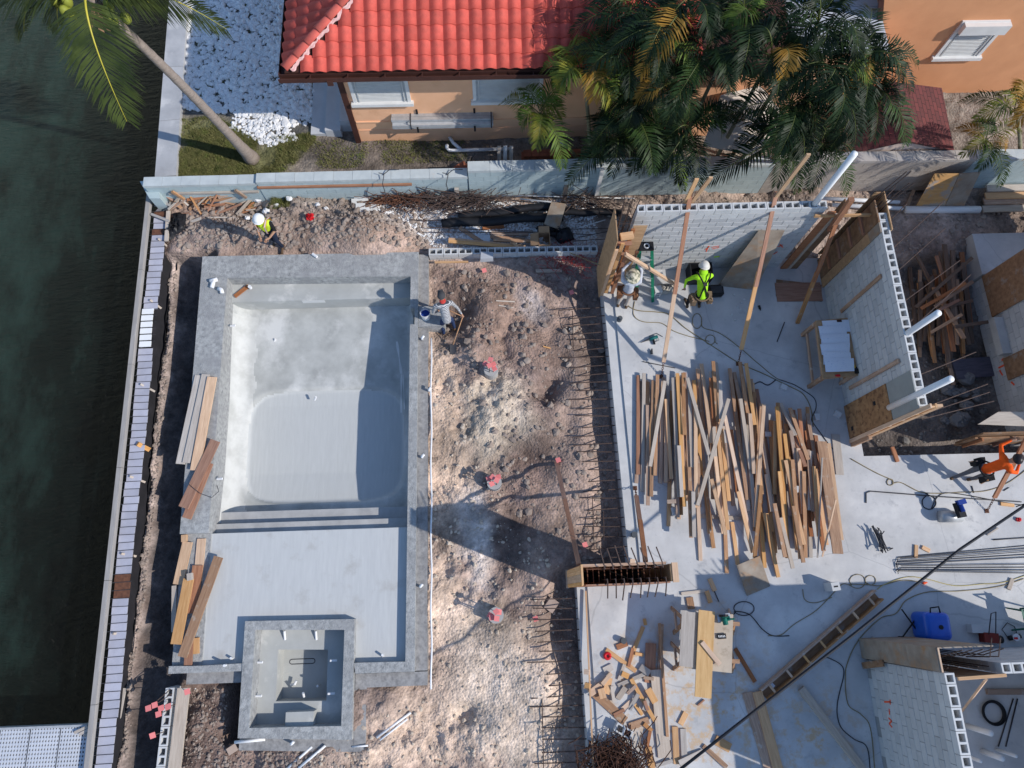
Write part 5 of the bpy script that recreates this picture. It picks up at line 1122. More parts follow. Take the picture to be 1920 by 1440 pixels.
for key, lf in (('d', darkLeaf), ('m', midLeaf), ('y', yelLeaf), ('g', goldLeaf), ('v', vivLeaf)):
    FR[key] = []
    for v in range(5 if key in 'dm' else 3):
        el = rad((68, 52, 38, 60, 25)[v]); dr = (.95, .85, .8, 1.15, .6)[v]
        FR[key].append(frond(areca_curve(rr.uniform(1.7,2.15), el, dr), 34, .55, .016, .35, .7, rr, .016).mesh('frond', [lf, ribM]))
def areca(crown, base, nf, keys, label, group=None, sc=1., seed=0, name='areca_palm', spread=1.):
    r = random.Random(seed); crown = Vector(crown); base = Vector(base)
    t = thing(name, base, label, 'palm', group)
    mb = MB(); K = 6; mid = base.lerp(crown, .5) + Vector((r.uniform(-.12,.12), r.uniform(-.1,.1), .1))
    pts = [base.lerp(mid, i/K*1.0).lerp(mid.lerp(crown, i/K), i/K) for i in range(K+1)]
    mb.tube(pts, [.06*(1-.35*i/K) for i in range(K+1)], 8); mb.build('trunk', thinTrunkM, t, True)
    a0 = r.uniform(0, 6.28)
    for i in range(nf):
        k = keys[i % len(keys)]; me = FR[k][r.randrange(len(FR[k]))]; a = a0 + i*2.399 + r.uniform(-.3,.3)
        M_ = Matrix.Translation(crown + Vector((0,0,r.uniform(-.15,.1)))) @ Matrix.Rotation(a,4,'Z') @ Matrix.Rotation(r.uniform(-.25,.2),4,'Y') @ Matrix.Scale(sc*r.uniform(.8,1.1),4); place('frond', me, M_, t)
    return t
areca(P(1012,213,2.3), P(1090,306,.05), 9, 'vyvy', 'small lone areca palm with green and yellow fronds before the orange wall', None, .95, 1)
areca(P(1092,140,3.5), P(1105,300,.05), 10, 'yvyg', 'yellow-green areca palm with a golden hanging frond at the left of the cluster', None, 1.2, 2)
dark = [(1165,100,4.2),(1180,205,3.2),(1240,55,4.8),(1262,160,4.0),(1290,245,2.9),(1325,95,4.6),(1392,35,5.0),(1445,110,4.8),(1482,195,4.0),(1530,50,5.2),(1552,135,4.8),(1588,205,4.0),(1450,268,2.8),(1535,275,2.9),(1222,280,2.4),(1612,100,5.0),(1150,265,2.3),(1628,165,4.4),(1180,20,4.6),(1290,10,5.0)]
def palm_label(i):
    row = lambda q: 0 if q[1] < 120 else (1 if q[1] < 230 else 2)
    r_ = row(dark[i]); same = sorted(q[0] for q in dark if row(q) == r_); k = same.index(dark[i][0])
    nth = ('leftmost','second from left','third from left','fourth from left','fifth from left','sixth from left','seventh from left','eighth from left','ninth from left','tenth from left')[k]
    return 'dark areca palm, ' + nth + ' in the ' + ('back row','middle row','front row')[r_] + ' of the cluster'
for i,(a,b_,z_) in enumerate(dark):
    c = P(a,b_,z_); bx = min(max(c.x*.96+random.uniform(-.3,.3), 2.6), 9.0); by_ = min(max(c.y+random.uniform(-.3,.5), 11.35), 12.6)
    areca(c, (bx, by_, .02), 11, ('ddmd','dmdd','dddv','dddmddddddg')[i % 4], palm_label(i), 'areca palms in the dense cluster', rr.uniform(.9,1.15), 10+i)
areca(P(1905,205,3.2), P(1912,300,.05), 9, 'gymy', 'golden brown areca palm at the right edge below the tall orange wall', None, .9, 50)
areca(P(1850,262,2.0), P(1846,300,.05), 8, 'mygm', 'low olive areca palm beside the garden shed', None, .75, 51)
# leaning coconut palm
cp = thing('coconut_palm', P(475,300,.03), 'leaning coconut palm with ringed grey trunk and long feathery fronds, top left', 'palm')
cb, cc = P(474,299,.02), P(166,-8,6.6)
mb = MB(); K = 40; pts = []; rad_ = []
for i in range(K+1):
    t = i/K; p = cb.lerp(cc, t) + Vector((0,0,.35*math.sin(math.pi*t))); pts.append(p); rad_.append((.128 - .048*t + (.10*math.exp(-t*16))) * (1 + (.05 if i % 2 else -.02)))
mb.tube(pts, rad_, 14); mb.build('trunk', trunkM, cp, True)
def bez(a, b_, c_): return lambda t: a.lerp(b_, t).lerp(b_.lerp(c_, t), t)
top = cc + Vector((0,0,.1))
for i,(px,py,z_,arch,ll) in enumerate(((238,228,5.0,.9,1.05),(45,60,4.9,1.0,1.1),(-80,55,5.2,1.0,1.1),(-70,-40,6.0,.9,1.1),(300,20,5.6,.8,1.0),(425,55,5.3,1.0,1.0),(395,-30,6.2,.8,1.0),(130,-220,6.8,.8,1.0),(260,-200,6.6,.8,1.0),(110,50,4.9,.7,.9))):
    tip = P(px,py,z_); midp = (top+tip)/2 + Vector((0,0,arch)); fm = frond(bez(top, midp, tip), 80, ll, .017, .30, .45, rr, .028, .10)
    fm.build('frond', [cocoLeaf, mat('yellow_rib', (.50,.42,.04), (.36,.32,.04), rough=.5, bump=0)], cp)
cnM = mat('green_coconut', (.30,.32,.05), (.20,.24,.04), rough=.5, bump=.05)
for i in range(9):
    c = cc + Vector((rr.uniform(-.1,.75) if i < 5 else rr.uniform(-.75,-.45), rr.uniform(-.25,.1), rr.uniform(-.35,-.1))); mb = MB(); mb.ell(c, (.10,.10,.13), 10, 7); mb.build('coconut', cnM, cp, True)
mb = MB()
for i in range(7): a = rr.uniform(-2.6,-.6); mb.bar(cc+Vector((0,0,-.2)), cc+Vector((.35*math.cos(a),.35*math.sin(a),-.55)), .09, .015)
mb.build('dry_sheath', mat('dry_sheath', (.42,.26,.16), (.28,.16,.10)), cp)
# ================================================================ LUMBER, SCRAP, DEBRIS (each piece comes to rest on what lies under it)
DX0, DX1, DY0, DY1, DS = -10., 16., -6., 12., .03
dnx, dny = int((DX1-DX0)/DS), int((DY1-DY0)/DS)
dxs = DX0 + (np.arange(dnx)+.5)*DS; dys = DY0 + (np.arange(dny)+.5)*DS; DXg, DYg = np.meshgrid(dxs, dys)
HMAP = Z[np.clip(((DYg-GY0)/GS).astype(int),0,NY-1), np.clip(((DXg-GX0)/GS).astype(int),0,NX-1)].copy()
HMAP[inpoly(DXg, DYg, SLAB)] = 0.
def foot(p, d, L_, w_, n=None):
    nl = max(4, int(L_/.05)); nw = max(2, int(w_/.025)+1); u = np.linspace(0, 1, nl); v = np.linspace(-.5, .5, nw)
    sx_ = p[0] + d[0]*L_*u[:,None] - d[1]*w_*v[None,:]; sy_ = p[1] + d[1]*L_*u[:,None] + d[0]*w_*v[None,:]
    return u, np.clip(((sx_-DX0)/DS).astype(int),0,dnx-1), np.clip(((sy_-DY0)/DS).astype(int),0,dny-1)
def rest(p0, p1, w_, t_):
    """lowest pose of a straight piece over the height map; returns end heights (underside) and raises the map"""
    p0 = Vector(p0[:2]); p1 = Vector(p1[:2]); L_ = (p1-p0).length; d = (p1-p0)/L_
    u, ix, iy = foot(p0, d, L_, w_); h = HMAP[iy, ix].max(1); best = None
    cand = [0, len(u)-1] + list(np.argsort(-h)[:8]); 
    k = len(u)
    for i in cand:
        for j in cand:
            if j <= i: continue
            s = (h[j]-h[i])/(u[j]-u[i]); s = max(-.35*L_, min(.35*L_, s)); line = h[i] + s*(u-u[i]); 
            lift = max(0, float((h-line).max())); line = line + lift; c = float(line.mean()) + .02*abs(s)
            if best is None or c < best[0]: best = (c, line[0], line[-1], line)
    if best is None: m_ = float(h.max()); best = (m_, m_, m_, np.full(k, m_))
    top = np.repeat((best[3] + t_)[:,None], ix.shape[1], 1); np.maximum.at(HMAP, (iy, ix), top)
    return best[1], best[2]
CAT = {}
def lay(name, a, b_, w_, t_, m_, label, cat, group=None, z=0., world=False):
    p0 = Vector(a) if world else P(a[0], a[1], z); p1 = Vector(b_) if world else P(b_[0], b_[1], z)
    z0, z1 = rest(p0, p1, w_, t_); up = (0,0,1)
    return board(name, (p0.x,p0.y,z0+t_/2+.001), (p1.x,p1.y,z1+t_/2+.001), w_, t_, m_, label=label, cat=cat, group=group)
lr = random.Random(5)
LM = [pineM, pineM, oldM, oldM, redM, greyWoodM]
GL = 'reclaimed boards in the big lumber pile'; LB = {'new_pine':'yellowish pine stud in the big lumber pile on the slab','weathered_plank':'weathered brown stud in the big lumber pile on the slab','red_brown_plank':'reddish brown stud in the big lumber pile on the slab','grey_plank':'greyed stud in the big lumber pile on the slab'}
def stud(c, scale, off, w_=.088, m_=None, z=.12, lab=None):
    m_ = m_ or lr.choice(LM); a = (off[0]+c[0]/scale, off[1]+c[1]/scale); b_ = (off[0]+c[2]/scale, off[1]+c[3]/scale)
    lay('stud', a, b_, w_, .04, m_, lab or LB[m_.name], 'board', GL, z)
# bearers under the pile
for c in ((600,1310,940,1330),(560,640,1010,660)): stud(c, 4, (1160,640), .09, greyWoodM, 0)
for i in range(58):     # lower layers
    if i < 34: x_ = lr.uniform(1198,1420); y_ = lr.uniform(700,735) + max(0,(x_-1380))*.6; L_ = lr.uniform(170,280)*(.7 if x_ < 1260 else 1); dx = (x_-1240)*.10 + lr.uniform(-12,12)
    else: x_ = lr.uniform(1425,1520); y_ = lr.uniform(765,830); L_ = lr.uniform(180,260); dx = 15 + lr.uniform(-14,20)
    stud((x_,y_,x_+dx,y_+L_), 1, (0,0), z=.05)
O4 = (1160,640)
for c,m_ in (((150,250,148,995),redM),((190,240,183,1120),greyWoodM),((222,300,218,480),None),((215,480,220,1230),oldM),((255,300,242,1165),oldM),((285,260,268,1010),oldM),((330,300,320,1060),None),((355,440,352,1060),pineM),((395,290,440,1175),greyWoodM),((425,260,472,1250),None),((465,260,472,720),oldM),((350,440,392,1035),pineM),((510,370,530,960),None),((555,500,552,1262),pineM),((590,210,640,660),oldM),((620,170,672,780),pineM),((675,290,702,650),None),((690,170,722,620),oldM),((740,320,742,600),greyWoodM),((735,150,760,330),greyWoodM),((830,205,962,1190),oldM),((870,230,930,640),None),((890,450,978,965),greyWoodM),((905,160,962,640),oldM),((940,180,1000,640),None),((765,660,822,1200),pineM),((800,770,872,1230),None),((700,880,790,1440),pineM),((640,970,690,1440),None),((1050,480,1032,1100),oldM),((1150,610,1162,1150),None),((1165,480,1232,1240),oldM),((1220,460,1292,720),greyWoodM),((1215,710,1302,1440),pineM),((1255,690,1352,1160),None),((1330,520,1392,960),redM),((1400,550,1472,960),oldM),((1310,820,1362,1300),None),((1420,830,1412,1270),greyWoodM),((1490,700,1502,1180),redM),((1100,1000,1142,1280),pineM),((1440,1150,1492,1410),pineM),((590,860,615,1240),None),((735,700,800,1420),pineM),((850,660,900,1130),None),((960,560,1000,1000),pineM),((430,800,450,1180),greyWoodM),((505,960,525,1440),oldM)): stud(c, 4, O4, m_=m_)
O5 = (1420,700)
for c,m_ in (((110,260,200,1250),pineM),((250,470,292,690),None),((170,640,302,1240),pineM),((340,560,382,1000),None),((60,1010,152,1430),pineM),((20,1170,52,1380),pineM),((10,900,60,1400),None),((220,260,320,640),oldM),((300,720,330,1330),oldM),((215,640,270,1340),None),((380,680,420,1180),None),((130,720,190,1260),None)): stud(c, 3.84, O5, m_=m_)
O6 = (1000,900)
for c,m_ in (((1120,100,1130,420),greyWoodM),((1190,180,1212,580),pineM),((1240,60,1302,490),None),((1270,0,1362,400),pineM),((1390,360,1402,670),None),((1440,300,1482,610),None),((1750,280,1842,640),None),((1650,240,1772,700),pineM),((1700,180,1780,560),None),((1830,200,1900,600),None)): stud(c, 3.84, O6, m_=m_)
for c,m_,lb in (((505,285,662,860),greyWoodM,'grey stud slanting down to the right on top of the lumber pile'),((350,295,240,935),greyWoodM,'grey stud slanting down to the left at the left of the lumber pile'),((790,560,992,1400),pineM,'long yellow stud slanting right across the lower lumber pile'),((1078,480,1032,1390),pineM,'long pine stud lying between the two halves of the lumber pile'),((815,440,572,1240),greyWoodM,'pale stud lying steeply across the middle of the lumber pile, on top')): stud(c, 4, O4, m_=m_, z=.3, lab=lb)
for c,m_ in (((1480,80,1600,520),pineM),((1640,40,1604,560),oldM)): stud(c, 3.84, O6, m_=m_, z=.3)
lay('plank', (1546,832), (1578,1012), .26, .04, pineM, 'wide bright orange plank at the right edge of the lumber pile', 'board', z=.2)
lay('plank', (1536,830), (1556,1040), .24, .04, oldM, 'wide brown plank beside the bright orange one at the lumber pile', 'board', z=.2)
lay('plank', (1566,815), (1574,890), .20, .03, greyWoodM, 'short grey plank behind the wide planks of the lumber pile', 'board')
lay('lath', (1535,861), (1533,1046), .03, .03, greyWoodM, 'thin pale lath on the right half of the lumber pile', 'lath', z=.3)
lay('lath', (1549,942), (1540,1044), .03, .03, pineM, 'second thin lath beside the wide planks', 'lath', z=.3)
pl_ = lay('plywood_square', (1396,1052), (1422,1108), .62, .02, plyGreyM, 'square stained plywood board with a rope handle', 'plywood')
mb = MB(); a = P(1444,1080,.03); mb.tube([a, a+Vector((.08,.02,.05)), a+Vector((.10,-.07,.05)), a+Vector((.02,-.12,.02))], .012, 6); mb.build('handle', darkBarM, pl_)
pl_['label'] = 'square stained plywood board with a rope handle'
# the handle mesh is placed in the board's frame
hobj = pl_.children[0]; hobj.matrix_parent_inverse = pl_.matrix_local.inverted()
# offcuts of block lying on the pile
def chunk(px, py, s_, z, m_, label, rz=None, cat='block chip'):
    c = P(px,py,z); mb = MB(); mb.box((c.x,c.y,z+s_[2]/2), s_, lr.uniform(0,3) if rz is None else rz); mb.jitter(min(s_)*.12); return mb.build('block_chip', m_, None, False, label, cat)
for i,(px,py,lab) in enumerate(((1490,918,'white block chip lying on the right half of the lumber pile'),(1438,815,'white block in the dark gap of the lumber pile'),(1530,783,'pale block chip on the slab behind the lumber pile'),(1569,778,'small pale chip near the plywood end of the blueprint wall'),(1468,727,'pale chip beside the cord knot'),(1402,772,'brownish block on top of the left half of the lumber pile'))):
    c = P(px,py,.1); jz = float(HMAP[int((c.y-DY0)/DS), int((c.x-DX0)/DS)]); chunk(px, py, (.16,.13,.09), jz, cmuTopM if i != 5 else oldM, lab)
for i,(px,py) in enumerate(((1578,700),(1584,712),(1580,722),(1590,731),(1586,742),(1594,752),(1574,694),(1589,760))): chunk(px, py, (.10,.08,.06), 0, cmuM, 'block crumb in the row of rubble at the foot of the blueprint wall'); o_ = bpy.context.scene.objects; 
for o in COL.objects:
    if o.name.startswith('block_chip') and 'row of rubble' in o.get('label',''): o['group'] = 'block crumbs at the blueprint wall'
chunk(1265,960,(.20,.20,.19), 0, cmuTopM, 'square pale block standing alone left of the lumber pile', .15, 'block')
lay('wood_block', (1247,943), (1262,943), .09, .06, pineM, 'short yellow wood block behind the square pale block', 'wood block')
mb = MB(); c = P(1553,1100,0); mb.box((c.x,c.y,.2), (.2,.19,.40), .1); cb_ = mb.build('upright_block', cmuTopM, None, False, 'grey block standing on end near the coiled cord', 'block')
mb = MB(); mb.box((c.x,c.y,.401), (.10,.035,.004), .1); mb.build('core_slot', blackM, cb_)
# single boards on the slab, from the photograph
singles = [((1462,1120+0),(1650,1118),0)]
def L1(name, a, b_, w_, m_, lab, t_=.04, cat='board', group=None): return lay(name, a, b_, w_, t_, m_, lab, cat, group)
L1('board_offcut',(1330,1085),(1340,1108),.10,pineM,'short tan offcut below the square plywood board',.05)
L1('board_offcut',(1277,1113),(1322,1108),.07,greyWoodM,'thin grey offcut beyond the saw table')
L1('board_offcut',(1324,1108),(1332,1130),.10,pineM,'small orange offcut beyond the saw table')
L1('board_offcut',(1292,1120),(1296,1142),.16,oldM,'wide short offcut touching the saw table end')
L1('board_offcut',(1378,1216),(1415,1278),.09,redM,'brown board lying off the right corner of the saw table')
L1('board_offcut',(1728,1030-4),(1742,1033),.10,pineM,'tan offcut right of the bent rebar bundle')
L1('board_offcut',(1717,1022),(1716,1046),.08,pineM,'upright-lying tan offcut right of the bent rebar bundle')
L1('board_offcut',(1875,945),(1900,948),.08,pineM,'pale offcut near the turnbuckle of the right brace')
L1('lath',(1850,1003),(1870,990),.03,greyWoodM,'thin lath under the black overhead cable')
L1('board_offcut',(1890,1105),(1897,1085),.09,greyWoodM,'pale offcut at the right edge by the cords')
L1('plank',(1400,1298),(1442,1445),.22,oldM,'wide weathered plank of the pair at the bottom edge')
L1('plank',(1418,1296),(1458,1445),.22,pineM,'pale yellow plank of the pair at the bottom edge')
L1('timber',(1500,1290),(1618,1445),.16,greyWoodM,'heavy grey timber lying diagonally near the orange-marked wall',.10,'timber')
L1('lath',(1634,1195),(1716,1237),.05,greyWoodM,'thin board leaning toward the stained corner form')
L1('plank',(1240,1170),(1236,1268),.10,oldM,'upright narrow board in the scrap heap')
L1('plank',(1220,1206),(1218,1280),.24,redM,'wide red-brown board in the scrap heap')
L1('plank',(1230,1255),(1246,1420),.30,greyWoodM,'long pale plank across the scrap heap')
L1('plank',(1234,1168),(1250,1380),.06,oldM,'thin edge board beside the long pale plank')
L1('plank',(1136,1218),(1192,1258),.10,pineM,'pinkish stud on top of the scrap heap')
L1('plank',(1116,1300),(1172,1352),.20,oldM,'wide brown plank at the left of the scrap heap')
L1('plank',(1158,1285),(1210,1262),.08,greyWoodM,'grey stud crossing the scrap heap')
L1('plank',(1182,1272),(1226,1350),.09,pineM,'yellow stud in the middle of the scrap heap')
L1('plank',(1265,1362),(1268,1432),.13,pineM,'tan board standing apart near the bottom edge')
L1('plank',(1280,1366),(1283,1428),.13,greyWoodM,'grey board beside the tan one near the bottom edge')
L1('plank',(1275,1358),(1286,1336),.12,pineM,'small tan offcut above the pair of boards near the bottom')
L1('plank',(1340,1386),(1368,1402),.20,pineM,'pale yellow block of wood near the bottom edge',.06)
L1('plank',(1318,1398),(1362,1438),.10,oldM,'brown board under the pale yellow block')
L1('plank',(1272,1430),(1318,1410),.14,greyWoodM,'grey curved offcut at the bottom edge')
L1('offcut',(1308,1322),(1320,1312),.03,redM,'thin stick below the saw table plank')
sc = [((1180,1240),(1206,1175)),((1156,1214),(1176,1206)),((1186,1215),(1178,1250)),((1170,1245),(1160,1275)),((1132,1258),(1148,1250)),((1140,1275),(1105,1300)),((1135,1300),(1142,1270)),((1150,1315),(1146,1285)),((1158,1310),(1172,1288)),((1166,1330),(1186,1312)),((1180,1362),(1216,1350)),((1205,1330),(1218,1300)),((1190,1320),(1204,1340)),((1206,1356),(1222,1370)),((1206,1270),(1224,1272)),((1212,1290),(1226,1315)),((1106,1288),(1096,1284)),((1190,1225),(1206,1228)),((1208,1160),(1210,1172)),((1125,1290),(1130,1308)),((1195,1300),(1180,1330)),((1212,1330),(1206,1312)),((1150,1340),(1170,1330)),((1215,1400),(1222,1440)),((1218,1370),(1212,1400)),((1230,1435),(1260,1425)),((1145,1262),(1128,1282)),((1176,1300),(1190,1285)),((1200,1250),(1216,1262)),((1165,1262),(1178,1268))]
ord_ = ['uppermost','second','third']
for i,(a,b_) in enumerate(sc): L1('board_offcut', a, b_, lr.choice((.07,.09,.12,.15)), lr.choice([pineM,pineM,oldM,greyWoodM,redM]), 'loose wood offcut in the scrap heap beside the saw table', lr.choice((.025,.04,.04)), group='wood offcuts in the scrap heap')
for (a,b_) in (((1093,1105),(1105,1435)),): L1('edge_batten', (1098,1108), (1110,1436), .035, pineM, 'long thin batten laid along the lower slab edge')
for (px,py,lab) in ((1098,1258,'small yellow block on the lower slab edge'),(1099,1283,'second small yellow block on the lower slab edge'),(1185,1052,'small yellow block at the foot of the beam form')): lay('wood_block', (px-4,py), (px+5,py+1), .11, .05, pineM, lab, 'wood block')
# open trough form lying on the slab
tf = thing('trough_form', P(1560,1195,0), 'long narrow timber trough form with cross cleats lying diagonally on the slab', 'formwork')
a, b_ = P(1432,1302,.1), P(1645,1115,.1); d = (b_-a).normalized(); pn = Vector((-d.y,d.x,0))
for s_ in (-1,1): board('side_board', a+pn*.12*s_+Vector((0,0,.02)), b_+pn*.12*s_+Vector((0,0,.02)), .04, .2, oldM, tf)
board('bottom_board', a+Vector((0,0,-.075)), b_+Vector((0,0,-.075)), .2, .02, plyDarkM, tf)
for i in range(7): c = a.lerp(b_, .06+i*.145); board('cleat', c-pn*.098+Vector((0,0,.09)), c+pn*.098+Vector((0,0,.09)), .05, .03, pineM, tf)
mb = MB(); c = a.lerp(b_,.08); mb.box((c.x,c.y,.045),(.10,.09,.02),.7); mb.build('paper_scrap', paperM, None, False, 'white paper scrap inside the trough form', 'paper')
# debris behind the pool: driftwood, rebar heaps, black pipes, forms
def heap_bars(name, cpx, rx, ry, n, m_, label, z=-.25, rot=0, lmin=.5, lmax=1.6, rb=.011, curl=.15, hh=.35, sd=1):
    r = random.Random(sd); t = thing(name, P(cpx[0],cpx[1],z), label, 'rebar'); c = P(cpx[0],cpx[1],z); mb = MB()
    for i in range(n):
        a = rot + r.gauss(0,.45); L_ = r.uniform(lmin,lmax); x_ = c.x + r.gauss(0,rx*.45); y_ = c.y + r.gauss(0,ry*.45); zz = z + .02 + abs(r.gauss(0,hh*.5))
        dv = Vector((math.cos(a),math.sin(a),r.uniform(-.12,.12))); p = Vector((x_,y_,zz)); q = Vector((-dv.y,dv.x,0))*r.uniform(-curl,curl); pts = [p-dv*L_/2, p+q*.8, p+dv*L_/2]
        if r.random() < .35: pts.append(pts[-1]+Vector((r.uniform(-.1,.1),r.uniform(.1,.25)*r.choice((-1,1)),.02)))
        o = MB(); o.tube(pts, rb, 4); o.build('bar', m_, t)
    return t
heap_bars('rebar_heap', (745,376), 1.0, .22, 70, rustM, 'small heap of rusty rebar stirrups beside the white tiles', sd=1)
heap_bars('rebar_heap', (862,384), 1.5, .30, 110, rebarM, 'large tangled heap of rebar against the taller teal wall', sd=2, hh=.45)
heap_bars('rebar_heap', (1100,384), .8, .25, 45, rebarM, 'tangle of bent rebar behind the plywood column form', sd=3)
heap_bars('rebar_tangle', (1150,1432), .72, .50, 230, mat('dark_rust',(.12,.055,.035),(.05,.027,.02),rough=.9,scale=14,bump=.3), 'rusty tangle of bent rebar and wire at the bottom edge', z=.03, rot=1.2, lmin=.3, lmax=.8, curl=.5, hh=.55, sd=4)
tl_i = 0
for (px,py) in ((672,366),(690,366),(682,377),(676,388),(698,390),(684,396),(668,379)):
    c = gp(px,py,.03); mb = MB(); mb.box((c.x,c.y,c.z+.02), (.26,.20,.035), lr.uniform(-.3,.3)); mb.build('stone_tile', mat('white_tile',(.72,.71,.69),(.6,.6,.59)), None, False, 'white stone tile in the loose stack beside the small rebar heap', 'tile', 'white stone tiles in a loose stack')
sr = random.Random(9)
for i in range(54):
    px = sr.uniform(325,480); py = 382 + sr.gauss(0,9) + (px-400)*.02; a = sr.gauss(.25,.5); L_ = sr.uniform(.25,.85); c = gp(px,py,.04)
    p0 = c - Vector((math.cos(a),math.sin(a),0))*L_/2; p1 = c + Vector((math.cos(a),math.sin(a),0))*L_/2
    lay('driftwood', p0, p1, sr.choice((.03,.05,.08)), .03, sr.choice([oldM,greyWoodM,redM]), 'broken branch or splinter in the heap along the low teal wall', 'branch', 'splintered wood heap by the low teal wall', world=True)
for i,(px,py,s_) in enumerate(((533,372,.10),(543,374,.09),(500,398,.12),(518,387,.10),(512,415,.08),(485,375,.14),(465,410,.07),(596,385,.08),(612,392,.07))):
    c = gp(px,py,.02); mb = MB(); mb.ell((c.x,c.y,c.z+s_*.4),(s_,s_*.8,s_*.6),8,6); mb.jitter(.02); mb.build('boulder', whiteStoneM, None, False, 'pale rock lying at the foot of the teal wall', 'rock', 'pale rocks by the teal wall')
c = gp(581,407,.03); lump('red_bag', [c+Vector((dx,dy,0)) for dx,dy in ((-.12,.08),(.1,.1),(.13,-.05),(.02,-.12),(-.1,-.08))], redM2, 'crumpled bright red bag on the earth behind the pool', 'bag', .05, 6, False, 16)
# long black pipes
for (a,b_,r_,lab,dz) in (((828,420),(1055,405),.13,'long black pipe lying behind the hollow block row',.1),((860,407),(1060,383),.11,'black pipe with sandy top above the long black pipe',.12),((1050,398),(1165,398),.10,'short black pipe behind the plywood column form',.1)):
    p0, p1 = P(a[0],a[1],-.15), P(b_[0],b_[1],-.15); mb = MB(); n_ = 12; mb.tube([p0.lerp(p1,i/n_)+Vector((0,.03*math.sin(i),.0)) for i in range(n_+1)], r_, 14); mb.build('black_pipe', blackM, None, True, lab, 'pipe')
sheet('plywood_sheet', [P(1020,420,.06), P(1048,430,.06), P(1062,382,.10), P(1034,378,.10)], .02, plyGreyM, 'small brown plywood sheet lying across the black pipes')
sheet('grey_panel', [P(874,462,-.2), P(918,464,-.2), P(919,440,-.15), P(875,438,-.15)], .02, alumM, 'grey metal panel under a diagonal board behind the block row', 'panel')
lay('diagonal_board', (862,428), (928,468), .12, .04, oldM, 'brown board lying diagonally over the grey metal panel', 'board', z=-.15)
for i,(a,b_,m_) in enumerate((((842,455),(985,462),pineM),((842,460),(990,467),pineM),((905,445),(985,448),oldM),((920,440),(990,438),oldM),((905,432),(945,424),redM),((960,455),(972,468),pineM),((925,452),(1000,455),oldM),((1005,510),(1054,503),greyWoodM))):
    lay('debris_board', a, b_, .09, .04, m_, ['lowest yellow board behind the block row','second yellow board behind the block row','brown board behind the block row','upper brown board behind the block row','short reddish board by the black pipe','stub of yellow board near the cardboard box','board just left of the cardboard box','pale board on the dark earth below the red mesh'][i], 'board', z=-.25)
mb = MB(); c = P(1020,452,-.1)
bx_ = thing('cardboard_box', c, 'open brown cardboard box behind the hollow block row', 'box')
mb.bb(c.x-.16,c.y-.2,-.3,c.x-.145,c.y+.2,.05); mb.bb(c.x+.145,c.y-.2,-.3,c.x+.16,c.y+.2,.05); mb.bb(c.x-.145,c.y+.185,-.3,c.x+.145,c.y+.2,.05); mb.bb(c.x-.145,c.y-.2,-.3,c.x+.145,c.y-.185,.05); mb.bb(c.x-.145,c.y-.185,-.3,c.x+.145,c.y+.185,-.29); mb.build('carton', cardM, bx_)
mb = MB(); mb.bar((c.x-.17,c.y,.05),(c.x-.38,c.y,-.02),.38,.008); mb.build('flap', cardM, bx_)
mb = MB(); mb.bar((c.x+.0,c.y+.2,.05),(c.x+.0,c.y+.34,.12),.30,.008); mb.build('flap', cardM, bx_)
lump('black_bag', [P(a,b_,-.25) for a,b_ in ((1003,428),(1030,425),(1072,432),(1078,450),(1050,458),(1040,445),(1010,440))], blackM, 'black plastic bags heaped behind the cardboard box', 'bag', .12, 8)
for i,(a,b_) in enumerate((((770,412),(940,418)),((800,426),(1110,440)),((805,435),(1000,436)),((1060,430),(1140,428)),((1075,452),(1140,448)),((1085,445),(1160,430)))):
    mb = MB(); mb.tube([P(a[0],a[1],-.12), P(b_[0],b_[1],-.10)], .012, 5); mb.build('rebar_rod', rebarM, None, False, 'straight rebar rod lying behind the hollow block row', 'rebar', 'straight rods behind the block row')
for (a,b_,r_,lab) in (((800,367),(860,367),.02,'white pipe on the ground beside the large rebar heap'),((975,373),(1095,385),.02,'long white pipe below the tall teal wall'),((1060,393),(1100,391),.02,'short white pipe beside the black pipe'),((1070,432),(1135,412),.016,'thin white rod slanting near the plywood column form'),((1540,372),(1686,379),.06,'white pipe lying behind the lime hoodie wall'),((1560,384),(1692,391),.06,'second white pipe lying behind the lime hoodie wall'),((1697,393),(1836,393),.105,'thick white pipe lying behind the blueprint wall'),((930,366),(1190,372),.015,'long grey conduit at the foot of the tall teal wall')):
    mb = MB(); mb.tube([P(a[0],a[1],-.2), P(b_[0],b_[1],-.2)], r_, 12); mb.build('pvc_pipe', pvcM, None, True, lab, 'pipe')
# red mesh on the low wall
meshM = mat('red_mesh', (.42,.05,.045), (.3,.03,.03), rough=.8, bump=0)
mb = MB(); r3 = random.Random(2)
for i in range(120):
    px = r3.gauss(1068,26); py = r3.gauss(482,14); c = gp(px,py,.10); a = r3.uniform(0,6.28); mb.tube([c, c+Vector((math.cos(a)*.2,math.sin(a)*.2,r3.uniform(-.05,.08))), c+Vector((math.cos(a+.6)*.35,math.sin(a+.6)*.35,r3.uniform(-.06,.05)))], .006, 4)
o = mb.build('safety_mesh', meshM, None, False, 'red plastic safety mesh crumpled over the hollow block row', 'mesh'); o['kind'] = 'stuff'
mb = MB(); mb.tube([P(1068,474,.1), P(1125,497,.9)], .012, 6); mb.build('rope', cordM, None, False, 'striped rope from the red mesh to the plywood column form', 'rope')
mb = MB(); c = P(913,483,.0); mb.box(c+Vector((0,0,.08)),(.35,.2,.14),.1); mb.jitter(.03); mb.build('bagged_mortar', mat('grey_bag',(.42,.44,.47),(.34,.35,.38)), None, False, 'grey mortar lump and bag on the hollow block row', 'bag')
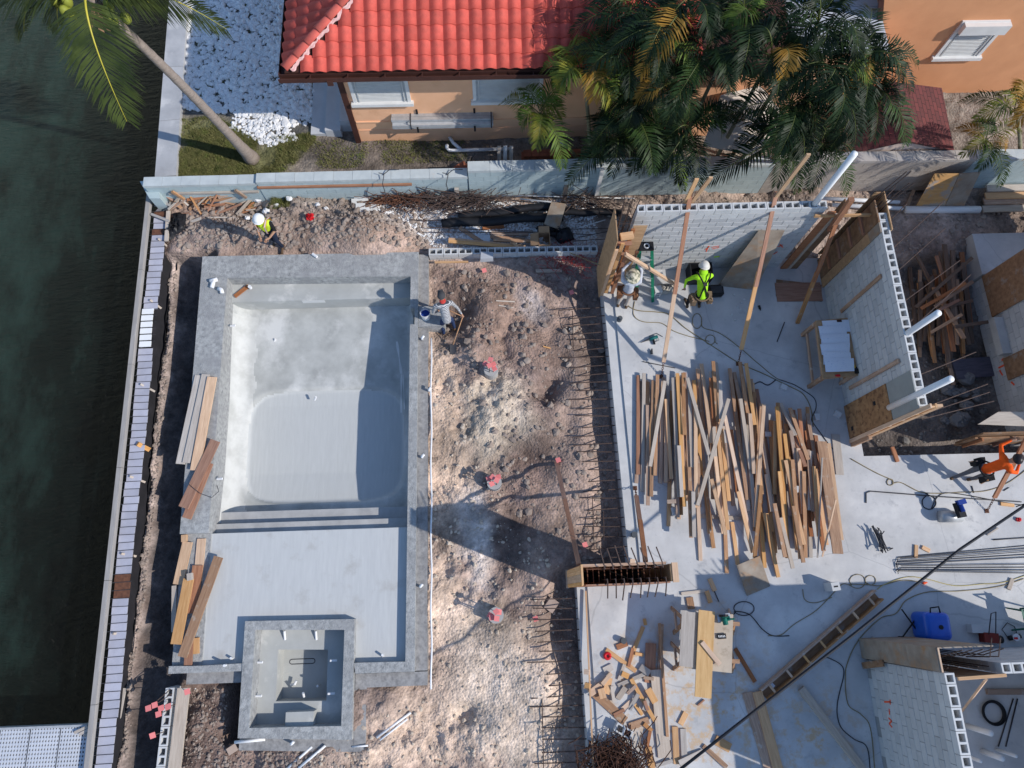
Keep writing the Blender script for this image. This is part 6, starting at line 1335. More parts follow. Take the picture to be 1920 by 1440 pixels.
# leaning plywood and stacked lumber by the boundary wall, right
sheet('plywood_sheet', [P(1716,388,-.2), P(1770,388,-.2), P(1798,325,.95), P(1752,325,.95)], -.02, mat('fresh_plywood',(.62,.36,.15),(.45,.25,.10),scale=2.5,stretch=(1,5,5),bump=.1,rnd=0,stain=(.36,.30,.25),stain_scale=1.2,stain_lo=.5,stain_hi=.55), 'orange plywood sheet leaning on the boundary wall behind the thick white pipe')
sheet('plywood_sheet', [P(1771,388,-.2), P(1806,388,-.2), P(1838,322,.95), P(1799,325,.95)], -.02, plyGreyM, 'grey plywood sheet leaning beside the orange plywood')
lay('stud', (1703,386), (1722,342), .10, .04, pineM, 'orange stud leaning left of the orange plywood', 'board', z=-.2)
for i,(py,m_) in enumerate(((392,greyWoodM),(380,oldM),(372,pineM),(360,greyWoodM))):
    p0 = P(1842,py,-.2); board('plank', (p0.x, p0.y, -.2+.06*(i)), (17, p0.y, -.2+.06*i), .2, .05, m_, label=('front grey plank','brown plank','bright yellow plank','rear grey plank')[i]+' of the lumber stack at the right edge by the boundary wall', cat='board', group='lumber stacked by the boundary wall')
lay('board_offcut', (1455,520+20), (1540,560-10), .5, .02, plyDarkM, 'dark plywood strip lying on the slab under the right brace', 'plywood')
# lumber heap in the shaded pit
pr_ = random.Random(21); pitShadeM = mat('pit_shade_plank',(.24,.165,.12),(.11,.07,.05),rough=.85,scale=2.2,stretch=(1.2,14,14),rnd=.25,bump=.3)  # plank colour darkened to carry the pit's shade
for i in range(42):
    px = pr_.uniform(1705,1800); py = pr_.uniform(470,560); L_ = pr_.uniform(80,170); dx = pr_.uniform(0,60)
    if i > 34: px = pr_.uniform(1700,1760); py = pr_.uniform(560,640); dx = pr_.uniform(40,80); L_ = -pr_.uniform(20,90)
    lay('pit_board', (px,py), (px+dx,py+L_), pr_.choice((.08,.09,.12)), .04, pr_.choice([pitShadeM,pitShadeM,redM,oldM]), 'board in the jumbled lumber heap in the shaded pit', 'board', 'boards in the pit lumber heap', z=-.5)
lay('pit_bench', (1785,695), (1868,683), .55, .06, mat('dark_purple_board',(.13,.12,.15),(.07,.065,.085),scale=3,stretch=(1,8,8)), 'dark wide board lying across the shaded pit', 'board', z=-.4)
for i in range(12):
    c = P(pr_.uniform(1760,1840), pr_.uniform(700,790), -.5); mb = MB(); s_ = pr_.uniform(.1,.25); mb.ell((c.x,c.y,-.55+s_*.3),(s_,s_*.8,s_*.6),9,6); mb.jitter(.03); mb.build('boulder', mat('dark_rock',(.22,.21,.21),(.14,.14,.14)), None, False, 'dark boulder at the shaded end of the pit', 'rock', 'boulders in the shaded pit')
# rods sticking from the blueprint wall
for i,(a,b_) in enumerate((((1672,467),(1770,377)),((1683,508),(1772,428)),((1694,566),(1800,488)),((1703,622),(1820,515)),((1700,610),(1712,598)),((1716,706),(1830,660)),((1723,768),(1852,720)),((1726,778),(1856,735)),((1728,786),(1864,752)),((1640,392),(1680,350)),((1668,413),(1700,382)))):
    p0, p1 = P(a[0],a[1],2.9), P(b_[0],b_[1],3.1 if i in (9,10) else (2.2 if i > 3 else 2.8)); mb = MB(); mb.tube([p0, p1], .011, 5); mb.build('rebar_rod', rebarM, None, False, 'thin rebar rod projecting from the far side of the blueprint wall', 'rebar', 'rods projecting from the blueprint wall')
# ================================================================ BRACES, TABLES, TOOLS, CORDS
def tube_thing(name, pts, r, m_, label, cat, group=None, n=8, smooth=True):
    mb = MB(); mb.tube(pts, r, n); return mb.build(name, m_, None, smooth, label, cat, group)
def brace(label, foot_, head, w_=.10, t_=.05, m_=pineM, chain=True, posts=()):
    foot_ = Vector(foot_); head = Vector(head); t = thing('wall_brace', foot_, label, 'brace'); d = (head-foot_).normalized(); L_ = (head-foot_).length
    s0 = .42 if chain else 0.
    p0 = foot_ + d*s0; mid_ = p0.lerp(head,.52)
    side = d.cross(Vector((0,0,1))).normalized()
    board('timber', p0, mid_, w_, t_, m_, t, up=(0,0,1)); board('timber', p0.lerp(head,.42)+Vector((0,0,.046)), head, w_*.95, t_, redM, t)
    if chain:
        for i in range(6):
            c = foot_ + d*(.03+i*.068); mb = MB(); q = side if i % 2 else d.cross(side); r_ = .022
            mb.tube([c + d*.042*math.cos(a) + q*r_*math.sin(a) for a in [k*math.pi/5 for k in range(11)]], .008, 5); mb.build('chain_link', rustM, t)
        mb = MB(); mb.bb(foot_.x-.05,foot_.y-.05,0,foot_.x+.05,foot_.y+.05,.015); mb.build('anchor_plate', rustM, t)
    for a,b_ in posts: board('post', a, b_, .09, .045, pineM, t, up=(0,1,0))
    return t
wa = wallz(1290,388,8.45)
brace('left long brace with chain foot crossing before the lime hoodie wall', P(1240,706,.02), (wa.x+.05, 8.75, 3.30), posts=(((wa.x-.02,8.62,2.9),(wa.x+.0,8.64,3.95)),((wa.x+.12,8.63,2.9),(wa.x+.30,8.64,4.0))))
wb = wallz(1455,382,8.45)
brace('right long brace with chain foot crossing before the lime hoodie wall', P(1384,682,.02), (wb.x+.02, 8.72, 3.25), posts=(((wb.x,8.62,2.7),(wb.x+.12,8.66,4.75)),))
brace('dark brace standing on the slab before the open doorway', P(1495,606,.02), wallz(1571,410,8.25), m_=oldM, chain=False)
board('post', wallz(1556,432,8.2), wallz(1597,373,8.2), .12, .10, redM, up=(0,1,0), label='thick post tilted over the doorway beside the blueprint wall', cat='post')
brace('brown brace with chain foot from the slab to the beam form', P(1191,915,.02), (2.95,.55,2.7), m_=redM)
t_ = brace('brown brace from the dirt to the left end of the beam form', P(1043,866,-.3), (1.62,.55,2.4), m_=redM, chain=False)
brace('dark brace with turnbuckle foot before the man in orange', P(1851,958,.02), P(1925,822,1.6), m_=redM)
# rebar dowels along the slab edge
dw = 0
ys = np.arange(-3.9, 7.4, .235)
for i, y_ in enumerate(ys):
    if .0 < y_ < .62: continue
    xs_ = 2.98 + (8.6-y_)*.016 if y_ > .55 else 1.84
    L_ = lr.uniform(.85,1.25) if y_ > .6 else lr.uniform(.95,1.3); y2 = y_ + lr.uniform(-.06,.06); zz = -.16+lr.uniform(-.02,.02)
    mb = MB(); mb.tube([(xs_+.05,y_,zz), (xs_-L_*.5,(y_+y2)/2,zz-.01), (xs_-L_,y2,zz-.04)], .014, 6); mb.build('rebar_dowel', rebarM, None, False, 'rebar dowel sticking out of the slab edge over the shaded trench', 'rebar', 'rebar dowels along the slab edge')
for (y0_,y1_,xo,lab) in ((1.0,2.3,.75,'long bar crossing the dowels near the beam form'),(6.2,7.3,.95,'long bar crossing the upper dowels'),(-3.9,-2.0,1.02,'long bar crossing the lower dowels'),(1.2,1.9,.5,'short bar crossing the dowels above the beam form')):
    xs_ = 3.05 if y0_ > .5 else 1.85; mb = MB(); mb.tube([(xs_-xo,y0_,-.17),(xs_-xo+.04,y1_,-.17)], .012, 5); mb.build('rebar_rod', rebarM, None, False, lab, 'rebar')
# round concrete piers with capped rods
capme = MB().box((0,0,0),(.12,.12,.02)).mesh('cap', redCapM)
capme2 = MB().box((0,0,0),(.05,.05,.06)).mesh('cap_socket', redCapM)
def caprod(base, top, par=None, lab=None, group=None, rz=.3):
    if par is None: t = thing('capped_rod', base, lab, 'rebar', group)
    else: t = par
    mb = MB(); mb.tube([base, top], .010, 6); mb.build('rod', rebarM, t)
    c = place('cap', capme, Matrix.Translation(top) @ Matrix.Rotation(rz,4,'Z') @ Matrix.Rotation(lr.uniform(-.25,.25),4,'X'), t); 
    place('cap_socket', capme2, Matrix.Translation(Vector(top)-Vector((0,0,.04))), t)
for (px,py,lab) in ((921,700,'round concrete pier with red rod caps nearest the striped-shirt man'),(927,908,'round concrete pier with red rod caps in the middle of the dirt'),(930,1153,'round concrete pier with red rod caps nearest the spa')):
    c = gp(px,py,0); t = thing('concrete_pier', c, lab, 'pier'); mb = MB(); mb.tube([c-Vector((0,0,.3)), c+Vector((0,0,.34))], .185, 24); mb.build('column', mat('pier_concrete',(.45,.44,.42),(.35,.34,.33),bump=.3), t, False)
    for k in range(5): a = k*1.256+.4; r_ = .09; p0 = c+Vector((r_*math.cos(a),r_*math.sin(a),.3)); caprod(p0, p0+Vector((lr.uniform(-.05,.05),lr.uniform(-.02,.06),lr.uniform(.28,.5))), t, rz=lr.uniform(0,1.5))
for i,(bx_,tp,lab) in enumerate((((320,1292),(278,1328),'capped rod leaning furthest left by the short block row'),((323,1300),(290,1322),'second capped rod by the short block row'),((316,1318),(302,1328),'third capped rod by the short block row'),((318,1330),(297,1339),'lower capped rod by the short block row'),((330,1320),(315,1325),'capped rod standing in the short block row'),((350,1299),(351,1297),'capped rod beside the pale board at the pool corner'),((308,1372),(286,1379),'lone capped rod leaning over the dark trench'))):
    caprod(P(bx_[0],bx_[1],-.12), P(tp[0],tp[1],.18), None, lab, 'capped rods at the short block row')
for (px,py,lab) in ((1071,551,'red rod cap on the dark earth below the plywood column form'),(1046,864,'red rod cap at the foot of the dirt brace'),(1096,1022,'red rod cap beside the beam form'),(1004,1160,'red rod cap on the earth right of the spa-side pier'),(908,510,'red rod cap on rubble below the block row')):
    c = gp(px,py,.02); caprod(c, c+Vector((0,0,.10)), None, lab)
# slab drains
for (px,py,lab) in ((1161,600,'upper black drain ring set in the slab'),(1188,1003,'middle black drain ring set in the slab'),(1168,1201,'lower black drain ring set in the slab')):
    c = P(px,py,.0); tube_thing('floor_drain', [c+Vector((0,0,.0)), c+Vector((0,0,.14))], .07, mat('dark_grey_pipe',(.10,.11,.12),(.07,.075,.08),rough=.5), lab, 'drain', n=14, smooth=False)
# stepladder
ld = thing('stepladder', P(1208,558,0), 'green fibreglass stepladder standing by the lime hoodie wall', 'ladder')
tp = P(1212,466,1.85); f0, f1 = P(1193,556,0), P(1224,566,0); r0, r1 = Vector((f0.x+.02,f0.y+.62,0)), Vector((f1.x,f1.y+.68,0))
tl_, tr_ = tp+Vector((-.15,0,-.05)), tp+Vector((.15,0,-.05))
for a,b_ in ((f0,tl_),(f1,tr_)): board('rail', a, b_, .03, .075, greenM, ld, up=(1,0,0))
for a,b_ in ((r0,tl_+Vector((0,.1,0))),(r1,tr_+Vector((0,.1,0)))): board('rear_rail', a, b_, .03, .05, greenM, ld, up=(1,0,0))
for k in range(5): t = .12+k*.175; a = f0.lerp(tl_,t); b_ = f1.lerp(tr_,t); board('step', a+Vector((0,.03,0)), b_+Vector((0,.03,0)), .10, .03, alumM, ld)
for k in range(3): t = .2+k*.25; board('rear_bar', r0.lerp(tl_,t), r1.lerp(tr_,t), .02, .02, alumM, ld)
mb = MB(); mb.box(tp+Vector((0,.06,0)), (.36,.22,.07)); mb.build('top_cap', blackM, ld)
mb = MB(); mb.tube([tp+Vector((.06*math.cos(a),.05+.06*math.sin(a),.045)) for a in [k*math.pi/8 for k in range(17)]], .018, 6); mb.build('hose_ring', alumM, ld)
# blueprint table
bt_ = thing('blueprint_table', P(1570,655,0), 'plywood table spread with blueprints beside the block wall', 'table')
q = [P(1529,601,.9), P(1598,595,.9), P(1611,704,.9), P(1543,711,.9)]
mb = MB(); mb.add([*q,*[p-Vector((0,0,.03)) for p in q]], [(3,2,1,0),(4,5,6,7),(0,1,5,4),(1,2,6,5),(2,3,7,6),(3,0,4,7)]); mb.build('table_top', plyM, bt_)
for k,p in enumerate(q): c = p.lerp((q[0]+q[2])/2,.08); board('leg', (c.x,c.y,0), (c.x,c.y,.868), .09, .09, oldM, bt_, up=(0,1,0))
for i,j in ((0,3),(1,2),(0,1),(3,2)): a = q[i].lerp((q[0]+q[2])/2,.09); b_ = q[j].lerp((q[0]+q[2])/2,.09); board('apron', a-Vector((0,0,.09)), b_-Vector((0,0,.09)), .04, .09, oldM, bt_); 
for i,j in ((0,3),(1,2)): a = q[i].lerp((q[0]+q[2])/2,.09); b_ = q[j].lerp((q[0]+q[2])/2,.09); board('lower_rail', a-Vector((0,0,.65)), b_-Vector((0,0,.65)), .04, .09, oldM, bt_)
prn = random.Random(4); labs = ['uppermost','second','third','fourth','fifth','lowest and largest']
for i,(x0,y0,x1,y1) in enumerate(((1541,602,1595,622),(1535,612,1586,634),(1537,628,1592,648),(1538,646,1593,664),(1541,660,1594,684),(1545,672,1600,696))):
    z_ = .905+i*.014; p = [P(x0+prn.uniform(-2,2),y0,z_),P(x1,y0+prn.uniform(-3,2),z_),P(x1+prn.uniform(-1,3),y1,z_+.004),P(x0+3,y1+prn.uniform(-1,2),z_+.002)]
    mb = MB(); 
    def sh(u,v,p=p): a = p[0].lerp(p[1],u); b_ = p[3].lerp(p[2],u); w_ = a.lerp(b_,v); return (w_.x,w_.y,w_.z+.022*math.sin(v*3.1+.4)*(1+.4*math.sin(u*5))+.012*(2*v-1)**2)
    mb.grid(sh,8,6); mb.build('blueprint', paperM, None, True, labs[i]+' blueprint sheet of the fan on the plywood table', 'paper')
c = P(1598,688,.95); mb = MB(); mb.box(c,(.13,.08,.05),.2); tm = mb.build('tape_measure', yellowM, None, False, 'yellow tape measure on the corner of the blueprints', 'tape measure')
mb = MB(); mb.box(c+Vector((.0,0,.027)),(.05,.05,.004),.2); mb.build('dial', blackM, tm)
c = P(1606,696,.92); mb = MB(); mb.box(c,(.09,.12,.06),.1); mb.box(c+Vector((0,.08,.0)),(.05,.05,.05),.1); mb.build('black_pouch', blackM, None, False, 'small black pouch on the lower corner of the blueprint table', 'pouch')
c = P(1573,602,.92); mb = MB(); mb.box(c,(.12,.06,.05)); mb.box(c+Vector((.02,0,.03)),(.05,.04,.03)); mb.build('staple_gun', brownM, None, False, 'dark hand tool on the upper edge of the blueprint table', 'tool')
c = P(1572,704,.92); mb = MB(); mb.box(c,(.08,.05,.04)); mb.box(c+Vector((-.05,0,0)),(.05,.03,.03)); mb.build('red_knife', redM2, None, False, 'small red tool at the lower edge of the blueprint table', 'tool')
# saw table
st = thing('saw_table', P(1325,1195,0), 'makeshift plywood saw table on sawhorses', 'table')
q = [P(1287,1147,.8), P(1375,1152,.8), P(1372,1262,.8), P(1285,1253,.8)]
stM = mat('pale_ply_top',(.56,.47,.37),(.42,.34,.26),scale=3,bump=.15,stain=(.34,.27,.2),stain_scale=4)
mb = MB(); mb.add([*q,*[p-Vector((0,0,.03)) for p in q]], [(3,2,1,0),(4,5,6,7),(0,1,5,4),(1,2,6,5),(2,3,7,6),(3,0,4,7)]); mb.build('table_top', stM, st)
for py in (1165,1235):
    a = P(1276,py,.7); b_ = P(1386,py+5,.7); board('horse_beam', a, b_, .09, .09, oldM, st)
    for s_,xx in ((-1,a),(1,b_)):
        for s2 in (-1,1): board('horse_leg', xx+Vector((-s_*.12,0,0)), (xx.x+s_*.02,xx.y+s2*.28,0), .09, .04, oldM, st, up=(1,0,0))
        board('horse_rail', (xx.x,xx.y-.2,.25), (xx.x,xx.y+.2,.25), .04, .09, oldM, st)
board('plank', P(1291,1147,.83), P(1286,1250,.83), .30, .03, greyWoodM, label='pale grey plank along the left side of the saw table', cat='board')
board('plank', P(1325,1145,.84), P(1318,1308,.84), .36, .035, mat('fresh_plank',(.68,.45,.22),(.52,.31,.13),scale=2,stretch=(1.2,9,9),rnd=0,bump=.2), label='wide fresh yellow plank overhanging the saw table', cat='board')
board('plank_offcut', P(1316,1204,.88), P(1350,1246,.88), .10, .04, pineM, label='short stud lying slantwise on the fresh plank', cat='board')
mb = MB(); c = P(1353,1193,.83); mb.box(c,(.20,.11,.012),.03); lb_ = mb.build('label_card', blackM, None, False, 'small black card with pale marks on the saw table', 'card')
mb = MB(); [mb.box(c+Vector((-.065+k*.033,0,.0075)),(.016,.045,.003),.3) for k in range(5)]; mb.build('card_mark', whiteM, lb_)
cs = thing('circular_saw', P(1355,1158,.83), 'green circular saw on the upper corner of the saw table', 'power saw'); c = P(1357,1158,.83)
tb = mat('green_tool',(.01,.16,.11),(.008,.11,.08),rough=.4,bump=0)
mb = MB(); mb.box(c+Vector((0,0,.01)),(.30,.16,.012),.1); mb.build('base_plate', steelM, cs)
mb = MB(); mb.tube([c+Vector((-.02,-.01,.10)),c+Vector((.0,-.15,.10))],.06,12); mb.box(c+Vector((.02,-.02,.08)),(.16,.10,.10),.1); mb.build('motor', tb, cs)
mb = MB(); mb.tube([c+Vector((-.02,.02,.09)),c+Vector((-.02,.07,.09))],.10,16); mb.build('blade_guard', blackM, cs)
mb = MB(); mb.tube([c+Vector((.06,-.03,.14)),c+Vector((.16,-.03,.17)),c+Vector((.2,-.03,.08))],.02,8); mb.build('handle', tb, cs)
# cords and hoses on the slab
def cord(pts, r_, m_, label, z=.012, cat='cord'):
    ctrl = [P(a,b_,z) for a,b_ in pts]; out = []
    n_ = len(ctrl)
    for i in range(n_-1):
        p0 = ctrl[max(0,i-1)]; p1 = ctrl[i]; p2 = ctrl[i+1]; p3 = ctrl[min(n_-1,i+2)]
        for k in range(8):
            t = k/8; v = .5*((2*p1)+(p2-p0)*t+(2*p0-5*p1+4*p2-p3)*t*t+(3*p1-p0-3*p2+p3)*t**3); out.append(Vector((v.x,v.y,z+.004*math.sin(len(out)*.9))))
    out.append(ctrl[-1]); mb = MB(); mb.tube(out, r_, 6); mb.build('extension_cord' if cat == 'cord' else 'air_hose', m_, None, True, label, cat)
def loop(cx, cy, rx_, ry_, n_=9, s0=0., s1=6.6): return [(cx+rx_*math.cos(s0+(s1-s0)*i/n_), cy+ry_*math.sin(s0+(s1-s0)*i/n_)) for i in range(n_+1)]
cord([(1175,572),(1195,582),(1230,585),(1255,590),(1285,615),(1330,645),(1385,680),(1430,700),(1475,722),(1505,738),(1520,765),(1525,800)], .012, cordM, 'long yellow-brown cord from the sun hat man to the blueprint wall')
cord([(1190,565),(1188,590),(1205,603),(1240,606),(1262,620),(1290,630),(1330,640)], .010, cordM, 'looped thin cord beside the teal drill', cat='cord')
cord(loop(1307,602,9,14)+[(1320,615),(1350,625),(1385,650),(1420,680),(1450,705),(1462,712)], .010, cordM, 'cord with a small loop in the middle of the room')
cord(loop(1332,637,9,9)+[(1345,645)], .010, cordM, 'single cord loop near the right long brace')
cord([(1455,712),(1440,722),(1425,716),(1412,722),(1402,728)], .014, darkCordM, 'dark cord curling onto the top of the lumber pile')
cord([(1462,712),(1490,722),(1525,745),(1530,765),(1522,785),(1530,800),(1560,840),(1575,852),(1572,862),(1560,862)], .010, darkCordM, 'dark cord running down past the right of the lumber pile')
cord([(1595,860),(1640,885),(1668,898)]+loop(1669,904,6,6,7)+[(1690,905),(1725,922),(1760,925),(1800,923),(1850,920),(1890,905),(1925,880)], .011, cordM, 'cord with a tiny loop running to the right edge before the orange man')
cord([(1735,925)]+loop(1742,942,13,13,9,-1.5,7.5)+[(1760,930),(1790,925),(1900,945),(1930,947)], .012, darkCordM, 'dark blue hose coiled beside the small compressor', cat='hose')
cord([(1440,1192),(1465,1190),(1490,1170),(1530,1145),(1560,1115),(1580,1095)]+loop(1608,1090,15,13,9,2.5,9.)+loop(1632,1088,10,9,8,2.,8.5)+[(1650,1098),(1690,1088),(1720,1090)], .009, cordM, 'thin yellow cord with two coils beside the block standing on end')
cord([(1505,1105),(1510,1125),(1530,1130),(1560,1120)], .009, cordM, 'thin cord loop left of the block standing on end')
cord([(1920,1085),(1870,1100),(1800,1108),(1740,1110),(1700,1125),(1680,1150),(1650,1160),(1610,1200),(1590,1240),(1585,1270),(1590,1320),(1615,1340),(1632,1365),(1640,1440)], .011, cordM, 'long cord looping down past the orange-marked wall')
cord([(1545,1230),(1575,1245),(1582,1265),(1570,1320),(1575,1360),(1600,1385),(1625,1400),(1632,1445)], .011, darkCordM, 'dark cord curving along the foot of the orange-marked wall')
cord([(1925,1078),(1880,1092),(1840,1095),(1790,1098),(1735,1085),(1700,1082),(1660,1095),(1645,1105)], .010, mat('striped_rope',(.62,.52,.22),(.35,.28,.1),scale=40), 'yellow twisted rope running right from the end of the trough form', cat='cord')
cord([(1373,1155)]+loop(1395,1141,19,13,10,2.6,9.)+[(1405,1152),(1430,1180),(1450,1192),(1480,1192)], .011, darkCordM, 'dark saw cord coiled right of the saw table')
# rebar on the slab
tube_thing('bent_bar', [P(1624,943,.02),P(1624,924,.02),P(1632,921,.02),P(1760,931,.02),P(1915,941,.02)], .014, darkBarM, 'long L-shaped bar lying on the slab behind the small compressor', 'rebar')
tube_thing('bent_bar', [P(1748,992+55,.02),P(1865,1012,.02)] if False else [P(1862,1012,.02),P(1925,1008,.02)], .014, darkBarM, 'straight dark bar at the right edge above the rod bundle', 'rebar')
for i in range(9):
    y0 = 1044+i*3.4; y1 = 1022+i*5.6+(8 if i > 4 else 0); o0 = P(1682+lr.uniform(-3,8),y0+lr.uniform(-1,1),.02+.02*(i%3)); o1 = P(1935,y1,.02+.02*(i%3)); mb = MB(); hk = [] if i % 2 else [P(1680+i*.5,1060+i*2,.03)]
    mb.tube(hk+[o0,o1], .010, 5); mb.build('rebar_rod', darkBarM, None, False, 'long dark rod in the bundle running to the right edge', 'rebar', 'rods in the bundle at the right edge')
for i in range(9):
    a = P(1640+lr.uniform(0,12),1000+lr.uniform(-4,6),.04+.02*i); b_ = P(1650+lr.uniform(0,16),1030+lr.uniform(-8,8),.04+.02*i); c = b_+Vector((lr.uniform(-.15,.25),lr.uniform(-.1,.2),0)); e_ = a+Vector((lr.uniform(-.15,.15),lr.uniform(.05,.2),.02))
    mb = MB(); mb.tube([e_,a,b_,c], .014, 5); mb.build('bent_bar', darkBarM, None, False, 'bent dark bar in the small pile of rebar hooks', 'rebar', 'rebar hooks in the small pile')
for (a,b_,lab) in (((1295,670),(1268,666),None),((1205,678),(1266,690),'thin black rod at the foot of the left long brace'),((1471,604),(1457,641),'black rod lying alone in the middle of the room'),((1822,911),(1826,924),'short black bar near the feet of the man in orange'),((1882,920),(1892,914),'small black bar before the right brace'),((1338,1105),(1348,1128),'dark pin beside the offcut below the square plywood')):
    if lab: tube_thing('steel_rod', [P(a[0],a[1],.014),P(b_[0],b_[1],.014)], .012, darkBarM, lab, 'rod', n=6)
# drill
c = P(1226,634,.06); dr = thing('power_drill', c, 'teal power drill lying on the slab by the left long brace', 'drill')
mb = MB(); mb.tube([c+Vector((-.12,-.03,0)),c+Vector((.10,.04,0))],.045,10); mb.build('body', teal2M, dr, True)
mb = MB(); mb.tube([c+Vector((-.12,-.03,0)),c+Vector((-.20,-.055,0)),c+Vector((-.36,-.11,-.02))],[.03,.018,.008],8); mb.build('bit', darkBarM, dr)
mb = MB(); mb.tube([c+Vector((-.02,-.01,0)),c+Vector((.01,-.17,-.02))],.028,8); mb.build('grip', blackM, dr)
mb = MB(); mb.tube([c+Vector((.09,.04,0)),c+Vector((.14,-.05,-.03)),c+Vector((.0,-.10,-.045)),c+Vector((-.1,.08,-.045)),c+Vector((.1,.15,-.045)),c+Vector((.25,.05,-.045))],.008,5); mb.build('lead', blackM, dr)
c = P(1222,664,.03); mb = MB(); mb.tube([c,c+Vector((0,.1,.02))],.035,8); mb.tube([c+Vector((0,.1,.02)),c+Vector((.02,.14,.02))],.02,8); mb.build('pipe_clamp', darkBarM, None, False, 'small dark fitting on the slab near the teal drill', 'fitting')
# small compressor
c = P(1772,968,0); cm = thing('small_compressor', c, 'small grey compressor with blue top before the man in orange', 'compressor')
mb = MB(); mb.tube([c+Vector((-.22,-.02,.16)),c+Vector((.28,-.03,.16))],.14,16); mb.build('tank', alumM, cm, True)
mb = MB(); mb.box(c+Vector((.12,.10,.42)),(.16,.36,.14),.15); mb.build('pump', blackM, cm)
mb = MB(); mb.box(c+Vector((.14,.28,.5)),(.20,.12,.12),.2); mb.tube([c+Vector((.12,.2,.5)),c+Vector((.14,.05,.52))],.05,10); mb.build('motor_cover', blueM, cm)
for s_ in (-.15,.2): mb = MB(); mb.bb(c.x+s_-.02,c.y-.14,0,c.x+s_+.02,c.y+.12,.04); mb.build('foot', blackM, cm)
# large blue tank on wheels
c = P(1722,1172,0); bk_ = thing('compressor_tank', c, 'bright blue wheeled air tank before the far block wall', 'air tank')
def rbox(u,v): pass
bm = bmesh.new(); bmesh.ops.create_cube(bm, size=1); bmesh.ops.scale(bm, vec=(.62,.62,.66), verts=bm.verts); bmesh.ops.bevel(bm, geom=bm.edges[:], offset=.13, segments=5, affect='EDGES', profile=.5); bmesh.ops.translate(bm, vec=(.05,0,.42), verts=bm.verts)
me = bpy.data.meshes.new('tank'); bm.to_mesh(me); bm.free(); me.materials.append(tankM); me.polygons.foreach_set('use_smooth',[True]*len(me.polygons)); place('tank', me, Matrix.Translation(c) @ Matrix.Rotation(-.05,4,'Z'), bk_)
mb = MB(); mb.tube([c+Vector((.08,-.02,.74)),c+Vector((.08,-.02,.765))],.05,14); mb.build('fill_cap', blackM, bk_)
mb = MB(); mb.tube([c+Vector((-.05,.28,.66)),c+Vector((-.05,.40,.70)),c+Vector((.15,.42,.70)),c+Vector((.18,.28,.66))],.018,8); mb.build('carry_handle', blackM, bk_, True)
mb = MB(); mb.tube([c+Vector((-.24,-.08,.3)),c+Vector((-.52,.38,.35))],.018,8); mb.tube([c+Vector((-.24,.12,.3)),c+Vector((-.55,-.30,.12))],.018,8); mb.build('handle_frame', blackM, bk_)
mb = MB(); mb.tube([c+Vector((-.58,-.32,.11)),c+Vector((-.50,-.32,.11))],.10,16); mb.build('wheel', blackM, bk_)
# things along the far block wall
c = P(1828,1178,0); t = thing('block', c, 'two-cell concrete block lying on its side right of the blue tank', 'block'); mb = MB()
me = hollow(.40, cmuTopM, .19); place('shell', me, Matrix.Translation(c+Vector((0,0,.10))) @ Matrix.Rotation(-.04,4,'Z') @ Matrix.Rotation(math.pi/2,4,'X'), t)
c = P(1848,1195,0); ht = thing('hand_trowel_machine', c, 'red machine with a thin wire handle beside the side-lying block', 'machine'); mb = MB(); mb.box(c+Vector((0,0,.12)),(.34,.22,.2),-.1); mb.build('housing', mat('dark_red_paint',(.22,.03,.02),(.15,.02,.015),rough=.5), ht); mb = MB(); mb.tube([c+Vector((-.05,.06,.2)),c+Vector((-.08,.55,.5)),c+Vector((.04,.58,.5)),c+Vector((.12,.06,.2))],.012,6); mb.build('handle', darkBarM, ht); mb = MB(); mb.tube([c+Vector((.18,-.05,.1)),c+Vector((.3,-.05,.1))],.09,12); mb.build('motor', blackM, ht)
c = P(1898,1196,0); gs = thing('angle_grinder', c, 'small power tool with dark cord at the right edge', 'power tool'); mb = MB(); mb.tube([c+Vector((-.14,0,.08)),c+Vector((.14,.04,.08))],.055,10); mb.build('body', blackM, gs, True); mb = MB(); mb.tube([c+Vector((.0,.02,.10)),c+Vector((.0,.02,.15))],.085,14); mb.build('disc', steelM, gs); mb = MB(); mb.box(c+Vector((-.02,0,.13)),(.09,.05,.05)); mb.build('switch', redM2, gs); mb = MB(); mb.tube([c+Vector((-.14,0,.06)),c+Vector((-.22,.2,.03)),c+Vector((-.05,.34,.02)),c+Vector((.1,.25,.02)),c+Vector((.12,.1,.02))],.01,5); mb.build('lead', blackM, gs)
# green plastic chair at the right edge
c = P(1912,1160,0); ch = thing('plastic_chair', c, 'green plastic garden chair cut by the right edge', 'chair'); cgM = mat('green_plastic',(.02,.13,.10),(.015,.1,.08),rough=.4,bump=0)
def seatg(u,v): return (c.x-.22+.44*u, c.y-.22+.44*v, .42-.03*math.sin(math.pi*u)*math.sin(math.pi*v))
mb = MB(); mb.grid(seatg,8,8); mb.bb(c.x-.22,c.y-.23,.38,c.x+.22,c.y-.221,.42); mb.build('seat', cgM, ch, True)
mb = MB(); mb.grid(lambda u,v:(c.x+.22+.12*v+.03*math.cos(math.pi*u), c.y-.22+.44*u, .42+.42*v),8,6); mb.build('backrest', cgM, ch, True)
for sx_,sy_ in ((-1,-1),(-1,1),(1,-1),(1,1)): mb = MB(); mb.tube([(c.x+sx_*.2,c.y+sy_*.2,.4),(c.x+sx_*.25,c.y+sy_*.25,0)],[.025,.018],8); mb.build('leg', cgM, ch)
for s_ in (-1,1): mb = MB(); mb.tube([(c.x-.22,c.y+s_*.24,.4),(c.x-.22,c.y+s_*.26,.62),(c.x+.25,c.y+s_*.24,.66)],.022,8); mb.build('armrest', cgM, ch, True)
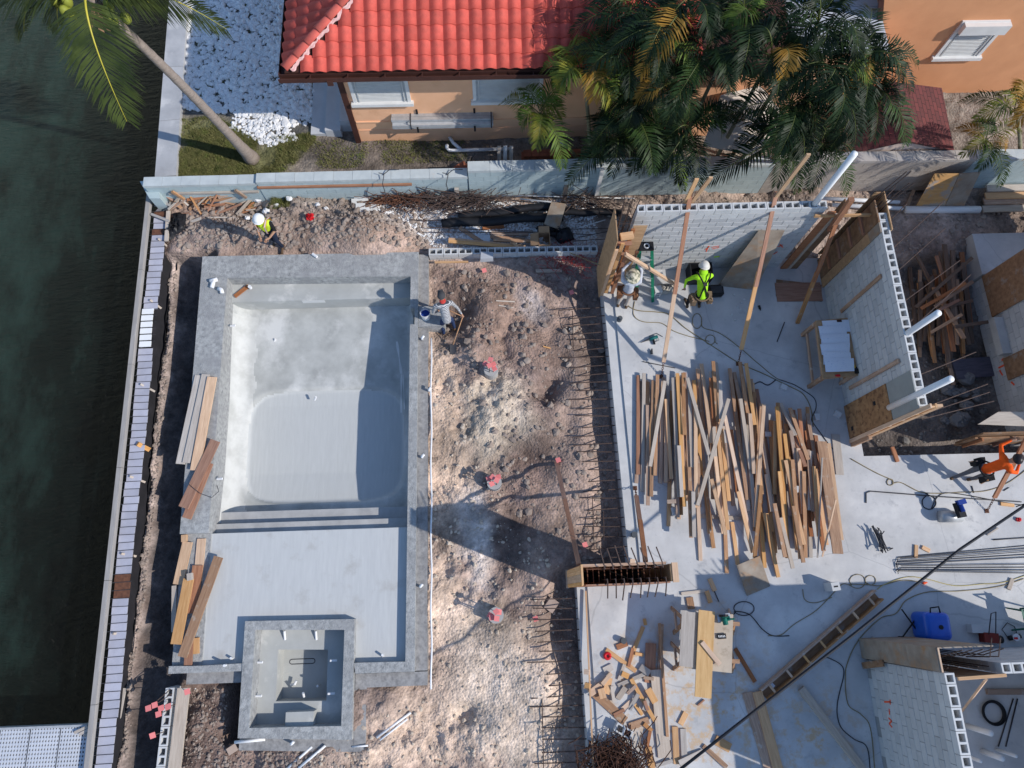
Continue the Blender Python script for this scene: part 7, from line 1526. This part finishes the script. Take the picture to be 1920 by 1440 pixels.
# overhead cable
tube_thing('overhead_cable', [P(1960,922,3.6), P(1800,1030,3.5), P(1600,1190,3.35), P(1400,1345,3.3), P(1240,1470,3.3)], .028, mat('cable_black',(.02,.022,.03),(.015,.016,.02),rough=.5), 'thick black cable strung above the slab from the right edge', 'cable')
tube_thing('thin_cable', [P(1905,950,.9), P(1935,940,1.2)], .012, darkCordM, 'thin wire at the right edge by the brace', 'cable')
# hollow block by the rebar tangle, red ring
c = P(1167,1368,0); t = thing('block', c, 'two-cell concrete block lying beside the rusty rebar tangle', 'block'); place('shell', hollow(.40, cmuTopM, .19), Matrix.Translation(c+Vector((0,0,.10))) @ Matrix.Rotation(-.55,4,'Z'), t)
c = P(1139,1230,.05); mb = MB(); mb.tube([c+Vector((.06*math.cos(a),.06*math.sin(a),0)) for a in [k*math.pi/8 for k in range(17)]],.035,8); mb.build('tape_roll', redM2, None, True, 'bright red tape roll under the pinkish stud of the scrap heap', 'tape roll')
# in front of the lime hoodie wall
c = P(1307,520,0); bn = thing('black_tub', c, 'black plastic tub against the lime hoodie wall', 'tub'); mb = MB(); mb.ring([(c.x-.30,c.y-.22),(c.x+.30,c.y-.22),(c.x+.30,c.y+.22),(c.x-.30,c.y+.22)],[(c.x-.27,c.y-.19),(c.x+.27,c.y-.19),(c.x+.27,c.y+.19),(c.x-.27,c.y+.19)],0,.45); mb.build('wall', blackM, bn); mb = MB(); mb.bb(c.x-.27,c.y-.19,.0,c.x+.27,c.y+.19,.02); mb.build('bottom', blackM, bn)
c = P(1339,549,0); bc = thing('tool_case', c, 'black tool case beside the man in the lime hoodie', 'case'); bm = bmesh.new(); bmesh.ops.create_cube(bm,size=1); bmesh.ops.scale(bm,vec=(.42,.32,.22),verts=bm.verts); bmesh.ops.bevel(bm,geom=bm.edges[:],offset=.05,segments=3,affect='EDGES'); me=bpy.data.meshes.new('shell'); bm.to_mesh(me); bm.free(); me.materials.append(blackM); place('shell',me,Matrix.Translation(c+Vector((0,0,.11))),bc); mb = MB(); mb.box(c+Vector((0,0,.222)),(.30,.2,.008)); mb.build('lid_panel', darkBarM, bc)
c = P(1229,552,0); t = thing('block', c, 'two-cell concrete block standing by the foot of the stepladder', 'block'); place('shell', hollow(.34, cmuTopM, .19), Matrix.Translation(c+Vector((0,0,.19))) @ Matrix.Rotation(.15,4,'Z') @ Matrix.Rotation(math.pi/2,4,'X') @ Matrix.Rotation(math.pi/2,4,'Z'), t)
c = P(1250,543,0); lump('sand_bag', [c+Vector((dx,dy,.02)) for dx,dy in ((-.26,.14),(.2,.16),(.26,-.1),(-.2,-.16))], mat('tan_bag',(.50,.46,.40),(.4,.37,.32)), 'tan cement bag on the slab between ladder and lime hoodie man', 'bag', .07, 9)
for i,(px,py) in enumerate(((1376,553),(1390,568),(1383,575),(1395,562),(1372,590),(1388,580),(1378,600))): chunk(px,py,(.05,.05,.03),0,cmuTopM,'pebble of mortar on the slab right of the black tool case',cat='mortar crumb'); 
for o in COL.objects:
    if 'pebble of mortar' in o.get('label',''): o['group'] = 'mortar crumbs on the slab'
c = P(1423,573,.03); mb = MB(); mb.tube([c,c+Vector((.02,-.1,0))],.03,8); mb.tube([c+Vector((.02,-.1,0)),c+Vector((.03,-.14,0))],.015,6); mb.build('black_bottle', blackM, None, True, 'small black bottle at the foot of the right long brace', 'bottle')
board('plywood_cutoff', P(1455,548,.02), P(1540,547,.02), .55, .02, redM, label='dark red-brown plywood strip flat on the slab before the doorway', cat='plywood')
c = P(1885,1057-10,.03); mb = MB(); mb.ell(P(1910,974,.03),(.07,.06,.04),8,6); mb.jitter(.015); mb.build('red_rag', redM2, None, False, 'crumpled red rag on the slab at the right edge', 'rag')
c = P(1731,1094,.03); mb = MB(); mb.tube([c,c+Vector((.06,.02,.0))],.03,8); mb.tube([c+Vector((.06,.02,0)),c+Vector((.1,.02,0))],.018,6); mb.build('cord_plug', sprayM, None, False, 'small orange plug where the ropes cross the overhead cable', 'plug')
# lower right room
c = P(1861,1336,.02)
for k in range(1): mb = MB(); [mb.tube([c+Vector((r_*math.cos(a),r_*math.sin(a),.015+.012*j)) for a in [i*math.pi/14 for i in range(29)]],.016,6,caps=False) for j,r_ in enumerate((.24,.22,.25,.23,.26))]; mb.build('hose_coil', blackM, None, True, 'coiled black hose on the floor of the lower right room', 'hose')
for i,(a,lab) in enumerate((((1818,1362),'short white pipe stub nearest the orange-marked wall'),((1855,1412),'white pipe stub lying low in the lower right room'),((1880,1408),'slim white pipe stub in the lower right room'),((1816,1417),'white pipe end at the foot of the wall in the lower right room'))):
    p0 = P(a[0]-12,a[1]-3,.0); tube_thing('pipe_stub', [p0, p0+Vector((.02,-.02,.9 if i==0 else .6))], .065 if i < 2 else .04, pvcM, lab, 'pipe', n=14)
tube_thing('steel_rod', [P(1900,1310,.02),P(1872,1400,.02)], .014, darkBarM, 'left of two rods on the floor of the lower right room', 'rod', n=6); tube_thing('steel_rod', [P(1908,1310,.02),P(1886,1400,.02)], .014, darkBarM, 'right of two rods on the floor of the lower right room', 'rod', n=6)
board('kicker', P(1848,1275,2.2), P(1803,1335,.2), .09, .04, pineM, label='orange kicker brace inside the lower right room', cat='brace')
board('timber', P(1850,1297,.05), P(1930,1297,.05), .12, .08, oldM, label='dark timber on the floor along the far block wall', cat='timber')
# crushed things in the dirt
c = gp(934,562,.05); 
for (a,b_,lab) in (((930,570),(965,567),'thin pale stick on the rubble above the middle of the dirt'),((935,577),(962,579),'second thin stick on the rubble above the middle of the dirt'),((1018,652),(1032,655),'short orange stick near the crescent hole'),((845,1118),(860,1108),None)):
    if lab: lay('stick', a, b_, .03, .025, greyWoodM if 'orange' not in lab else pineM, lab, 'stick', z=-.3)
lay('brick_slab', (1026,1128),(1042,1140), .30, .06, mat('brown_slab',(.36,.28,.24),(.27,.2,.17)), 'brown flat stone slab under the dowels below the beam form', 'stone', z=-.3)
c = gp(1073,618,.03); mb = MB(); mb.box(c,(.14,.10,.04),.3); mb.jitter(.015); mb.build('mortar_scrap', mat('pale_scrap',(.55,.60,.62),(.45,.5,.52)), None, False, 'pale scrap of plastic among the upper dowels', 'scrap')
lay('half_brick', (425,1412),(440,1402), .16, .10, mat('tan_brick',(.46,.36,.30),(.36,.28,.23)), 'tan half brick below the spa corner', 'brick', z=-.4)
mb = MB(); c = gp(310,510,.05); mb.tube([c+Vector((-.05,.1,0)),c+Vector((.05,-.1,0))],.035,8); mb.build('pipe_offcut', pvcM, None, False, 'white pipe offcut on the bank at the pool corner', 'pipe')
# ================================================================ PEOPLE
skinM = mat('skin', (.42,.24,.16), (.36,.20,.13), rough=.6, bump=0)
def cloth(name, c, c2=None): return mat(name, c, c2 or tuple(x*.8 for x in c), rough=.9, scale=9, bump=.4, bscale=22, bdist=.015)
jeansM = cloth('dark_denim', (.018,.026,.05)); bootM = cloth('work_boot', (.12,.075,.045)); blackCloth = cloth('black_cloth', (.018,.018,.02))
def person(label, J, R, segmat, mats, hands=(), extra=None, name='person'):
    """J: joints, segmat: (joint, joint, material index). One body surface: limbs grown together by voxel remesh."""
    foot_ = Vector(J['base']); root = thing(name, foot_, label, 'person')
    mb = MB(); segs = []
    for a, b_, mi in segmat:
        pa, pb = Vector(J[a]), Vector(J[b_]); ra, rb_ = R[a], R[b_]
        n_ = max(2, int((pb-pa).length/.05)); 
        for i in range(n_+1):
            t = i/n_; r_ = ra + (rb_-ra)*t; mb.ell(pa.lerp(pb,t), (r_,r_,r_), 10, 6)
        segs.append((pa, pb, ra, rb_, mi))
    o = mb.build('body', mats, root)
    md = o.modifiers.new('r', 'REMESH'); md.mode = 'VOXEL'; md.voxel_size = .017
    sm = o.modifiers.new('s', 'SMOOTH'); sm.iterations = 3; sm.factor = .5
    dg = bpy.context.evaluated_depsgraph_get(); me = bpy.data.meshes.new_from_object(o.evaluated_get(dg)); o.modifiers.clear()
    me.materials.clear()
    for m_ in mats: me.materials.append(m_)
    off = wl(root); nP = len(me.polygons); cen = np.empty(nP*3); me.polygons.foreach_get('center', cen); cen = cen.reshape(-1,3) + np.array(off)
    best = np.full(nP, 1e9); idx = np.zeros(nP, np.int32)
    for pa, pb, ra, rb_, mi in segs:
        A_ = np.array(pa); D_ = np.array(pb)-A_; t = np.clip(((cen-A_)@D_)/max(1e-9,D_@D_),0,1); d = np.linalg.norm(cen-(A_+t[:,None]*D_),axis=1)-(ra+(rb_-ra)*t); m_ = d < best; best[m_] = d[m_]; idx[m_] = mi
    me.polygons.foreach_set('material_index', idx); me.polygons.foreach_set('use_smooth', np.ones(nP,bool)); o.data = me
    # five fingers on each hand, rooted in the palm and joined to the body mesh
    fb = MB()
    for (h, d, across, curl) in hands:
        h = Vector(h); d = Vector(d).normalized(); across = Vector(across); across = (across - d*across.dot(d)).normalized(); nn = d.cross(across)
        for k in range(4):
            s_ = (-.033,-.011,.011,.031)[k]; L_ = (.072,.082,.076,.058)[k]; p = h + across*s_ + d*.02; q1 = p + d*L_*.5 - nn*curl*.3*L_; q2 = q1 + d*L_*.3*(1-curl) - nn*L_*.35*curl; q3 = q2 + d*L_*.2*(1-curl*1.3) - nn*L_*.3*curl
            fb.tube([p,q1,q2,q3],[.0095,.009,.008,.0065],6)
        p = h - across*.034 - d*.015; fb.tube([p, p - across*.03 + d*.025, p - across*.032 + d*.058 - nn*.015*curl],[.011,.010,.008],6)
    if fb.v:
        fo = fb.mesh('hand', mats, wl(root), True); bm = bmesh.new(); bm.from_mesh(o.data); nf = len(bm.faces); bm.from_mesh(fo); bm.faces.ensure_lookup_table()
        for f in bm.faces[nf:]: f.material_index = 0; f.smooth = True
        bm.to_mesh(o.data); bm.free()
    return root
def std(base, yaw, H_=1.75):
    """standing joints in a body frame: x right, y forward, z up"""
    c, s = math.cos(yaw), math.sin(yaw); B = Vector(base)
    def W(x, y, z): return B + Vector((c*x - s*y, s*x + c*y, z))*(H_/1.75)
    return W
RAD = dict(head=.095, jaw=.075, neck=.058, chest=.135, cl=.09, cr=.09, belly=.125, pel=.125, hl=.095, hr=.095, kl=.062, kr=.062, al=.045, ar=.045, tl=.042, tr=.042, sl=.062, sr=.062, el=.046, er=.046, wl_=.033, wr_=.033, pl=.036, pr=.036, hel=.045, her=.045, nose=.018, earl=.02, earr=.02)
SEG = [('jaw','head',0),('neck','jaw',0),('chest','neck',1),('cl','sl',1),('cr','sr',1),('cl','cr',1),('chest','belly',1),('belly','pel',1),('pel','hl',2),('pel','hr',2),('hl','hr',2),('hl','kl',2),('hr','kr',2),('kl','al',2),('kr','ar',2),('al','tl',3),('ar','tr',3),('al','hel',3),('ar','her',3),('sl','el',1),('sr','er',1),('el','wl_',4),('er','wr_',4),('wl_','pl',0),('wr_','pr',0),('head','nose',0),('head','earl',0),('head','earr',0)]
def dome(name, c, r, m_, par, brim=0., tilt=(0,0), peak=None, ztop=1.):
    R_ = Matrix.Rotation(tilt[0],3,'X') @ Matrix.Rotation(tilt[1],3,'Y'); mb = MB(); c = Vector(c); n_ = 18; vs = []; K = 6
    for j in range(K+1):
        t = math.pi/2*j/K
        for i in range(n_): a = 2*math.pi*i/n_; vs.append(c + R_ @ Vector((r*1.0*math.cos(t)*math.cos(a), r*1.12*math.cos(t)*math.sin(a), r*ztop*math.sin(t))))
    fs = [(j*n_+i, j*n_+(i+1)%n_, (j+1)*n_+(i+1)%n_, (j+1)*n_+i) for j in range(K) for i in range(n_)]; mb.add(vs, fs)
    if brim:
        b0 = [c + R_ @ Vector(((r+brim)*math.cos(2*math.pi*i/n_), (r*1.12+brim)*math.sin(2*math.pi*i/n_), -.015 + .012*math.sin(4*math.pi*i/n_))) for i in range(n_)]
        b1 = [p + R_ @ Vector((0,0,-.012)) for p in b0]; inr = [c + R_ @ Vector((r*.98*math.cos(2*math.pi*i/n_), r*1.1*math.sin(2*math.pi*i/n_), -.004)) for i in range(n_)]
        mb.add([*inr,*b0,*b1], [(i,(i+1)%n_,n_+(i+1)%n_,n_+i) for i in range(n_)] + [(n_+i,n_+(i+1)%n_,2*n_+(i+1)%n_,2*n_+i) for i in range(n_)])
    if peak is not None:
        pv = Vector(peak).normalized(); sv = Vector((-pv.y,pv.x,0)); mb.add([c+sv*.09+pv*.06, c-sv*.09+pv*.06, c-sv*.06+pv*.18-Vector((0,0,.02)), c+sv*.06+pv*.18-Vector((0,0,.02))], [(0,1,2,3)])
    if brim == 0 and peak is None:
        for k in (-1,0,1): mb.tube([c + R_ @ Vector((.035*k, r*1.13*math.cos(a), r*ztop*math.sin(a)+.006)) for a in [math.pi*i/10 for i in range(1,10)]], .008, 5)
    return mb.build(name, m_, par, True)
def shell_patch(name, J, R, segs, grow, m_, par, cut=None):
    """garment: a slightly larger skin over body segments, remeshed"""
    mb = MB()
    for a,b_ in segs:
        pa, pb = Vector(J[a]), Vector(J[b_]); n_ = max(2,int((pb-pa).length/.05))
        for i in range(n_+1): t = i/n_; r_ = R[a]+(R[b_]-R[a])*t+grow; mb.ell(pa.lerp(pb,t),(r_,r_,r_),10,6)
    o = mb.build(name, m_, par); md = o.modifiers.new('r','REMESH'); md.mode='VOXEL'; md.voxel_size=.017; sm = o.modifiers.new('s','SMOOTH'); sm.iterations=3
    dg = bpy.context.evaluated_depsgraph_get(); me = bpy.data.meshes.new_from_object(o.evaluated_get(dg)); o.modifiers.clear(); me.materials.clear(); me.materials.append(m_); me.polygons.foreach_set('use_smooth',[True]*len(me.polygons)); o.data = me; return o

# --- man in white hard hat and safety vest, behind the pool, looking down to the south-west
b0 = P(526,474,-.22); b0.z = ground_z(b0.x, b0.y+.1)+.02; b0.y += .12
W = std(b0, rad(165), 1.78)
J = dict(base=b0, al=W(-.11,0,.09), ar=W(.13,-.1,.09), tl=W(-.13,.17,.04), tr=W(.16,.06,.04), hel=W(-.10,-.05,.05), her=W(.13,-.15,.05), kl=W(-.10,.06,.50), kr=W(.12,-.01,.50), hl=W(-.09,0,.93), hr=W(.09,0,.93), pel=W(0,0,1.0), belly=W(0,.02,1.15), chest=W(0,.04,1.33), cl=W(-.12,.04,1.40), cr=W(.12,.04,1.40), sl=W(-.21,.03,1.41), sr=W(.21,.03,1.41), el=W(-.25,.06,1.12), er=W(.25,.06,1.12), wl_=W(-.13,.26,1.02), wr_=W(.13,.26,1.02), pl=W(-.07,.33,1.03), pr=W(.07,.33,1.03), neck=W(0,.06,1.47), jaw=W(0,.11,1.55), head=W(0,.10,1.64), nose=W(0,.205,1.60), earl=W(-.09,.09,1.62), earr=W(.09,.09,1.62))
F_ = W(0,1,0)-W(0,0,0); Rv = W(1,0,0)-W(0,0,0)
p1 = person('person in white hard hat, black shirt and yellow safety vest behind the pool', J, RAD, SEG, [skinM, blackCloth, jeansM, bootM, skinM], hands=((J['pl'],F_*.8+Vector((0,0,-.4)),Rv,.5),(J['pr'],F_*.8+Vector((0,0,-.4)),-Rv,.5)))
dome('hard_hat', J['head']+Vector((0,0,.025)), .135, mat('white_hat',(.82,.82,.82),(.75,.75,.76),rough=.35,bump=0), p1, .02, (rad(-6),0), None, .95)
vestM = cloth('safety_yellow', (.62,.80,.05)); vo_ = shell_patch('safety_vest', J, dict(RAD,sl=.075,sr=.075), [('chest','belly'),('cl','cr'),('cl','belly'),('cr','belly')], .022, vestM, p1)
strM = mat('orange_reflective', (.90,.36,.12), (.8,.3,.1), rough=.6, bump=0); silM = mat('silver_reflective',(.75,.72,.68),(.65,.62,.6),rough=.3,bump=0)
for s_ in (-1,1):
    sh_ = W(s_*.13,.05,1.49); mb = MB(); pts = [W(s_*.12,-.14,1.2), W(s_*.13,-.11,1.42), W(s_*.135,.03,1.535), W(s_*.125,.19,1.44), W(s_*.11,.20,1.15)]
    for wd,mm,k in ((.06,strM,0),(.028,silM,.004)):
        mb = MB()
        for a,b_ in zip(pts[:-1],pts[1:]): ax = Rv; d = (b_-a).normalized(); nn = ax.cross(d).normalized(); nn = nn if nn.dot((a+b_)/2-W(0,.04,1.3)) > 0 else -nn; o2 = nn*(.004+k); mb.add([a-ax*wd/2+o2,a+ax*wd/2+o2,b_+ax*wd/2+o2,b_-ax*wd/2+o2],[(0,1,2,3)])
        mb.build('vest_stripe', mm, p1)
# --- man in striped shirt digging, seen from behind
b0 = gp(842,622,0); W = std(b0, rad(12), 1.72)
J = dict(base=b0, al=W(-.15,-.05,.09), ar=W(.17,.05,.09), tl=W(-.17,.13,.04), tr=W(.19,.22,.04), hel=W(-.14,-.10,.05), her=W(.16,0,.05), kl=W(-.14,.08,.48), kr=W(.15,.14,.48), hl=W(-.09,-.02,.90), hr=W(.09,-.02,.90), pel=W(0,-.03,.97), belly=W(0,.08,1.12), chest=W(0,.22,1.27), cl=W(-.12,.25,1.33), cr=W(.12,.25,1.33), sl=W(-.21,.26,1.32), sr=W(.21,.26,1.32), el=W(-.30,.22,1.05), er=W(.34,.20,1.06), wl_=W(-.20,.30,.84), wr_=W(.42,.08,.86), pl=W(-.16,.34,.80), pr=W(.44,.02,.80), neck=W(0,.31,1.40), jaw=W(0,.39,1.45), head=W(0,.40,1.54), nose=W(0,.50,1.49), earl=W(-.09,.39,1.52), earr=W(.09,.39,1.52))
stpM, n, b = newmat('striped_shirt'); L = n.links.new; tc = nd(n,'ShaderNodeTexCoord'); wv = nd(n,'ShaderNodeTexWave', wave_type='BANDS', bands_direction='Z', Scale=9.5); L(tc.outputs['Object'], wv.inputs[0]); rp = nd(n,'ShaderNodeValToRGB'); rp.color_ramp.interpolation='CONSTANT'; rp.color_ramp.elements[0].color=(.06,.065,.08,1); rp.color_ramp.elements[1].position=.45; rp.color_ramp.elements[1].color=(.55,.55,.56,1); L(wv.outputs[0], rp.inputs[0]); L(rp.outputs[0], b.inputs['Base Color']); b.inputs['Roughness'].default_value=.9
F_ = W(0,1,0)-W(0,0,0); Rv = W(1,0,0)-W(0,0,0)
p2 = person('person in grey striped shirt and blue jeans digging beside the pool', J, RAD, SEG, [skinM, stpM, cloth('blue_denim',(.03,.05,.12)), bootM, stpM], hands=((J['pl'],Vector((0,0,-1)),Rv,.9),(J['pr'],Vector((0,0,-1)),Rv,.9)))
dome('cap', J['head']+Vector((0,0,.03)), .105, cloth('grey_cap',(.07,.07,.075)), p2, 0, (0,0), F_, .9)
mb = MB(); mb.ell(J['neck']+Vector((0,0,.03)),(.085,.085,.05),12,7); mb.build('red_kerchief', cloth('red_cloth',(.55,.06,.05)), p2, True)
sh_ = thing('shovel', P(848,655,-.3), 'long-handled shovel held by the man in the striped shirt', 'shovel'); g0 = gp(850,652,.03); mb = MB(); mb.tube([J['pl']+Vector((.0,.05,.25)), J['pr'], g0+Vector((0,.05,.1))], .016, 8); mb.build('shaft', oldM, sh_, True)
g1 = gp(851,660,.03); mb = MB(); mb.grid(lambda u,v:(g0.x-.09+.18*u, g0.y+.08-.27*v, g0.z+.06-.05*v+.02*(2*u-1)**2),6,6); mb.build('blade', darkBarM, sh_, True)
# --- man in sun hat, arms raised at the column form
b0 = P(1166,572,0); W = std(b0, rad(-8), 1.74)
J = dict(base=b0, al=W(-.11,0,.09), ar=W(.11,-.02,.09), tl=W(-.12,.17,.04), tr=W(.13,.15,.04), hel=W(-.11,-.06,.05), her=W(.11,-.08,.05), kl=W(-.11,.04,.49), kr=W(.11,.03,.49), hl=W(-.09,0,.92), hr=W(.09,0,.92), pel=W(0,0,.99), belly=W(0,.0,1.14), chest=W(0,.02,1.32), cl=W(-.12,.02,1.39), cr=W(.12,.02,1.39), sl=W(-.21,.04,1.42), sr=W(.21,.04,1.42), el=W(-.25,.26,1.58), er=W(.22,.28,1.56), wl_=W(-.09,.40,1.76), wr_=W(.07,.42,1.74), pl=W(-.06,.44,1.83), pr=W(.05,.46,1.81), neck=W(0,.03,1.46), jaw=W(0,.08,1.53), head=W(0,.07,1.62), nose=W(0,.18,1.60), earl=W(-.09,.07,1.61), earr=W(.09,.07,1.61))
F_ = W(0,1,0)-W(0,0,0); Rv = W(1,0,0)-W(0,0,0); greyShirt = cloth('pale_grey_shirt',(.55,.57,.62))
p3 = person('person in pale grey shirt, sun hat and tool belt reaching up at the plywood form', J, RAD, SEG, [skinM, greyShirt, cloth('pale_trousers',(.52,.45,.40)), bootM, greyShirt], hands=((J['pl'],F_*.3+Vector((0,0,1)),Rv,.6),(J['pr'],F_*.3+Vector((0,0,1)),Rv,.6)))
dome('sun_hat', J['head']+Vector((0,0,.03)), .115, mat('camouflage_hat',(.60,.55,.42),(.20,.20,.14),rough=.9,scale=14,bump=.2,contrast=(.45,.55)), p3, .075, (rad(8),0), None, .85)
def belt(par, W, zb, m_, sides=((-1),(1)), r=.155):
    mb = MB(); n_ = 20; pts = [W(r*1.15*math.cos(2*math.pi*i/n_), r*math.sin(2*math.pi*i/n_), zb) for i in range(n_+1)]; mb.tube(pts, .022, 6, caps=False); mb.build('belt', m_, par, True)
    for s_ in sides:
        for k,dy in enumerate((-.10,.04)):
            mb = MB(); c = W(s_*(r+.05), dy, zb-.13); mb.box(c,(.12,.13,.22),0); mb.jitter(.015); mb.build('tool_pouch', m_, par)
        mb = MB(); mb.tube([W(s_*(r+.08),-.12,zb+.02), W(s_*(r+.12),-.16,zb-.22)],.014,6); mb.build('hammer_handle', oldM, par)
belt(p3, W, 1.0, cloth('leather',(.20,.09,.045)))
mb = MB(); hd = (J['pl']+J['pr'])/2; mb.tube([hd+Vector((0,0,-.10)), hd+Vector((0.02,.06,.18))],.02,8); mb.box(hd+Vector((.02,.08,.2)),(.10,.05,.05)); mb.build('clamp', rustM, None, False, 'orange clamp held up by the man in the sun hat', 'clamp')
# --- man in lime hoodie and harness, bending at the wall, back to the camera
b0 = P(1298,572,0); W = std(b0, rad(4), 1.76)
J = dict(base=b0, al=W(-.16,0,.09), ar=W(.16,-.02,.09), tl=W(-.18,.17,.04), tr=W(.18,.15,.04), hel=W(-.16,-.06,.05), her=W(.16,-.08,.05), kl=W(-.15,.08,.44), kr=W(.15,.06,.44), hl=W(-.10,-.10,.80), hr=W(.10,-.10,.80), pel=W(0,-.11,.86), belly=W(0,.02,1.0), chest=W(0,.20,1.16), cl=W(-.13,.25,1.22), cr=W(.13,.25,1.22), sl=W(-.22,.27,1.20), sr=W(.22,.27,1.20), el=W(-.36,.30,.98), er=W(.30,.38,.95), wl_=W(-.36,.22,.74), wr_=W(.18,.52,.78), pl=W(-.35,.18,.68), pr=W(.14,.56,.73), neck=W(0,.33,1.30), jaw=W(0,.42,1.35), head=W(0,.44,1.43), nose=W(0,.54,1.37), earl=W(-.09,.43,1.41), earr=W(.09,.43,1.41))
F_ = W(0,1,0)-W(0,0,0); Rv = W(1,0,0)-W(0,0,0); limeC = cloth('lime_hoodie',(.42,.85,.03))
p4 = person('person in lime green hoodie with black harness bending by the block wall', J, dict(RAD,chest=.15,belly=.14), SEG, [skinM, limeC, blackCloth, bootM, limeC], hands=((J['pl'],Vector((0,0,-1)),Rv,.7),(J['pr'],F_*.3+Vector((0,0,-1)),Rv,.7)))
mb = MB(); mb.ell(J['neck']+Vector((0,0,.01)),(.115,.10,.075),14,8); mb.build('hood', limeC, p4, True)
dome('hard_hat', J['head']+Vector((0,.01,.03)), .128, mat('cream_hat',(.74,.72,.66),(.6,.58,.52),rough=.5,bump=0), p4, .015, (rad(-25),0), None, .9)
for s_ in (-1,1):
    mb = MB(); mb.tube([W(s_*.10,-.20,.93), W(s_*.05,-.10,1.08), W(-s_*.02,.02,1.24), W(-s_*.12,.16,1.365), W(-s_*.16,.30,1.345), W(-s_*.14,.40,1.22)],.020,6); mb.build('harness_strap', blackCloth, p4, True)
mb = MB(); mb.box(W(0,.02,1.255),(.09,.09,.03)); mb.build('harness_ring', darkBarM, p4)
belt(p4, lambda x,y,z: W(x,y-.11,z), .88, cloth('leather_tan',(.20,.14,.09)), r=.16)
# --- man in orange shirt at the right edge, leaning toward the brace
b0 = P(1798,893,0); W = std(b0, rad(-72), 1.76)
J = dict(base=b0, al=W(-.02,-.22,.10), ar=W(.16,.20,.09), tl=W(-.02,-.06,.04), tr=W(.20,.36,.04), hel=W(-.02,-.28,.10), her=W(.15,.14,.05), kl=W(-.05,-.06,.52), kr=W(.14,.22,.50), hl=W(-.09,.02,.92), hr=W(.09,.04,.92), pel=W(0,.03,.99), belly=W(0,.10,1.15), chest=W(0,.22,1.32), cl=W(-.12,.25,1.39), cr=W(.12,.25,1.39), sl=W(-.21,.26,1.39), sr=W(.21,.26,1.37), el=W(-.40,.38,1.36), er=W(.30,.48,1.22), wl_=W(-.42,.62,1.44), wr_=W(.08,.66,1.30), pl=W(-.41,.70,1.47), pr=W(.02,.73,1.33), neck=W(0,.30,1.46), jaw=W(0,.37,1.50), head=W(0,.38,1.58), nose=W(0,.48,1.54), earl=W(-.09,.37,1.57), earr=W(.09,.37,1.57))
F_ = W(0,1,0)-W(0,0,0); Rv = W(1,0,0)-W(0,0,0); orC = cloth('orange_shirt',(.92,.12,.015))
p5 = person('person in bright orange shirt and dark cap leaning at the right edge', J, RAD, SEG, [skinM, orC, cloth('grey_trousers',(.14,.14,.155)), bootM, orC], hands=((J['pl'],F_,Rv,.8),(J['pr'],F_,Rv,.8)))
dome('cap', J['head']+Vector((0,0,.03)), .115, mat('black_cap',(.03,.022,.024),(.02,.015,.016),rough=.35,bump=0), p5, 0, (0,0), F_, .95)
belt(p5, lambda x,y,z: W(x,y+.03,z), 1.0, blackCloth, r=.16)
